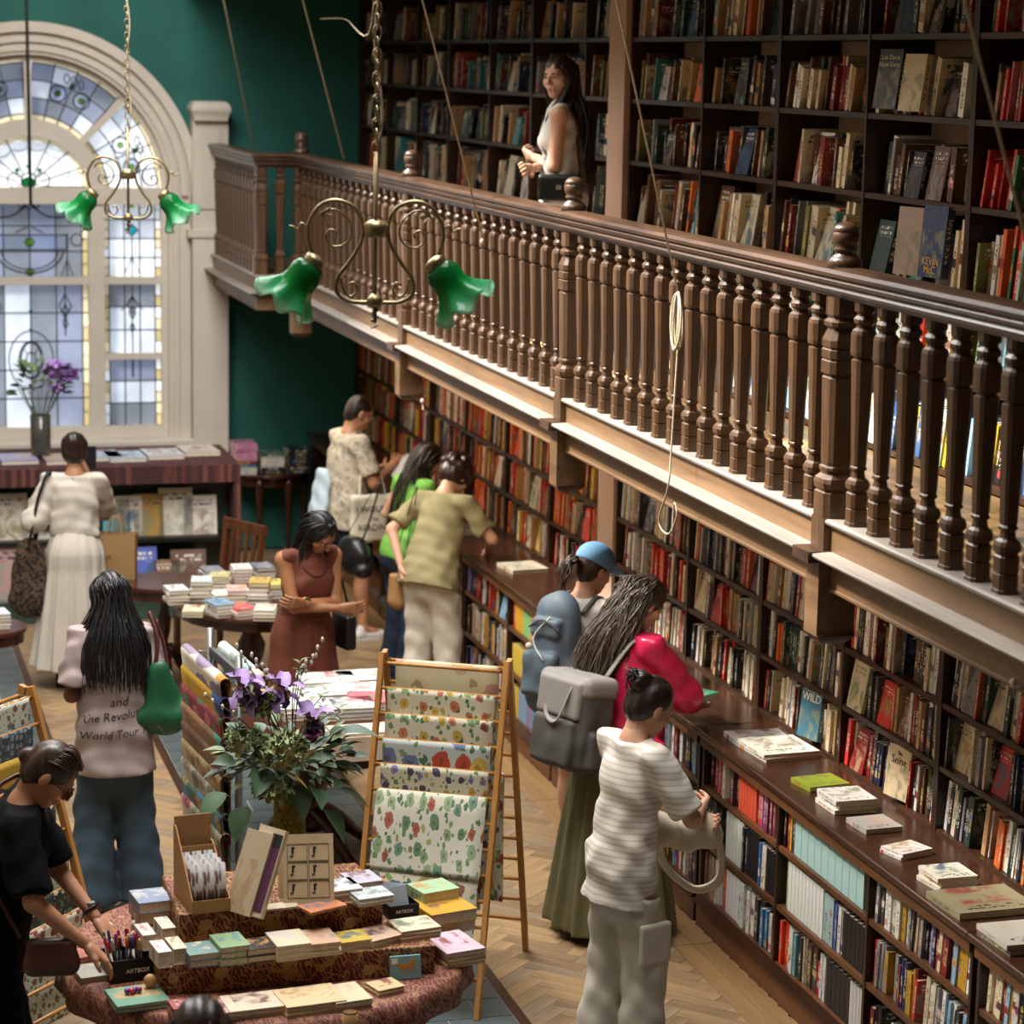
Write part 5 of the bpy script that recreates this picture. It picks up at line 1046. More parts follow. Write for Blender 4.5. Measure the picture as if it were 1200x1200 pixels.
# ---------------------------------------------------------------- cloth-covered card table in front
TC = Vector((1.6, 8.95, 0)); TZ = .76; S1 = .87; S2 = .985
tb = empty('card_table', TC, 0, 'round table under dark red patterned cloth with cards and stationery', 'table')
pts = [(.76*math.cos(2*PI*k/48), .76*math.sin(2*PI*k/48)) for k in range(48)]
MB().prism([(x*.985, y*.985) for x, y in pts], 'z', TZ-.035, TZ-.004).build('top', 'mahogany', tb, fix=True)
cl = MB(); N_ = 96
for r, z, wv in ((0, TZ-.002, 0), (.4, TZ-.002, 0), (.74, TZ-.002, 0), (.765, TZ-.01, 0), (.772, TZ-.05, .006), (.776, TZ-.11, .014)):
    for k in range(N_): a = 2*PI*k/N_; rr = max(r, .001)+wv*math.sin(a*17)*(1 if r > .7 else 0); cl.v.append((rr*math.cos(a), rr*math.sin(a), z))
for i in range(5):
    for k in range(N_): cl.f.append((i*N_+k, i*N_+(k+1) % N_, (i+1)*N_+(k+1) % N_, (i+1)*N_+k))
tco = solid(cl.build('tablecloth', 'cloth_table', None, True, True), .002, 1); tco.location = TC; tag(tco, 'dark red patterned cloth over the round card table', 'tablecloth')
MB().lathe([(.1, .1), (.2, .08), (.4, .06), (.6, .09), (TZ-.03, .16)], 14).build('pedestal', 'black_iron', tb, True)
for k in range(4):
    a = PI/4+PI/2*k; c_, s_ = math.cos(a), math.sin(a); MB().tube(crv([(c_*.62, s_*.62, TZ-.04), (c_*.6, s_*.6, .45), (c_*.56, s_*.56, .2), (c_*.6, s_*.6, .0)], 4), [.06]*4+[.05]*4+[.035]*4+[.03], 10).build('leg', 'black_iron', tb, True)
a0 = atz((188, 1168), TZ); a1 = atz((509, 1140), TZ); b0 = atz((210, 1106), S1); b1 = atz((449, 1090), S1)
def riser(name, x0, x1, y0, y1, z0, z1, lb):
    o = bevel(MB().box(-(x1-x0)/2, (x1-x0)/2, 0, y1-y0, 0, z1-z0).build(name, 'morris_cloth'), .005); o.location = ((x0+x1)/2, y0, z0+.0006); return tag(o, lb, 'riser', 'cloth-covered risers')
YF1 = (a0.y+a1.y)/2; YF2 = (b0.y+b1.y)/2
riser('display_riser', a0.x, a1.x, YF1, YF2+.62, TZ, S1-.0012, 'lower long riser box in dark red floral cloth on the table')
riser('display_riser', b0.x, b1.x, YF2, YF2+.46, S1, S2-.0012, 'upper riser box in dark red floral cloth on the table')
def stack(px, z, w_, l_, h_, col, lb, rz=0, n_=1, name='card_pack', cat='cards', top=None, seed=None):
    p = atz(px, z+h_/2); g = 'stationery on the red table'
    if n_ == 1: return lying(p.x, p.y, z, w_, l_, h_, rz, col, lb, cat, g, name, 'book_art', seed)
    th = h_/n_
    for k in range(n_): lying(p.x+rg.uniform(-.003, .003), p.y+rg.uniform(-.003, .003), z+k*th, w_, l_, th-.0006, rz+rg.uniform(-.04, .04), (top or col) if k == n_-1 else col, lb if k == n_-1 else f'{ORD[k]} from bottom under {lb}'[:110], cat, g, name, 'book_art', seed)
zt = TZ+.0012; z1 = S1+.0005; z2 = S2+.0005
stack((176, 1062), z1, .13, .16, .09, '#8a6a58', 'box set with blue and yellow picture behind the pens', .1, 2, 'boxed_set', 'box', '#7a86a0')
for px, c, lb in (((170, 1098), '#cfc4bc', 'rear left'), ((193, 1090), '#cfcbb8', 'rear right'), ((188, 1118), '#d6d0c6', 'front left'), ((206, 1114), '#cfc8ae', 'front right')): stack(px, z1, .05, .13, .06, c, f'{lb} deck of long pale cards beside the pen box', .12, 1, 'card_deck', 'cards')
stack((236, 1118), z1, .12, .13, .05, '#6d8a86', 'pale green jigsaw box with map lid on the lower riser', .12, 2, 'puzzle_box', 'box')
stack((269, 1112), z1, .11, .15, .07, '#7f9a70', 'green landscape jigsaw box stack on the lower riser', .12, 3, 'puzzle_box', 'box')
stack((301, 1113), z1, .11, .12, .05, '#3a302c', 'dark jigsaw box beside the cream pads', .1, 2, 'puzzle_box', 'box', '#2a2624')
stack((338, 1108), z1, .13, .16, .06, '#d2c4a6', 'cream notecard stack in the middle of the lower riser', .1, 3)
stack((374, 1104), z1, .12, .16, .05, '#cdb79a', 'notecard stack with red flowers on the lower riser', .1, 3, top='#d3a68c')
stack((411, 1102), z1, .12, .12, .035, '#c8c4b4', 'notecard stack with yellow round motif', .15, 2, top='#c2a845')
stack((442, 1097), z1, .14, .14, .03, '#cfc0ac', 'cellophane notecard pack with peach motif', .4, 2, top='#d0b096')
stack((486, 1088), z1, .16, .14, .04, '#d8b8a0', 'pink-cream notecard stack behind the right riser end', .15, 3, top='#ddccb0')
stack((518, 1072), zt, .2, .2, .09, '#d8d4c8', 'sunflower card stack right of the risers', .2, 2, top='#c89a30')
stack((508, 1056), zt, .16, .14, .13, '#dfe0d4', 'green leaf card stack behind the sunflower cards', .25, 2, top='#9fc29a')
stack((531, 1112), zt, .16, .22, .06, '#cbb088', 'notebook stack with pink and purple sprig cover at right edge', .2, 4, top='#d4b8c4')
stack((161, 1170), zt, .19, .18, .03, '#5a8a74', 'sage green notebook pair at front left', .12, 2, 'notebook', 'notebook')
stack((113, 1139), zt, .15, .14, .02, '#a8a69a', 'silver-grey framed tile box beside the brown bag', .15, 1, 'tile_box', 'box')
stack((103, 1118), zt, .1, .1, .02, '#c8705a', 'small orange patterned card at left table edge', .3)
stack((213, 1184), zt, .08, .09, .05, '#8f2f34', 'small crimson card box at front', .1, 1, 'card_box', 'box')
stack((262, 1183), zt, .2, .14, .03, '#c99a94', 'pink floral card pad at front', .12)
stack((295, 1178), zt, .2, .16, .035, '#d4c2aa', 'cream floral card pad at front', .1, 2)
stack((362, 1172), zt, .22, .18, .04, '#d2bc92', 'kraft card stack printed with three curling marks', .15, 3)
stack((405, 1168), zt, .14, .18, .035, '#d6c6a4', 'plain kraft card stack right of the curling marks', .15, 2)
stack((451, 1157), zt, .11, .1, .025, '#cdb88c', 'small kraft card pair near the table edge', .3, 2)
stack((330, 1062), z2, .12, .06, .008, '#c9bd9f', 'small grey-green printed label card on upper riser', .1)
stack((377, 1062), z2, .16, .1, .01, '#cc7f52', 'orange card lying at an angle on the upper riser', .4)
stack((400, 1042), z2, .12, .14, .04, '#d6ccc0', 'white and pink notecard stack on the upper riser', .2, 2, top='#dfd4cc')
stack((424, 1033), z2, .12, .14, .04, '#c2c4c8', 'blue-grey patterned notecard stack at back of upper riser', .2, 3, top='#b9b4c4')
stack((435, 1050), z2, .14, .12, .03, '#cabfae', 'cream and blue notecard stack at right end of upper riser', .2, 2, top='#c4cbd0')
# tiger card propped against the riser
tg = atz((477, 1150), TZ); t_ = empty('match_box_card', (tg.x, YF1-.03, zt), .0, 'small blue card with orange tiger propped against the riser', 'cards')
T_ = Matrix.Rotation(math.radians(-10), 4, 'X'); o = MB().obox(T_ @ Matrix.Translation((0, 0, .043)), .115, .02, .085).build('card', plain('tiger_blue', '#7fa3a6', .6), t_)
tig = MB()
for x, z, w_, h_ in ((0, .048, .05, .016), (.026, .062, .02, .018), (-.03, .058, .022, .005), (-.018, .034, .006, .016), (.0, .034, .006, .016), (.018, .034, .006, .016), (.03, .036, .005, .014)): tig.obox(T_ @ Matrix.Translation((x, -.0105, z)), w_, .0012, h_)
tig.build('tiger_print', plain('tiger_orange', '#c8862e', .6), t_); MB().obox(T_ @ Matrix.Translation((-.042, -.0105, .068)), .02, .0012, .02).build('moon_print', 'ink_white', t_)
# bookmark carton with slanted sides
bp = atz((228, 1060), S2); bk = empty('bookmark_carton', (bp.x+.03, bp.y+.02, z2), .12, 'brown cardboard carton with slanting side full of bookmarks', 'box'); plain('kraft', '#a9804f', .85, var=.08)
for x in (-.07, .07): MB().prism([(-.13, 0), (.13, 0), (.13, .27 if x < 0 else .2), (.1, .27 if x < 0 else .2), (-.13, .05)], 'x', x-.0025, x+.0025).build('side', 'kraft', bk)
MB().box(-.07, .07, -.13, .13, 0, .004).build('bottom', 'kraft', bk); MB().box(-.07, .07, .126, .13, 0, .3).build('back', 'kraft', bk); MB().box(-.07, .07, -.13, -.126, 0, .05).build('front', 'kraft', bk)
for k in range(4): MB().box(-.068, .068, -.09+k*.055, -.087+k*.055, .0, .06+k*.045).build('divider', 'kraft', bk)
motif('bookmark_print', '#c8c4bc', ['#8a7a78', '#a8a8b4', '#7a5a5a', '#d8d4cc'], 3, False, .5)
for k in range(4):
    for i in range(3):
        for j in range(2):
            w_ = .036; x = -.044+i*.044; y = -.118+k*.056+j*.012
            o = uv_sheet('bookmark', lambda u, v, x=x, y=y: (x+(u-.5)*w_, y+.02*v, .006+v*.17), 2, 2, 'bookmark_print', None, .0015); o.location = bk.location; o.rotation_euler = bk.rotation_euler
            tag(o, f'sleeved bookmark in the carton, {ORD[k]} row, {ORD[i]} from left, {"front" if j == 0 else "rear"}', 'bookmark', 'bookmarks in the carton')
# leaning packs and printed card
def leaning(px, z, w_, h_, th, col, lb, yaw, tilt, extra=None, mat='book_art', seed=.5):
    p = atz(px, z); o_ = empty('card_folder', (p.x, p.y, z), yaw, lb, 'cards', 'large cards on the upper riser'); T_ = Matrix.Rotation(math.radians(-tilt), 4, 'X'); rgba = (*srgb(col), seed)
    M_ = T_ @ Matrix.Translation((-w_/2, 0, 0)) @ Matrix.Rotation(PI, 4, 'Z') @ Matrix.Translation((-w_, 0, 0)); v, f, mi, uv, pv, pf = book_arrays(th, w_, h_, M_, rgba)
    link('folder', mk_mesh('folder', v, f, [1]*len(f), uv, [rgba]*len(v), ['book_spine', mat]), None, o_); link('inserts', mk_mesh('inserts', pv, pf, None, None, None, ['paper_edge']), None, o_)
    for nm, x, zz, ww, hh, mt in extra or (): MB().obox(T_ @ Matrix.Translation((x, -.0012, zz)), ww, .0016, hh).build(nm, mt, o_)
    return o_
plain('plum', '#57294a', .6); plain('plain_kraft_card', '#c3ac84', .8)
leaning((290, 1072), z2, .13, .33, .02, '#c8b89a', 'tall cream and plum card pack leaning on the upper riser', -.95, 24, [('plum_panel', .025, .14, .07, .24, 'plum'), ('black_label', .035, .285, .05, .05, 'ink_black'), ('corner_mark', -.035, .12, .02, .003, 'ink_black')], seed=.05)
leaning((277, 1070), z2, .13, .31, .015, '#b9a98c', 'second cream card pack behind the plum card pack', -.95, 24, seed=.4)
ex = []
for i in range(2):
    for j in range(3):
        x = -.04+i*.08; zz = .055+j*.068; ex += [('frame_line', x, zz+.032, .074, .0014, 'ink_black'), ('frame_line', x, zz-.03, .074, .0014, 'ink_black'), ('frame_line', x-.037, zz, .0014, .062, 'ink_black'), ('frame_line', x+.037, zz, .0014, .062, 'ink_black'), ('curl_print', x-.017, zz+.008, .008, .026, 'ink_black'), ('curl_print', x-.021, zz-.012, .012, .005, 'ink_black'), ('curl_print', x-.013, zz+.018, .01, .006, 'ink_black')]
leaning((362, 1060), z2, .19, .26, .012, '#cdb68c', 'kraft card printed with six framed curls on the upper riser', -.12, 20, ex, 'plain_kraft_card')
leaning((345, 1052), z2, .12, .2, .03, '#c4b08a', 'plain kraft folder behind the six-curl card', -.2, 18, None, 'plain_kraft_card')
# black tray with white cards
bt = atz((468, 1072), S1); by = empty('black_tray', (bt.x, bt.y+.03, z1), .15, 'black tray of pale blue cards at right end of the upper riser', 'box')
for a in ((-.06, .06, -.07, -.066), (-.06, .06, .066, .07), (-.06, -.056, -.07, .07), (.056, .06, -.07, .07)): MB().box(*a, 0, .05).build('side', 'black_iron', by)
MB().box(-.06, .06, -.07, .07, 0, .004).build('bottom', 'black_iron', by); text_part('lettering', 'ARTBOX', .018, 'ink_white', by, frame((0, -.0712, .025), (1, 0, 0), (0, 0, 1)))
for k in range(5): o = MB().obox(Matrix.Translation((by.location.x-.01, by.location.y-.03+k*.012, z1+.06)) @ Matrix.Rotation(-.25, 4, 'X') @ Matrix.Rotation(.08*(k-2), 4, 'Y'), .085, .003, .1).build('greeting_card', plain('pale_card', '#b8c4cc', .7) if 'pale_card' not in MATS else 'pale_card'); tag(o, f'pale blue card in the black tray, {ORD[k]} from front', 'cards', 'cards in the black tray')
# pen box and pens
pb_ = atz((152, 1130), TZ+.04); px_ = empty('pen_box', (pb_.x, pb_.y, zt), .15, 'black display box crowded with pens in front of the hands', 'box')
for a in ((-.09, .09, -.075, -.071), (-.09, .09, .071, .075), (-.09, -.086, -.075, .075), (.086, .09, -.075, .075), (-.002, .002, -.07, .07)): MB().box(*a, 0, .085).build('side', 'black_iron', px_)
MB().box(-.09, .09, -.075, .075, 0, .004).build('bottom', 'black_iron', px_); text_part('lettering', 'ARTBOX', .022, 'ink_white', px_, frame((.01, -.0758, .04), (1, 0, 0), (0, 0, 1)))
PC = ['#b5202c', '#c2304a', '#3a3a8a', '#6a3a8a', '#d8d0c8', '#20202a', '#2a4a9a', '#a8324a', '#c8a84a', '#3a7a5a', '#d06a3a', '#8a2a5a']
for c in PC: plain('pen'+c, c, .3)
for k in range(26):
    i, j = k % 7, k//7; x = -.074+i*.0245; y = -.055+j*.036; tl = Vector((rg.uniform(-.22, .22), rg.uniform(-.12, .2), 1)).normalized(); L = .15
    if abs(x) < .006: x += .008
    R_ = Matrix.Rotation(.15, 4, 'Z'); a = R_ @ Vector((x*.86, y*.86, .006)); base = px_.location+a; c = PC[(k*5) % 12]
    p = empty('pen', base, 0, None, 'pen', 'pens in the black box'); p['label'] = f'{cname(srgb(c))} pen in the black box, {ORD[j]} row, {ORD[i]} from left'
    MB().tube([Vector((0, 0, 0)), tl*L*.7], .0048, 7).build('barrel', 'ink_black' if k % 3 else 'pen#d8d0c8', p, True); MB().tube([tl*L*.7, tl*L*.97, tl*L], [.0056, .0056, .003], 7).build('cap', 'pen'+c, p, True)
# toy egg and trinket on the sage notebook, rubber shapes behind the pens
eg = atz((176, 1148), TZ+.06); o = MB().sphere((0, 0, .024), (.024, .021, .025), 14, 10).build('wooden_egg', plain('egg_tan', '#b58a58', .5), None, True); o.location = (eg.x, eg.y, zt+.0308); tag(o, 'tan egg-shaped eraser on the sage green notebook', 'toy')
tk = atz((157, 1158), TZ+.05); o_ = empty('trinket', (tk.x, tk.y, zt+.0308), .3, 'small purple and blue trinket on the sage green notebook', 'toy')
for k, c in enumerate(('pen#6a3a8a', 'pen#c2304a', 'pen#2a4a9a', 'pen#8a2a5a')): MB().sphere((-.024+k*.014, .004*(-1)**k, .011), (.012, .012, .011), 8, 6).build('bead', c, o_, True)
for px, c, r, lb in (((162, 1080), '#c9c2a4', (.03, .025, .02), 'cream rounded eraser behind the pens'), ((165, 1093), '#d2c6b4', (.042, .03, .022), 'large pale rounded eraser just behind the pens'), ((122, 1082), '#cfc4b4', (.035, .028, .018), 'pale eraser beside the watch hand')):
    p = atz(px, TZ+.03); o = MB().sphere((0, 0, r[2]), r, 14, 10).build('eraser', plain('er'+c, c, .6), None, True); o.location = (p.x, p.y, zt); tag(o, lb, 'eraser', 'erasers behind the pens')
tu = atz((408, 1195), TZ+.05); o_ = empty('card_tube', (tu.x, tu.y-.04, TZ-.0), 0, 'open brown cardboard tube standing at the front table edge', 'tube'); o_.location = (tu.x, tu.y-.03, zt)
solid(MB().lathe([(0, .026), (.09, .026)], 18, cap=False).build('tube', 'kraft', o_, True), .003); MB().lathe([(.084, .027), (.09, .028), (.092, .024)], 18, cap=False).build('rim', 'ink_black', o_, True)
# ---------------------------------------------------------------- people: smooth distance-field bodies meshed with surface nets
from mathutils.bvhtree import BVHTree
V = lambda *a: np.array(a, float)
def smin(a, b, k):
    if k <= 0: return np.minimum(a, b)
    h = np.clip(.5+.5*(b-a)/k, 0, 1); return b*(1-h)+a*h-k*h*(1-h)
class Prim:
    def __init__(s, kind, k=.02, op='u', **p): s.kind, s.k, s.op, s.p = kind, k, op, p
    def box(s):
        p = s.p
        if s.kind == 'rc': r = max(p['r1'], p['r2'])*max(1, p.get('wide', 1)); lo = np.minimum(p['a'], p['b'])-r; hi = np.maximum(p['a'], p['b'])+r
        else:
            r = max(p['r']) * (1.75 if s.kind == 'bx' else 1.02); lo, hi = p['c']-r, p['c']+r
        return lo, hi
    def d(s, P):
        p = s.p
        if s.kind == 'rc':
            a, b = p['a'], p['b']; Q = P-a; ba = b-a
            if 'n' in p: t = Q @ p['n']; tb = ba @ p['n']; Q = Q+(t*(p['f']-1))[..., None]*p['n']; ba = ba+tb*(p['f']-1)*p['n']
            h = np.clip((Q @ ba)/max(1e-9, ba @ ba), 0, 1); d = np.linalg.norm(Q-h[..., None]*ba, axis=-1)-(p['r1']+(p['r2']-p['r1'])*h)
            if 'cap' in p: ub = p['b']-a; ub = ub/np.linalg.norm(ub); d = np.maximum(d, (P-p['b']) @ ub)
            return d
        Q = P-p['c']
        if 'R' in p: Q = Q @ p['R']
        if s.kind == 'el': r = p['r']; k0 = np.linalg.norm(Q/r, axis=-1); k1 = np.linalg.norm(Q/(r*r), axis=-1); return k0*(k0-1)/np.maximum(k1, 1e-6)
        q = np.abs(Q)-p['r']+p['e']; return np.linalg.norm(np.maximum(q, 0), axis=-1)+np.minimum(q.max(-1), 0)-p['e']
def rc(a, b, r1, r2=None, k=.02, op='u', n=None, f=1.0, wide=1, cap=False):
    p = dict(a=V(*a), b=V(*b), r1=r1, r2=r1 if r2 is None else r2, wide=wide)
    if cap: p['cap'] = 1
    if n is not None: p['n'] = V(*n); p['f'] = f
    return Prim('rc', k, op, **p)
def el(c, r, k=.02, op='u', R=None):
    p = dict(c=V(*c), r=V(*r)); 
    if R is not None: p['R'] = np.array(R)
    return Prim('el', k, op, **p)
def bx(c, r, e=.01, k=.02, op='u', R=None):
    p = dict(c=V(*c), r=V(*r), e=e)
    if R is not None: p['R'] = np.array(R)
    return Prim('bx', k, op, **p)
def nets(prims, cell=.009, disp=None, cut=None):
    us = [p for p in prims if p.op == 'u']; bl, bh = zip(*[p.box() for p in us]); pad = cell*4+.012; lo = np.min(bl, 0)-pad; hi = np.max(bh, 0)+pad
    n = np.ceil((hi-lo)/cell).astype(int)+1; F = np.full(n, .2); ax = [lo[i]+cell*np.arange(n[i]) for i in range(3)]
    for p in prims:
        l, h = p.box(); m = p.k+cell*3+.012; i0 = np.maximum(((l-m-lo)/cell).astype(int), 0); i1 = np.minimum(((h+m-lo)/cell).astype(int)+2, n); sl = tuple(slice(a, b) for a, b in zip(i0, i1))
        P = np.stack(np.meshgrid(*[ax[i][i0[i]:i1[i]] for i in range(3)], indexing='ij'), -1); d = p.d(P)
        F[sl] = smin(F[sl], d, p.k) if p.op == 'u' else -smin(-F[sl], d, p.k)
    if disp is not None or cut is not None:
        P = np.stack(np.meshgrid(*ax, indexing='ij'), -1)
        if disp is not None: F = np.where(np.abs(F) < .06, F+disp(P), F)
        if cut is not None: F = np.maximum(F, cut(P))
    F[0] = F[-1] = .1; F[:, 0] = F[:, -1] = .1; F[:, :, 0] = F[:, :, -1] = .1
    S_ = F < 0; m = np.array(F.shape)-1; cnt = np.zeros(m, np.int8)
    for o in np.ndindex(2, 2, 2): cnt += S_[o[0]:o[0]+m[0], o[1]:o[1]+m[1], o[2]:o[2]+m[2]]
    act = np.argwhere((cnt > 0) & (cnt < 8)); idx = np.full(m, -1, np.int64); idx[tuple(act.T)] = np.arange(len(act))
    pos = np.zeros((len(act), 3)); w = np.zeros(len(act))
    for a_ in range(3):
        for o in np.ndindex(2, 2):
            off = np.insert(np.array(o), a_, 0); e = np.zeros(3, int); e[a_] = 1; A = F[tuple((act+off).T)]; B = F[tuple((act+off+e).T)]; c = (A < 0) != (B < 0)
            t = np.where(c, A/np.where(c, A-B, 1), 0); pos += (off+e*t[:, None])*c[:, None]; w += c
    vt = lo+(act+pos/w[:, None])*cell; fs = []
    for a_ in range(3):
        u, v = (a_+1) % 3, (a_+2) % 3; e = np.zeros(3, int); e[a_] = 1; sl0 = [slice(1, -1)]*3; sl0[a_] = slice(0, -1); sl1 = [slice(1, -1)]*3; sl1[a_] = slice(1, None)
        A, B = S_[tuple(sl0)], S_[tuple(sl1)]; g = np.argwhere(A != B); st = np.ones(3, int); st[a_] = 0; fl_ = A[tuple(g.T)]; g = g+st; eu = np.zeros(3, int); eu[u] = 1; ev = np.zeros(3, int); ev[v] = 1
        q = np.stack([idx[tuple((g-eu-ev).T)], idx[tuple((g-ev).T)], idx[tuple(g.T)], idx[tuple((g-eu).T)]], 1); q[~fl_] = q[~fl_][:, ::-1]; fs.append(q)
    return vt, np.concatenate(fs)
def np_mesh(name, parts, mat, parent=None, smooth=True):
    vs = []; fs = []; k = 0
    for v, f in parts: vs.append(v); fs.append(f+k); k += len(v)
    v = np.concatenate(vs); f = np.concatenate(fs); me = bpy.data.meshes.new(name); me.vertices.add(len(v)); me.vertices.foreach_set('co', v.astype(np.float32).ravel()); me.loops.add(f.size); me.loops.foreach_set('vertex_index', f.astype(np.int32).ravel())
    me.polygons.add(len(f)); me.polygons.foreach_set('loop_start', np.arange(0, f.size, 4, dtype=np.int32)); me.polygons.foreach_set('loop_total', np.full(len(f), 4, np.int32)); me.polygons.foreach_set('use_smooth', np.ones(len(f), bool)); me.update(calc_edges=True); me.validate()
    return link(name, me, mat, parent)
def rotm(ax, deg): a = math.radians(deg); c, s = math.cos(a), math.sin(a); return {'x': np.array([[1, 0, 0], [0, c, -s], [0, s, c]]), 'y': np.array([[c, 0, s], [0, 1, 0], [-s, 0, c]]), 'z': np.array([[c, -s, 0], [s, c, 0], [0, 0, 1]])}[ax]
def ik(S0, T, a, b, hint):
    d = T-S0; L = np.linalg.norm(d); L2 = min(L, (a+b)*.995); u = d/L; T = S0+u*L2; x = (a*a-b*b+L2*L2)/(2*L2); h = math.sqrt(max(0, a*a-x*x)); hp = V(*hint); hp = hp-u*(hp @ u); hp /= np.linalg.norm(hp)+1e-9
    return S0+u*x+hp*h, T
def wrink(amp, sx=23., sy=19., sz=31., ph=0.):
    return lambda P: amp*(np.sin(sx*P[..., 0]+4*np.sin(9*P[..., 2]+ph))*np.sin(sy*P[..., 1]+3*np.sin(7*P[..., 0]+ph))+.7*np.sin(sz*P[..., 2]+9*P[..., 0]+5*np.sin(11*P[..., 1]+ph)))
def pleat(amp, n, cx=0, cy=0, ph=0., z0=.9, z1=.1): 
    def f(P):
        th = np.arctan2(P[..., 1]-cy, P[..., 0]-cx); t = np.clip((z0-P[..., 2])/(z0-z1), 0, 1); return amp*(.25+t)*(np.sin(n*th+1.7*np.sin(3*P[..., 2]+ph)+ph)+.5*np.sin((n*2+1)*th+ph*2))
    return f
for nm, c in (('skin_fair', '#d2a184'), ('skin_tan', '#b98463'), ('skin_olive', '#a8744f'), ('skin_dark', '#6a4531')):
    n = NB(nm); v = n.coords('Object'); nz = n.noise(v, 14, 3); cc_ = srgb(c); n.b.inputs['Subsurface Weight'].default_value = .08; n.b.inputs['Subsurface Radius'].default_value = (.02, .008, .005)
    n.fin(n.ramp(nz.outputs[0], [(.35, tuple(x*.88 for x in cc_)), (.65, cc_)]), .5)
def fabric(name, c, rough=.85, var=.1, weave=220, bump=.12, sheen=.0, stripes=None, extra=None):
    n = NB(name); v = n.coords('Object'); nz = n.noise(v, 5, 4); c = srgb(c); col = n.ramp(nz.outputs[0], [(.3, tuple(x*(1-var) for x in c)), (.7, tuple(min(1, x*(1+var*.6)) for x in c))])
    if stripes: 
        sp = n.add('ShaderNodeSeparateXYZ'); n.put(sp.inputs[0], v); col = n.mix(n.math('LESS_THAN', n.math('FRACT', n.math('MULTIPLY', sp.outputs[2], 1/stripes[0])), stripes[1]), col, (*srgb(stripes[2]), 1))
    if extra: col = extra(n, v, col)
    wv = n.noise(v, weave, 1); n.bump(wv.outputs[0], bump, .002); n.b.inputs['Sheen Weight'].default_value = sheen
    return n.fin(col, rough)
def hairmat(name, a, b):
    n = NB(name); v = n.coords('Object', (60, 60, 3)); nz = n.noise(v, 1.2, 4, .6); n.bump(nz.outputs[0], .5, .004); return n.fin(n.ramp(nz.outputs[0], [(.3, srgb(a)), (.72, srgb(b))]), .38)
hairmat('hair_black', '#08080a', '#1f1e20'); hairmat('hair_dark', '#120c09', '#33221a'); hairmat('hair_brown', '#1c120c', '#4a3322'); hairmat('hair_grey', '#241c18', '#8a7d6e'); hairmat('hair_wavy', '#1a1310', '#5a4a3e'); hairmat('hair_auburn', '#1a0d0b', '#3a1c16')
plain('eye_white', '#d8d4cc', .2); plain('iris_dark', '#2a1c14', .15); plain('lip_rose', '#a5605a', .45); plain('brow_dark', '#241812', .8); plain('rubber_white', '#d2cfc8', .6); plain('rubber_green', '#2a5a44', .6); plain('leather_black', '#121214', .38); plain('leather_brown', '#4a241c', .4); plain('leather_green', '#1d5c3c', .42, var=.2); plain('silver', '#c0c0bc', .25, .9)
HANDV = {}
def hand(wrist, d, palm, side, curl=.5, s=1.0, spread=1.0):
    d = d/np.linalg.norm(d); palm = palm-d*(palm @ d); palm /= np.linalg.norm(palm)+1e-9; x = np.cross(palm, d)*side; B = np.stack([x, palm, d], 1)
    def q(*a): return wrist+B @ (V(*a)*s)
    pr = [rc(q(0, 0, -.02), q(0, 0, .03), .024*s, .026*s, .02, n=palm, f=1.35)]
    for i, (xx, L) in enumerate(((-.031, .058), (-.011, .072), (.01, .078), (.03, .07))):
        pr.append(rc(q(xx*.55, 0, .01), q(xx, -.002, .088), .0145*s, .0125*s, .014)); p0 = V(xx, -.002, .088); a = 0
        for j, (f, r0, r1) in enumerate(((.46, .0095, .0088), (.3, .0088, .008), (.24, .008, .0066))):
            a += curl*(.55, .8, .6)[j]; dd = V((xx*.9*spread)*(1 if j == 0 else .4), math.sin(a), math.cos(a)); p1 = p0+dd*L*f*1.1; pr.append(rc(q(*p0), q(*p1), r0*s, r1*s, .003)); p0 = p1
    t0, t1, t2, t3 = V(.02, .006, .015), V(.046, .014, .045), V(.055, .026, .07), V(.05, .036, .092)
    pr += [rc(q(*t0), q(*t1), .016*s, .0125*s, .014), rc(q(*t1), q(*t2), .0115*s, .0098*s, .004), rc(q(*t2), q(*t3), .0095*s, .0075*s, .003)]
    return nets(pr, .004*max(1, s))
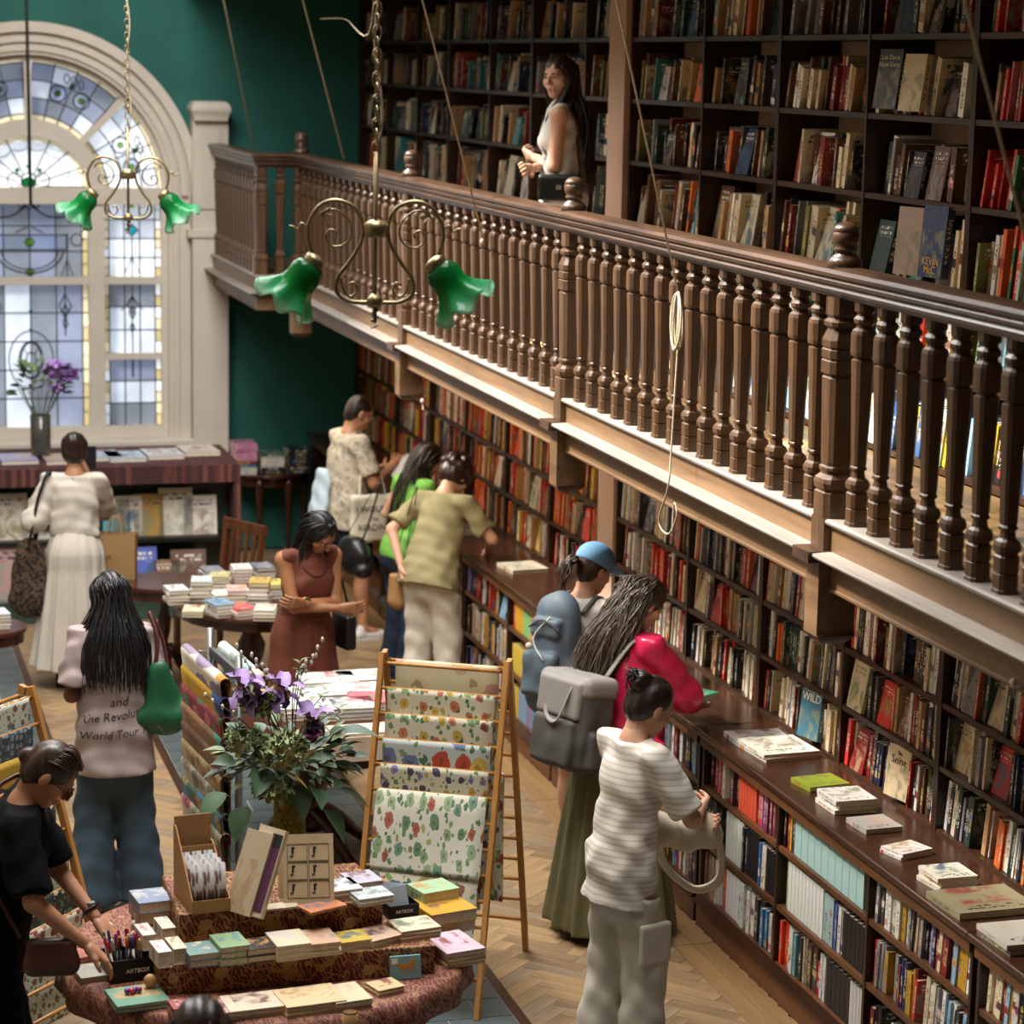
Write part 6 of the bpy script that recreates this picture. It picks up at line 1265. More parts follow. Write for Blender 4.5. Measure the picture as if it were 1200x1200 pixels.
def person(label, loc, face, h=1.66, lean=0, side=0, twist=0, head=(0, 0, 0), skin='skin_fair', male=False, lh=None, rh=None, lhint=(-.5, -1, -.2), rhint=(.5, -1, -.2), feet=((-.1, 0), (.1, 0)), curl=(.5, .5), palm=(None, None), sh=1.0, group=None, girth=1.0, faceparts=True, knee=0, shift=(0, 0)):
    o = empty('person', loc, math.atan2(face[1], face[0])-PI/2, label, 'person', group); s = h/1.70; J = {}
    T = rotm('x', -lean) @ rotm('y', side) @ rotm('z', twist); pz = .93*s-knee; J['pel'] = V(shift[0], shift[1], pz); J['T'] = T
    def t(x, y, z): return J['pel']+T @ (V(x, y, z)*s)
    J['waist'] = t(0, 0, .15); J['chest'] = t(0, .005, .34); J['nb'] = t(0, -.012, .515); sw = (.185 if male else .162)*sh
    for n_, sd in (('l', -1), ('r', 1)):
        J[n_+'s'] = t(sd*sw, -.005, .465); hip = J['pel']+V(sd*.085*s, 0, -.02); fx = feet[0 if sd < 0 else 1]; an = V(fx[0]*s, fx[1]*s, .075*s)
        J[n_+'k'], J[n_+'a'] = ik(hip, an, .42*s, .42*s, (0, 1, 0)); J[n_+'h'] = hip
        tgt = lh if sd < 0 else rh; hint = lhint if sd < 0 else rhint
        if tgt is None: tgt = J[n_+'s']+V(sd*.06, .05, -.5)*s
        J[n_+'e'], J[n_+'w'] = ik(J[n_+'s'], V(*tgt), .285*s, .25*s, hint)
    Rh = T @ rotm('z', head[1]) @ rotm('x', -head[0]) @ rotm('y', head[2]); hc = J['nb']+T @ (V(0, .012, .07)*s)+Rh @ (V(0, .018, .085)*s); J['Rh'] = Rh; J['hc'] = hc; J['s'] = s; fw = T @ V(0, 1, 0); J['fw'] = fw
    g = girth; b = [el(J['pel']+V(0, 0, -.01), V(.145*g, .1*g, .1)*s, .03, R=None), rc(J['pel'], J['waist'], .118*s*g, .1*s*g, .04, n=fw, f=1.35), rc(J['waist'], J['chest'], .1*s*g, .124*s*g*sh, .04, n=fw, f=1.35), rc(J['ls'], J['rs'], .046*s, .046*s, .04), rc(J['chest'], J['nb'], .1*s, .05*s, .05), rc(J['nb'], hc-Rh @ (V(0, .02, .05)*s), .05*s, .047*s, .03)]
    for n_ in 'lr':
        b += [rc(J[n_+'s'], J[n_+'e'], .046*s*g, .036*s, .03), rc(J[n_+'e'], J[n_+'w'], .037*s, .024*s, .015), rc(J[n_+'h'], J[n_+'k'], .076*s*g, .052*s, .04), rc(J[n_+'k'], J[n_+'a'], .053*s, .032*s, .02), rc(J[n_+'a'], J[n_+'a']+V(0, .13, -.045)*s, .034*s, .026*s, .02)]
        cf = J[n_+'k']*.68+J[n_+'a']*.32+V(0, -.018, 0); b.append(el(cf, V(.043, .045, .09)*s, .03))
    parts = [nets(b, .010)]
    def hp(*a): return hc+Rh @ (V(*a)*s)
    hd = [el(hp(0, -.012, .028), V(.074, .094, .088)*s, .02, R=Rh), el(hp(0, .03, -.035), V(.057, .062, .08)*s, .03, R=Rh), el(hp(0, .062, -.094), V(.026, .024, .02)*s, .025), rc(hp(-.034, .074, .022), hp(.034, .074, .022), .014*s, .014*s, .015), rc(hp(0, .089, .012), hp(0, .111, -.024), .0065*s, .0115*s, .01), el(hp(-.011, .1, -.03), V(.0085, .009, .0075)*s, .006), el(hp(.011, .1, -.03), V(.0085, .009, .0075)*s, .006),
          rc(hp(-.017, .086, -.058), hp(.017, .086, -.058), .008*s, .008*s, .008), rc(hp(-.014, .085, -.069), hp(.014, .085, -.069), .0085*s, .0085*s, .007), el(hp(-.042, .052, -.028), V(.026, .028, .026)*s, .02), el(hp(.042, .052, -.028), V(.026, .028, .026)*s, .02), rc(hp(0, -.03, -.05), J['nb'], .045*s, .05*s, .03)]
    for sd in (-1, 1): hd += [el(hp(sd*.031, .1, .0), V(.018, .012, .011)*s, .012, 's'), el(hp(sd*.077, -.008, -.012), V(.008, .019, .031)*s, .006, R=Rh)]
    parts.append(nets(hd, .0045))
    for i, n_ in enumerate('lr'):
        d = J[n_+'w']-J[n_+'e']; pm = V(*palm[i]) if palm[i] is not None else V(1 if n_ == 'l' else -1, .2, 0); parts.append(hand(J[n_+'w']+d/np.linalg.norm(d)*.02*s, d, pm, -1 if n_ == 'l' else 1, curl[i], s*(1.06 if male else .95)))
    np_mesh('body', parts, skin, o)
    if faceparts:
        for sd in (-1, 1):
            c = hp(sd*.031, .0845, .001); np_mesh('eye', [nets([el(c, V(.0135, .009, .0062)*s, .001, R=Rh)], .0025)], 'eye_white', o); np_mesh('iris', [nets([el(c+Rh @ (V(0, .0055, .0)*s), V(.0058, .0045, .0058)*s, .001, R=Rh)], .0018)], 'iris_dark', o)
            MB().tube([hp(sd*.014, .0935, .02), hp(sd*.03, .0935, .0255), hp(sd*.046, .082, .02)], [.003*s, .0032*s, .0018*s], 5).build('eyebrow', 'brow_dark', o, True)
            MB().tube([hp(sd*.017, .0895, .002), hp(sd*.031, .0945, .0075), hp(sd*.045, .0865, .002)], .0018*s, 4).build('eyelashes', 'brow_dark', o, True)
        MB().tube([hp(-.019, .087, -.0645), hp(-.009, .0945, -.0585), hp(0, .095, -.0595), hp(.009, .0945, -.0585), hp(.019, .087, -.0645)], [.002*s, .0045*s, .0045*s, .0045*s, .002*s], 6).build('lips', 'lip_rose', o, True); MB().tube([hp(-.017, .087, -.066), hp(0, .0945, -.069), hp(.017, .087, -.066)], [.002*s, .0055*s, .002*s], 6).build('lips', 'lip_rose', o, True)
    J['hp'] = hp; J['t'] = t; J['o'] = o
    return o, J
def top(J, name, mat, ease=.02, hem=-.06, hemr=.15, sleeve=.55, sr=(.06, .065), amp=.004, neck=.0, bust=True, girth=1.0, cell=.009, loose=0.0, extra=(), ph=0.):
    s = J['s']; fw = J['fw']; t = J['t']; T = J['T']; up = T @ V(0, 0, 1); hb = t(0, 0, hem); pr = [rc(hb, J['waist'], (hemr+loose)*s, (.118*girth+ease+loose)*s, .04, n=fw, f=1.32), rc(J['waist'], J['chest'], (.118*girth+ease+loose)*s, (.138*girth+ease)*s, .05, n=fw, f=1.3), rc(J['ls']*.86+J['nb']*.14, J['rs']*.86+J['nb']*.14, .047*s+ease*.6, None, .06), rc(J['chest'], t(0, -.01, .45), (.125+ease)*s, .08*s, .04, n=fw, f=1.3)]
    if hem < -.05: pr.append(el(J['pel']+V(0, -.004, -.01), V(.168*girth+ease*.5+loose*.5, .12*girth+ease*.5+loose*.5, .17)*s, .04))
    if bust:
        for sd in (-1, 1): pr.append(el(t(sd*.065, .075, .31), V(.065, .05, .065)*s, .04))
    for i, n_ in enumerate('lr'):
        sl = sleeve[i] if hasattr(sleeve, '__len__') else sleeve
        if sl <= 0: continue
        a, e, w = J[n_+'s'], J[n_+'e'], J[n_+'w']
        if sl <= 1: pr.append(rc(a, a+(e-a)*sl, sr[0]*s, sr[1]*s, .03, cap=True))
        else: pr += [rc(a, e, sr[0]*s, sr[1]*s, .035), rc(e, e+(w-e)*(sl-1), sr[1]*s, sr[-1]*s, .03, cap=True)]
    pr += [rc(t(0, -.008, .45), t(0, -.008, .52), .085*s, .062*s, .05)]+list(extra)+[rc(t(0, -.005, .47), J['hc']-J['Rh'] @ (V(0, .02, .04)*s), .054*s, .055*s, .006, 's')]
    cut = lambda P: np.maximum((hb-P) @ up, (P-t(0, 0, .527+neck)) @ (up-.25*fw))
    w1, w2 = wrink(amp*1.2, ph=ph), wrink(amp*.6, 51, 47, 64, ph+1); fn = lambda P: w1(P)+w2(P); return np_mesh(name, [nets(pr, cell, fn, cut)], mat, J['o'])
def trousers(J, mat, r=(.1, .085, .09), end=1.0, amp=.004, waist=.04, name='trousers', girth=1.0, ph=0., zc=None):
    s = J['s']; pr = [el(J['pel']+V(0, -.005, -.01), V(.172*girth, .125*girth, .13)*s, .04), rc(J['pel'], J['t'](0, 0, waist), .15*s*girth, .135*s*girth, .04, n=J['fw'], f=1.3)]
    for n_ in 'lr':
        a, k, an = J[n_+'h'], J[n_+'k'], J[n_+'a']; pr.append(rc(a, k, r[0]*s*girth, r[1]*s, .05))
        if end > .5: pr.append(rc(k, k+(an-k)*((end-.5)*2)+V(0, -.008, 0), r[1]*s, r[2]*s, .03))
        else: pr[-1] = rc(a, a+(k-a)*end*2, r[0]*s, r[1]*s, .05)
    zt_ = J['t'](0, 0, waist); up = J['T'] @ V(0, 0, 1); return np_mesh(name, [nets(pr, .009, wrink(amp, 31, 27, 44, ph), lambda P: np.maximum((P-zt_) @ up, (.035*s if end > .95 else -9)-P[..., 2]))], mat, J['o'])
def skirt(J, mat, rw=.13, rh=.3, hem=.12, top_=.1, folds=11, amp=.014, f=1.2, name='skirt', off=(0, 0), ph=0.):
    s = J['s']; a = J['t'](0, 0, top_); b = V(J['pel'][0]+off[0], J['pel'][1]+off[1], hem-.05); m = J['pel']+V(0, -.01, -.03)
    pr = [rc(a, m, rw*s, .185*s, .04, n=V(0, 1, 0), f=f), rc(m, b, .185*s, rh*s, .04, n=V(0, 1, 0), f=f)]
    return np_mesh(name, [nets(pr, .009, pleat(amp, folds, J['pel'][0], J['pel'][1], ph, a[2], hem), lambda P: np.maximum(hem-P[..., 2], P[..., 2]-a[2]))], mat, J['o'])
def shoes(J, mat, name='shoe', sole='rubber_white'):
    s = J['s']
    for n_ in 'lr':
        a = J[n_+'a']; z = .0
        pr = [rc(V(a[0], a[1]-.035*s, .04), V(a[0], a[1]+.13*s, .034), .036*s, .034*s, .02), rc(V(a[0], a[1]-.02*s, .05), a+V(0, -.005, .01), .038*s, .036*s, .02)]
        o = np_mesh(name, [nets(pr, .008, None, lambda P: .018-P[..., 2])], mat, J['o']); MB().prism([(a[0]-.04*s, a[1]-.06*s), (a[0]+.04*s, a[1]-.06*s), (a[0]+.045*s, a[1]+.11*s), (a[0]+.02*s, a[1]+.17*s), (a[0]-.02*s, a[1]+.17*s), (a[0]-.045*s, a[1]+.11*s)], 'z', 0.0005, .02).build('sole', sole, o, fix=True)
def haircap(J, mat, extra=(), front=.05, low=-.03, puff=.0, disp=None, part=True, cell=.006):
    hp = J['hp']; s = J['s']; Rh = J['Rh']; pr = [el(hp(0, -.018, .034), V(.083+puff, .098+puff, .092+puff)*s, .02, R=Rh), el(hp(0, -.05, -.01), V(.076+puff, .062+puff, .085)*s, .02, R=Rh)]
    pr += [el(hp(0, .1, -.035), V(.066, .075, .085)*s, .015, 's', R=Rh)]+list(extra)
    return np_mesh('hair', [nets(pr, cell, disp or (lambda P: .0022*np.sin(150*(P @ (Rh @ V(1, 0, 0)))+20*(P @ (Rh @ V(0, .3, 1)))))) ], mat, J['o'])
def locks(J, mat, roots, ends, n_, r=.006, jit=.012, mids=None, wave=0, seed=1, name='hair_locks', seg=14, rtip=.35):
    rn = random.Random(seed); mb = MB()
    for k in range(n_):
        u = k/(n_-1) if n_ > 1 else .5; x = u*(len(roots)-1); i = min(int(x), len(roots)-2); f = x-i
        def lp(L): return L[i]*(1-f)+L[i+1]*f
        a, b = lp(roots), lp(ends); pts = [a]
        if mids is not None:
            for M_ in mids: pts.append(lp(M_)+V(*[rn.uniform(-jit, jit) for _ in range(3)]))
        pts.append(b+V(rn.uniform(-jit, jit), rn.uniform(-jit, jit), rn.uniform(-jit*3, jit))); c = crv([tuple(p) for p in pts], max(3, seg//(len(pts)-1))); ph = rn.uniform(0, 6); L = len(c)
        if wave: c = [p+Vector((wave*math.sin(j*1.1+ph), wave*math.cos(j*.9+ph), 0))*min(1, j/4) for j, p in enumerate(c)]
        mb.tube(c, [r*(1-(1-rtip)*(j/(L-1))**2)*rn.uniform(.8, 1.15) for j in range(L)], 5, flat=.6)
    return mb.build(name, mat, J['o'], True)
def W2(o, p): return o.matrix_basis @ Vector(p)
def bagmesh(name, label, cat, loc, rz, prims, mat, disp=None, cut=None, cell=.008, group=None):
    o = empty(name, loc, rz, label, cat, group); np_mesh('bag_body', [nets(prims, cell, disp, cut)], mat, o); return o
def wrap_text(lines, target, yplane, direction, o, mat, mirror=False):
    dg = bpy.context.evaluated_depsgraph_get(); bv = BVHTree.FromObject(target, dg)
    for txt, x, z, size, sh_, rot in lines:
        t_ = text_part('print', txt, size, mat, o, Matrix.Identity(4), 0.0, 'CENTER', sh_); me = t_.data; cr, sr_ = math.cos(rot), math.sin(rot)
        for v in me.vertices:
            a, b = v.co.x*cr-v.co.y*sr_, v.co.x*sr_+v.co.y*cr; p = Vector((x+a*(-1 if mirror else 1), yplane, z+b)); hit = bv.ray_cast(p, Vector((0, direction, 0)))
            v.co = (hit[0]-Vector((0, direction*.0035, 0))) if hit[0] else p+Vector((0, direction*.2, 0))
        me.update()
# ---------------------------------------------------------------- the people
def loc_of(loc, face, w):
    a = -(math.atan2(face[1], face[0])-PI/2); d = Vector(w)-Vector(loc); c, s = math.cos(a), math.sin(a); return V(d.x*c-d.y*s, d.x*s+d.y*c, d.z)
def long_hair(J, mat, drop=.45, n_=90, spread=.15, back=-.12, arc=125, wave=0, r=.0075, seed=1, jit=.012, low=None, sway=(0, 0), shift=0):
    hp, t = J['hp'], J['t']; R_, M1, M2, M3, E_ = [], [], [], [], []
    for k in range(13):
        ph = math.radians(shift-arc+2*arc*k/12); sx, cx = math.sin(ph), math.cos(ph)
        R_.append(hp(.012*sx, .01-.02*cx, .122)); M1.append(hp(.086*sx, -.02-.094*cx, .045)); M2.append(hp(.09*sx, -.022-.088*cx, -.06)); M3.append(t(.115*sx*spread/.15+sway[0]*.5, back*max(cx, -.2)-.01+(.05 if cx < .1 else 0), .43)); E_.append(t(spread*sx*.8+sway[0], back*max(cx, -.35)-.03+(.04 if cx < .1 else 0), .5-drop))
    return locks(J, mat, R_, E_, n_, r, jit, [M1, M2, M3], wave, seed)
def strap(o, pts, w=.012, mat='leather_black', name='strap', flat=.35): return MB().tube(crv([tuple(p) for p in pts], 5), w, 6, flat=flat).build(name, mat, o, True)
fabric('cloth_white', '#d6d2ca', .8, .06); fabric('dress_cream', '#c2b9ac', .85, .07, 160, .2); fabric('tee_blush', '#a89794', .9, .08); fabric('denim', '#3d5160', .9, .2, 300, .3); fabric('denim_dark', '#1d2a40', .9, .2, 300, .3); fabric('brown_linen', '#6a3422', .8, .15); fabric('khaki_tee', '#8f8560', .9, .1); fabric('trouser_white', '#cfc7ba', .85, .06); fabric('lime_top', '#6fae44', .7, .1); fabric('black_cotton', '#070708', .9, .2, 200, .1, 0).node_tree.nodes['Principled BSDF'].inputs['Specular IOR Level'].default_value = .12; fabric('olive_skirt', '#605b3a', .75, .18, 140, .2); fabric('pants_stone', '#c2b9a8', .9, .07)
n_ = fabric('pink_satin', '#c2244f', .28, .12, 90, .03, 0); fabric('tee_stripe', '#d8d2c8', .9, .04, stripes=(.024, .36, '#c6baa8')); fabric('canvas', '#cfc6b2', .9, .06, 260, .25); fabric('canvas_blue', '#b9c8d2', .9, .06); fabric('nylon_blue', '#56656f', .6, .12, 180, .15); fabric('nylon_grey', '#4c4947', .75, .08, 200, .2); fabric('nylon_pale', '#8a8580', .75, .08, 200, .2); fabric('cap_blue', '#6f9fcb', .8, .06, 200, .2); fabric('straw', '#a5794a', .9, .2, 90, .9)
fabric('shirt_print', '#b9ad98', .85, .05, extra=lambda n, v, c: n.mix(n.math('MULTIPLY', n.math('GREATER_THAN', n.noise(v, 26, 3, .6, 1.2).outputs[0], .54), .6), c, srgb('#6f675c')+(1,)))
fabric('leopard', '#56412c', .9, .1, extra=lambda n, v, c: n.mix(n.math('GREATER_THAN', n.noise(v, 48, 2, .5, .6).outputs[0], .5), c, srgb('#17120f')+(1,)))
PG = 'customers in the bookshop'
# 1 woman on the gallery
L1 = (4.0, 13.22, ZG); F1 = (-1, .45)
o, J = person('woman on gallery in white sleeveless top looking back over the balustrade', L1, F1, 1.66, 2, 0, 0, (4, 62, 0), 'skin_fair', lh=(.05, .17, 1.12), rh=(-.12, .15, 1.07), lhint=(-.6, -.4, -1), rhint=(.6, -.3, -1), curl=(1.1, .8), palm=((.7, -.2, .4), (-.6, -.4, .3)), group=PG)
top(J, 'blouse', 'cloth_white', .018, -.1, .165, 0, amp=.005, loose=.01); trousers(J, 'denim_dark', (.09, .07, .06), waist=-.06); shoes(J, 'leather_black')
haircap(J, 'hair_brown', cell=.005); long_hair(J, 'hair_brown', .44, 170, .13, -.15, 118, .003, .005, 3); locks(J, 'hair_brown', [J['hp'](-.06, .05, .07)]*2+[J['hp'](-.05, .06, .06)], [J['t'](-.12, .1, .22), J['t'](-.13, .08, .18), J['t'](-.12, .06, .2)], 14, .005, .01, [[J['hp'](-.085, .03, -.03)]*3, [J['t'](-.1, .06, .4)]*3], 0, 5)
bo = bagmesh('crossbody_bag', 'small black clasp bag at the hip of the woman in white', 'bag', W2(o, (-.16, .0, .97)), o.rotation_euler.z, [bx((0, 0, .0), (.035, .12, .07), .02)], 'leather_black'); MB().box(-.042, -.034, -.015, .015, -.01, .015).build('clasp', 'silver', bo); strap(bo, [(0, -.1, .06), (.03, -.14, .3), (.12, -.06, .52), (.2, .06, .46)], .006)
# 2 woman in cream dress
L2 = (1.63, 16.15, 0); F2 = (.12, 1)
o, J = person('woman seen from behind in long cream dress photographing the window display', L2, F2, 1.64, 3, 0, 0, (14, 0, 0), 'skin_tan', lh=(-.15, .16, 1.0), rh=(.08, .24, 1.36), lhint=(-.55, -.5, -.9), rhint=(.5, -.3, -1), curl=(.6, .9), group=PG, faceparts=False)
top(J, 'dress_bodice', 'dress_cream', .022, .1, .15, (1.1, 1.1), (.066, .085, .08), amp=.006, loose=.008); skirt(J, 'dress_cream', .135, .31, .13, .14, 13, .012); MB().tube([(J['waist']+V(.133*math.cos(a), .1*math.sin(a), -.0)) for a in [2*PI*k/24 for k in range(24)]], .014, 6, closed=True).build('waist_tie', 'dress_cream', o, True); shoes(J, 'leather_black', sole='leather_black')
haircap(J, 'hair_dark', [el(J['hp'](0, -.09, .05), V(.06, .055, .065), .02)], puff=.008); MB().tube(crv([J['hp'](-.02, -.142, .03), J['hp'](0, -.15, .06), J['hp'](.02, -.142, .03)], 4), .005, 5).build('hair_clip', 'leather_brown', o, True)
bo = bagmesh('tote_bag', 'leopard print tote bag with black handles on the cream dress shoulder', 'bag', W2(o, (-.29, -.04, .6)), o.rotation_euler.z, [rc((0, 0, .0), (0, 0, .3), .14, .09, .05, n=(0, 1, 0), f=1.9)], 'leopard', wrink(.005)); strap(bo, [(.0, -.09, .36), (.06, -.05, .66), (.13, .0, .83), (.1, .05, .66), (.03, .09, .36)], .018)
bo = empty('paper_bag', W2(o, (.26, .05, .58)), o.rotation_euler.z-.15, 'large brown paper carrier bag hanging beside the cream dress', 'bag'); PBm = plain('paper_brown', '#9a7a4e', .85, var=.08)
MB().add([(-.13, -.05, 0), (.13, -.05, 0), (.13, .05, 0), (-.13, .05, 0), (-.135, -.06, .42), (.135, -.06, .42), (.135, .06, .42), (-.135, .06, .42)], [(0, 3, 2, 1), (0, 1, 5, 4), (1, 2, 6, 5), (2, 3, 7, 6), (3, 0, 4, 7)]).build('sack', 'paper_brown', bo); text_part('lettering', 'un', .06, 'leather_brown', bo, frame((-.05, -.0575, .27), (1, 0, 0), (0, 0, 1)))
for y in (-.05, .05): MB().tube(crv([(-.05, y, .42), (-.03, y*.5, .52), (.03, y*.5, .52), (.05, y, .42)], 4), .004, 5).build('handle', 'paper_brown', bo)
pz = W2(o, (.1, .36, 1.45)); po = MB().box(-.037, .037, -.004, .004, -.075, .075).build('phone', 'leather_black'); po.location = pz; tag(po, 'dark phone held up by the woman in the cream dress', 'phone')
# 3 woman in printed tee
L3 = (1.36, 11.72, 0); F3 = (-.05, 1)
o, J = person('woman from behind with long black hair, printed pale tee and wide jeans', L3, F3, 1.63, 4, 0, 0, (16, 8, 0), 'skin_dark', lh=(-.13, .2, 1.04), rh=(.14, .2, 1.04), lhint=(-.35, -.6, -1), rhint=(.35, -.6, -1), group=PG, faceparts=False, feet=((-.12, 0), (.13, .02)))
tee = top(J, 'tee_shirt', 'tee_blush', .028, -.22, .18, (.82, .82), (.066, .08), amp=.006, loose=.022); trousers(J, 'denim', (.1, .095, .125), amp=.0045, waist=-.17); shoes(J, 'leather_black', sole='rubber_white')
haircap(J, 'hair_black', cell=.005); long_hair(J, 'hair_black', .25, 280, .235, -.15, 120, 0, .005, 2, .016)
wrap_text([('and', .0, 1.05, .06, .25, .08), ('the Revolution', .0, .985, .056, .25, .1), ('World Tour 198', .0, .9, .054, .25, .08)], tee, -.5, 1, o, plain('print_grey', '#3a3538', .9), False)
wrap_text([('l', -.13, 1.2, .16, .3, .1), ('/', -.06, 1.22, .12, .3, .3), ('l', .1, 1.21, .13, .3, -.2)], tee, -.5, 1, o, plain('print_mauve', '#8a6f96', .9), False)
bo = bagmesh('handbag', 'green leather handbag hanging from the printed tee shoulder', 'bag', W2(o, (.24, -.1, .92)), o.rotation_euler.z-.2, [rc((-.13, 0, .03), (.15, 0, .05), .05, .05, .05, n=(0, 1, 0), f=1.1), rc((-.02, 0, .05), (-.04, .0, .26), .1, .055, .06, n=(0, 1, 0), f=2), el((.13, 0, .06), (.08, .05, .06), .05)], 'leather_green', wrink(.004)); strap(bo, [(-.06, -.01, .28), (-.05, .03, .42), (-.09, .1, .53), (-.03, .06, .42), (.0, .0, .28)], .011, 'leather_brown'); MB().sphere((.1, -.06, .09), .006, 6, 4).build('stud', 'silver', bo)
# 4 woman in brown dress
p4 = atz((362, 612), 1.54); L4 = (p4.x, p4.y+.14, 0); F4 = (.28, -1)
o, J = person('woman with folded arms in sleeveless brown dress reading the table display', L4, F4, 1.62, 8, 0, 0, (40, 22, 0), 'skin_olive', lh=(.09, .2, 1.1), rh=(-.09, .23, 1.06), lhint=(-1, -.2, -.6), rhint=(1, -.2, -.6), curl=(.6, .5), palm=((0, -1, .3), (0, -1, .2)), group=PG)
top(J, 'dress_top', 'brown_linen', .02, .0, .16, 0, amp=.004); skirt(J, 'brown_linen', .15, .29, .22, .12, 8, .01); shoes(J, 'leather_black'); haircap(J, 'hair_black', cell=.005); long_hair(J, 'hair_black', .26, 100, .12, -.1, 150, .002, .007, 6)
bo = bagmesh('shoulder_bag', 'small black shoulder bag against the brown dress', 'bag', W2(o, (-.23, .05, .78)), o.rotation_euler.z, [bx((0, 0, .1), (.035, .1, .1), .02)], 'leather_black'); strap(bo, [(0, -.08, .2), (.03, -.04, .45), (.08, -.02, .62), (.05, .04, .45), (0, .08, .2)], .007)
for w_, nm in (('lw', 'bracelet'),): MB().tube([(J[w_]+V(.031*math.cos(a), .012*math.sin(a), .031*math.sin(a))) for a in [2*PI*k/14 for k in range(14)]], .007, 6, closed=True).build(nm, 'brass', o, True)
MB().tube([(J['nb']+V(.075*math.cos(a), .055+.06*math.sin(a), -.05-.09*max(0, math.sin(a)))) for a in [2*PI*k/20 for k in range(20)]], .005, 5, closed=True).build('necklace', 'leather_brown', o, True)
# 5 man reading
L5 = (3.62, 17.15, 0); F5 = (1, .2)
o, J = person('man in patterned cream shirt and navy shorts reading an open book', L5, F5, 1.74, 5, 0, 0, (24, -6, 0), 'skin_tan', True, lh=(-.08, .27, 1.2), rh=(.1, .29, 1.22), lhint=(-.7, -.3, -1), rhint=(.7, -.3, -1), curl=(.5, .5), palm=((.2, -.1, 1), (-.2, -.1, 1)), group=PG, feet=((-.12, -.05), (.12, .1)))
top(J, 'shirt', 'shirt_print', .03, -.14, .19, .78, (.068, .075), amp=.005, bust=False, girth=1.15, loose=.02); trousers(J, 'denim_dark', (.115, .105, .1), .42, name='shorts', waist=-.09); shoes(J, 'rubber_white'); haircap(J, 'hair_dark', puff=-.006)
for sd in (-1, 1): MB().tube([(J['hp'](sd*.032+.017*math.cos(a), .108, .0+.014*math.sin(a))) for a in [2*PI*k/12 for k in range(12)]], .0018, 4, closed=True).build('spectacle_rim', 'leather_black', o)
ob = W2(o, (.03, .4, 1.26)); bo = empty('open_book', ob, o.rotation_euler.z, 'open white book held by the reading man', 'book')
for sd in (-1, 1):
    T_ = Matrix.Rotation(sd*.35, 4, 'Y') @ Matrix.Rotation(.5, 4, 'X'); MB().obox(T_ @ Matrix.Translation((sd*.075, 0, 0)), .15, .21, .012).build('page_block', plain('page_white', '#d8d2d4', .8) if 'page_white' not in MATS else 'page_white', bo); MB().obox(T_ @ Matrix.Translation((sd*.077, 0, -.0085)), .158, .22, .004).build('cover', 'nylon_grey', bo)
bo = bagmesh('tote_bag', 'white canvas tote with handwritten lettering on the reading man arm', 'bag', W2(o, (.27, .1, .74)), o.rotation_euler.z, [bx((0, 0, .17), (.035, .17, .17), .03)], 'canvas', wrink(.006)); strap(bo, [(0, -.1, .33), (-.02, -.08, .5), (-.04, .0, .52), (-.02, .06, .5), (0, .1, .33)], .011, 'canvas')
for tx, z_, sz in (("I WOULD!", .24, .062), ("i'm", .17, .045), ('READING', .11, .06)): text_part('lettering', tx, sz, 'ink_black', bo, frame((.046, 0, z_), (0, 1, 0), (0, 0, 1)))
bagmesh('cloth_bag', 'pale blue cloth bag slung behind the reading man', 'bag', W2(o, (.0, -.2, .95)), o.rotation_euler.z, [rc((0, 0, -.05), (0, .04, .2), .13, .1, .05, n=(0, 1, 0), f=2.4)], 'canvas_blue', wrink(.01, 33, 29, 41)); strap(o, [J['t'](.11, -.1, .3), J['t'](.12, 0, .535), J['t'](.11, .12, .35), J['t'](.12, .12, .15)], .018)
# 6 and 7 at the far counter
L7 = (3.72, 15.82, 0); F7 = (1, .35)
o, J = person('woman with long dark hair and lime green top beyond the khaki shirt', L7, F7, 1.62, 14, 0, 0, (26, -10, 0), 'skin_fair', lh=(-.16, .22, .95), rh=(.12, .4, 1.08), group=PG, lhint=(-1, -.6, -.3))
top(J, 'lime_top', 'lime_top', .012, -.06, .15, .35, (.06, .062)); trousers(J, 'denim_dark', (.092, .075, .085), waist=-.03); shoes(J, 'leather_black'); haircap(J, 'hair_dark'); long_hair(J, 'hair_dark', .34, 80, .12, -.12, 130, .003, .007, 8)
bo = bagmesh('shoulder_bag', 'glossy black handbag left of the khaki shirt', 'bag', W2(o, (-.1, -.3, .75)), o.rotation_euler.z, [el((0, 0, .12), (.16, .09, .13), .02), rc((-.12, 0, .04), (.12, 0, .04), .06)], 'leather_black', wrink(.003)); strap(bo, [(-.1, 0, .22), (-.02, .1, .45), (.06, .16, .6), (.06, .1, .4), (.1, 0, .22)], .009)
L6 = (3.72, 15.0, 0); F6 = (.8, .75)
o, J = person('person in khaki tee and white trousers bent over the counter, hand on hip', L6, F6, 1.66, 20, 0, 0, (34, -8, 0), 'skin_fair', lh=(-.17, -.08, .95), rh=(.2, .36, 1.02), lhint=(-1, -.25, .2), rhint=(1, -.2, -.6), curl=(.9, .4), group=PG, feet=((-.12, 0), (.12, .04)), girth=1.05)
top(J, 'khaki_tee', 'khaki_tee', .026, -.1, .195, .8, (.062, .068), amp=.006, loose=.02); trousers(J, 'trouser_white', (.104, .09, .085), amp=.0045, waist=-.06); shoes(J, 'rubber_white')
cur = random.Random(4); haircap(J, 'hair_auburn', [el(J['hp'](*(V(*sph(cur, -.35, 1))*V(.088, .1, .088)+V(0, -.035, .04))), V(.03, .03, .03), .01) for k in range(60)], puff=.016)
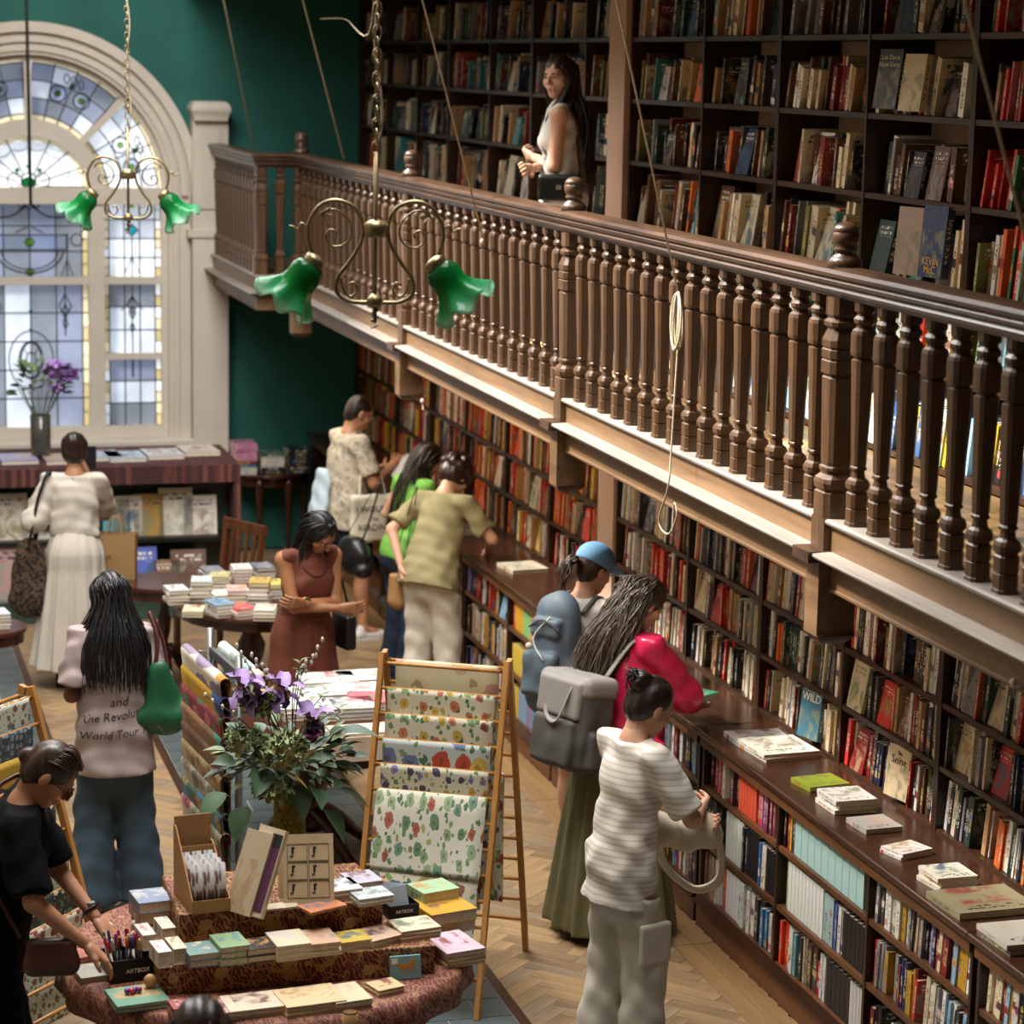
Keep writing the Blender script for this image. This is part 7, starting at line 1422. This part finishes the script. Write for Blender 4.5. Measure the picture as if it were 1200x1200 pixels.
bo = bagmesh('straw_bag', 'small woven straw bucket bag hanging at the khaki shirt hip', 'bag', W2(o, (-.25, .02, .66)), o.rotation_euler.z, [rc((0, 0, .04), (0, 0, .19), .07, .06, .02)], 'straw', lambda P: .003*np.sin(P[..., 2]*260)*np.sin(np.arctan2(P[..., 1], P[..., 0])*22), lambda P: P[..., 2]-.2); strap(bo, [(0, -.06, .25), (.03, .0, .5), (.12, .02, .78), (.05, .05, .5), (0, .06, .25)], .006, 'leather_brown')
# 8 cap and blue backpack
L8 = (3.7, 11.85, 0); F8 = (.85, .6)
o, J = person('woman in light blue cap and cream tank facing the shelves', L8, F8, 1.66, 8, 0, 0, (18, -14, 0), 'skin_fair', lh=(-.1, .32, 1.08), rh=(.12, .34, 1.06), group=PG, feet=((-.1, .1), (.1, -.02)))
top(J, 'tank_top', 'cloth_white', .015, -.08, .16, 0); trousers(J, 'denim', (.1, .095, .09), .36, name='shorts', waist=-.04); shoes(J, 'rubber_green'); haircap(J, 'hair_brown')
hp = J['hp']; np_mesh('cap', [nets([el(hp(0, -.012, .05), V(.093, .11, .092), .02, R=J['Rh']), rc(hp(-.03, .1, .045), hp(.03, .1, .045), .06, .06, .015, n=J['Rh'] @ V(0, .15, .99), f=7), rc(hp(-.03, .145, .036), hp(.03, .145, .036), .05, .05, .015, n=J['Rh'] @ V(0, .2, .98), f=6)], .006, None, lambda P: (hp(0, 0, .018)-P) @ (J['Rh'] @ V(0, .08, 1)))], 'cap_blue', o); MB().sphere(hp(0, -.012, .137), .008, 8, 5).build('cap_button', 'cap_blue', o, True)
locks(J, 'hair_brown', [hp(-.01, -.1, .0), hp(.01, -.1, .0)], [hp(-.03, -.17, -.13), hp(.03, -.16, -.13)], 46, .006, .02, [[hp(-.02, -.16, .0), hp(.02, -.16, .0)], [hp(-.03, -.18, -.06), hp(.03, -.18, -.06)]], .006, 9, 'pony_tail')
t = J['t']; bo = bagmesh('backpack', 'slate blue hiking backpack on the woman with the light blue cap', 'backpack', o.location, o.rotation_euler.z, [rc(t(0, -.2, .04), t(0, -.2, .42), .15, .125, .05, n=J['fw'], f=1.35), bx(t(0, -.31, .12), V(.1, .035, .11), .03, .012, R=J['T']), bx(t(0, -.29, .36), V(.09, .03, .05), .025, .012, R=J['T']), rc(t(-.12, -.24, .1), t(-.1, -.24, .4), .016, .014, .01), rc(t(.12, -.24, .1), t(.1, -.24, .4), .016, .014, .01), rc(t(-.14, -.2, .05), t(-.14, -.2, .16), .05, .045, .02), rc(t(.14, -.2, .05), t(.14, -.2, .16), .05, .045, .02)], 'nylon_blue', wrink(.005))
for sd in (-1, 1): strap(bo, [t(sd*.07, -.1, .44), t(sd*.1, -.01, .53), t(sd*.105, .1, .44), t(sd*.11, .115, .25), t(sd*.13, -.05, .1)], .02, 'nylon_grey', 'shoulder_strap')
MB().tube(crv([tuple(t(.03, -.31, .42)), tuple(t(-.04, -.345, .3)), tuple(t(.05, -.36, .2))], 4), .004, 5).build('cord', 'rubber_white', bo, True); MB().sphere(t(-.05, -.36, .26), .018, 8, 6).build('badge', 'canvas', bo, True); MB().tube(crv([tuple(t(-.1, -.31, .35)), tuple(t(0, -.335, .4)), tuple(t(.1, -.31, .35))], 5), .005, 5).build('zip', 'nylon_grey', bo, True)
# 9 pink top, wavy hair, grey backpack
L9 = (3.6, 10.86, 0); F9 = (.95, .45)
o, J = person('woman with long wavy dark hair in pink satin top and olive skirt', L9, F9, 1.72, 9, 0, 0, (26, -8, 0), 'skin_fair', lh=(-.05, .4, 1.1), rh=(.12, .42, 1.08), lhint=(-1, -.3, -.7), rhint=(1, -.3, -.7), palm=((.4, 0, 1), (-.4, 0, 1)), group=PG)
top(J, 'satin_blouse', 'pink_satin', .025, -.1, .17, (1.5, 1.5), (.07, .08, .058), amp=.004, loose=.012); skirt(J, 'olive_skirt', .14, .33, .05, .06, 12, .016, 1.15, ph=.7); shoes(J, 'leather_black')
haircap(J, 'hair_wavy', puff=.006); long_hair(J, 'hair_wavy', .36, 520, .17, -.17, 115, .011, .0042, 11, .03, None, (-.1, 0), -40); long_hair(J, 'hair_grey', .33, 110, .18, -.19, 100, .012, .0036, 12, .03, None, (-.11, 0), -40)
t = J['t']; fw = J['fw']; bo = bagmesh('backpack', 'boxy dark grey backpack with pale top worn over the pink blouse', 'backpack', o.location, o.rotation_euler.z, [bx(t(-.02, -.26, .08), V(.17, .1, .21), .04, R=J['T']), bx(t(-.02, -.37, .0), V(.135, .03, .11), .02, .012, R=J['T']), bx(t(.155, -.25, -.02), V(.03, .07, .09), .02, .012, R=J['T'])], 'nylon_grey', wrink(.003))
np_mesh('top_flap', [nets([bx(t(-.02, -.26, .26), V(.176, .108, .055), .04, R=J['T']), bx(t(-.02, -.365, .2), V(.14, .02, .09), .016, .01, R=J['T'])], .008)], 'nylon_pale', bo)
for sd in (-1, 1): strap(bo, [t(sd*.08-.02, -.18, .3), t(sd*.1, -.05, .5), t(sd*.105, .12, .42), t(sd*.115, .12, .2), t(sd*.13, -.12, .02)], .02, 'nylon_pale', 'shoulder_strap')
strap(bo, [t(-.1, -.36, .26), t(-.08, -.39, .12), t(.02, -.41, .1), t(.06, -.38, .26)], .012, 'nylon_pale', 'front_strap')
gb = atz((822, 812), 1.12); lying(gb.x-.02, gb.y, 1.1, .12, .17, .03, .6, '#2f8a68', 'small green book held in the pink-sleeved hands', 'book', None, 'held_book')
sx = atz((762, 868), .98); bo = bagmesh('satin_garment', 'bunched pink satin scarf hanging behind the striped shirt', 'garment', sx, o.rotation_euler.z, [rc((0, 0, .14), (-.02, .0, -.04), .045, .085, .03), el((.05, 0, -.03), (.06, .05, .05), .03)], 'pink_satin', wrink(.01, 40, 37, 29))  # loose pink satin piece, part of the woman's clothing
# 10 striped tee
L10 = (3.1, 9.22, 0); F10 = (.93, .3)
o, J = person('woman with dark bun in striped tee and stone trousers by the counter', L10, F10, 1.66, 6, 0, 0, (26, -4, 0), 'skin_fair', lh=(.02, .3, 1.06), rh=(.08, .33, 1.1), lhint=(-1, -.4, -.6), rhint=(1, -.4, -.6), curl=(.8, .8), palm=((.6, -.4, .5), (-.6, -.4, .4)), group=PG, feet=((-.1, -.03), (.1, .05)))
top(J, 'striped_tee', 'tee_stripe', .018, -.17, .165, .86, (.062, .068), amp=.006, loose=.008); trousers(J, 'pants_stone', (.098, .09, .1), amp=.0045, waist=-.12); shoes(J, 'rubber_white')
haircap(J, 'hair_dark', [el(J['hp'](0, -.1, .07), V(.042, .045, .045), .012), el(J['hp'](.02, -.12, .05), V(.025, .03, .03), .01)], cell=.005)
locks(J, 'hair_dark', [J['hp'](-.03, -.08, .06), J['hp'](.03, -.08, .06)], [J['hp'](-.02, -.15, .02), J['hp'](.035, -.14, .1)], 22, .005, .02, [[J['hp'](-.03, -.15, .1), J['hp'](.02, -.16, .07)]], .004, 3, 'bun_locks')
pk = np_mesh('cargo_pocket', [nets([bx(J['rh']*.3+J['rk']*.7+V(.088, .0, 0), V(.014, .075, .085), .01)], .007)], 'pants_stone', o)
bo = bagmesh('canvas_bag', 'cream canvas bag with wide strap held by the woman in stripes', 'bag', W2(o, (-.02, .3, .98)), o.rotation_euler.z, [rc((-.06, -.06, 0), (.08, .06, .02), .08, .085, .04), el((.02, -.1, .03), (.09, .05, .06), .03)], 'canvas', wrink(.008)); strap(bo, [(-.08, -.04, .0), (-.1, .0, -.16), (-.02, .1, -.27), (.1, .14, -.2), (.12, .12, -.04), (.09, .08, .04)], .019, 'canvas', 'strap', .22)
# 11 woman in black at the left
L11 = (.58, 8.98, 0); F11 = (1, -.12)
lw, rw = [loc_of(L11, F11, atz(p, .93)) for p in ((112, 1075), (98, 1105))]
o, J = person('woman in black with sunglasses and watch choosing pens at the red table', L11, F11, 1.64, 16, 0, 0, (30, -4, 0), 'skin_tan', lh=tuple(lw), rh=tuple(rw), lhint=(-1, -.4, -.8), rhint=(1, -.5, -.8), curl=(.55, .5), palm=((0, 0, -1), (0, 0, -1)), group=PG)
top(J, 'black_shirt', 'black_cotton', .03, -.2, .2, .92, (.07, .084), amp=.006, loose=.022); trousers(J, 'black_cotton', (.1, .095, .1), waist=-.15); shoes(J, 'leather_black')
haircap(J, 'hair_brown', [el(J['hp'](0, -.105, -.01), V(.035, .04, .035), .012)], cell=.005, front=.06); locks(J, 'hair_brown', [J['hp'](-.07, .03, .07), J['hp'](-.03, .07, .1), J['hp'](.03, .07, .1), J['hp'](.07, .03, .07)], [J['hp'](0, -.12, -.005)]*4, 60, .005, .006, [[J['hp'](-.082, -.03, .06), J['hp'](-.04, -.02, .124), J['hp'](.04, -.02, .124), J['hp'](.082, -.03, .06)]], 0, 4)
for sd in (-1, 1):
    np_mesh('sunglass_lens', [nets([el(J['hp'](sd*.034, .108, -.002), V(.026, .004, .02), .002, R=J['Rh'])], .0035)], 'leather_black', o); MB().tube([J['hp'](sd*.056, .103, .006), J['hp'](sd*.076, .06, .006), J['hp'](sd*.078, .0, .002)], .0025, 5).build('sunglass_arm', 'leather_brown', o)
d_ = J['lw']-J['le']; d_ /= np.linalg.norm(d_); u_ = np.cross(d_, V(0, 0, 1)); u_ /= np.linalg.norm(u_); v_ = np.cross(d_, u_); wc = J['lw']-d_*.03
MB().tube([wc+(u_*math.cos(a)+v_*math.sin(a))*.03 for a in [2*PI*k/16 for k in range(16)]], .011, 6, closed=True, flat=.4).build('watch_strap', 'leather_black', o, True); MB().lathe([(-.005, .017), (.005, .016)], 14, m=Matrix.Translation(Vector(wc)+Vector((0, 0, .031)))).build('watch_face', 'silver', o)
bo = bagmesh('saddle_bag', 'dark brown leather saddle bag across the woman in black', 'bag', aty((60, 1120), 8.68), o.rotation_euler.z, [bx((0, 0, .0), (.03, .09, .065), .025), rc((0, -.06, -.03), (0, .06, -.03), .04, .04, .03)], 'leather_brown'); MB().sphere((.05, .03, -.07), .008, 8, 5).build('stud', 'brass', bo); strap(bo, [(0, -.11, .07), (-.1, -.22, .3), (-.22, -.2, .55), (-.36, -.02, .6)], .009, 'leather_brown')
# 12 head at the bottom edge
p12 = atz((233, 1183), 1.56); L12 = (p12.x, p12.y, 0)
o, J = person('person whose dark hair just shows at the bottom edge before the red table', L12, (.3, 1), 1.56, 0, 0, 0, (10, 0, 0), 'skin_tan', group=PG, faceparts=False)
top(J, 'black_shirt', 'black_cotton', .03, -.1, .18, .8, (.075, .09)); trousers(J, 'denim_dark', waist=-.05); shoes(J, 'leather_black'); haircap(J, 'hair_dark', puff=.004); long_hair(J, 'hair_dark', .1, 50, .1, -.1, 120, .006, .007, 21)
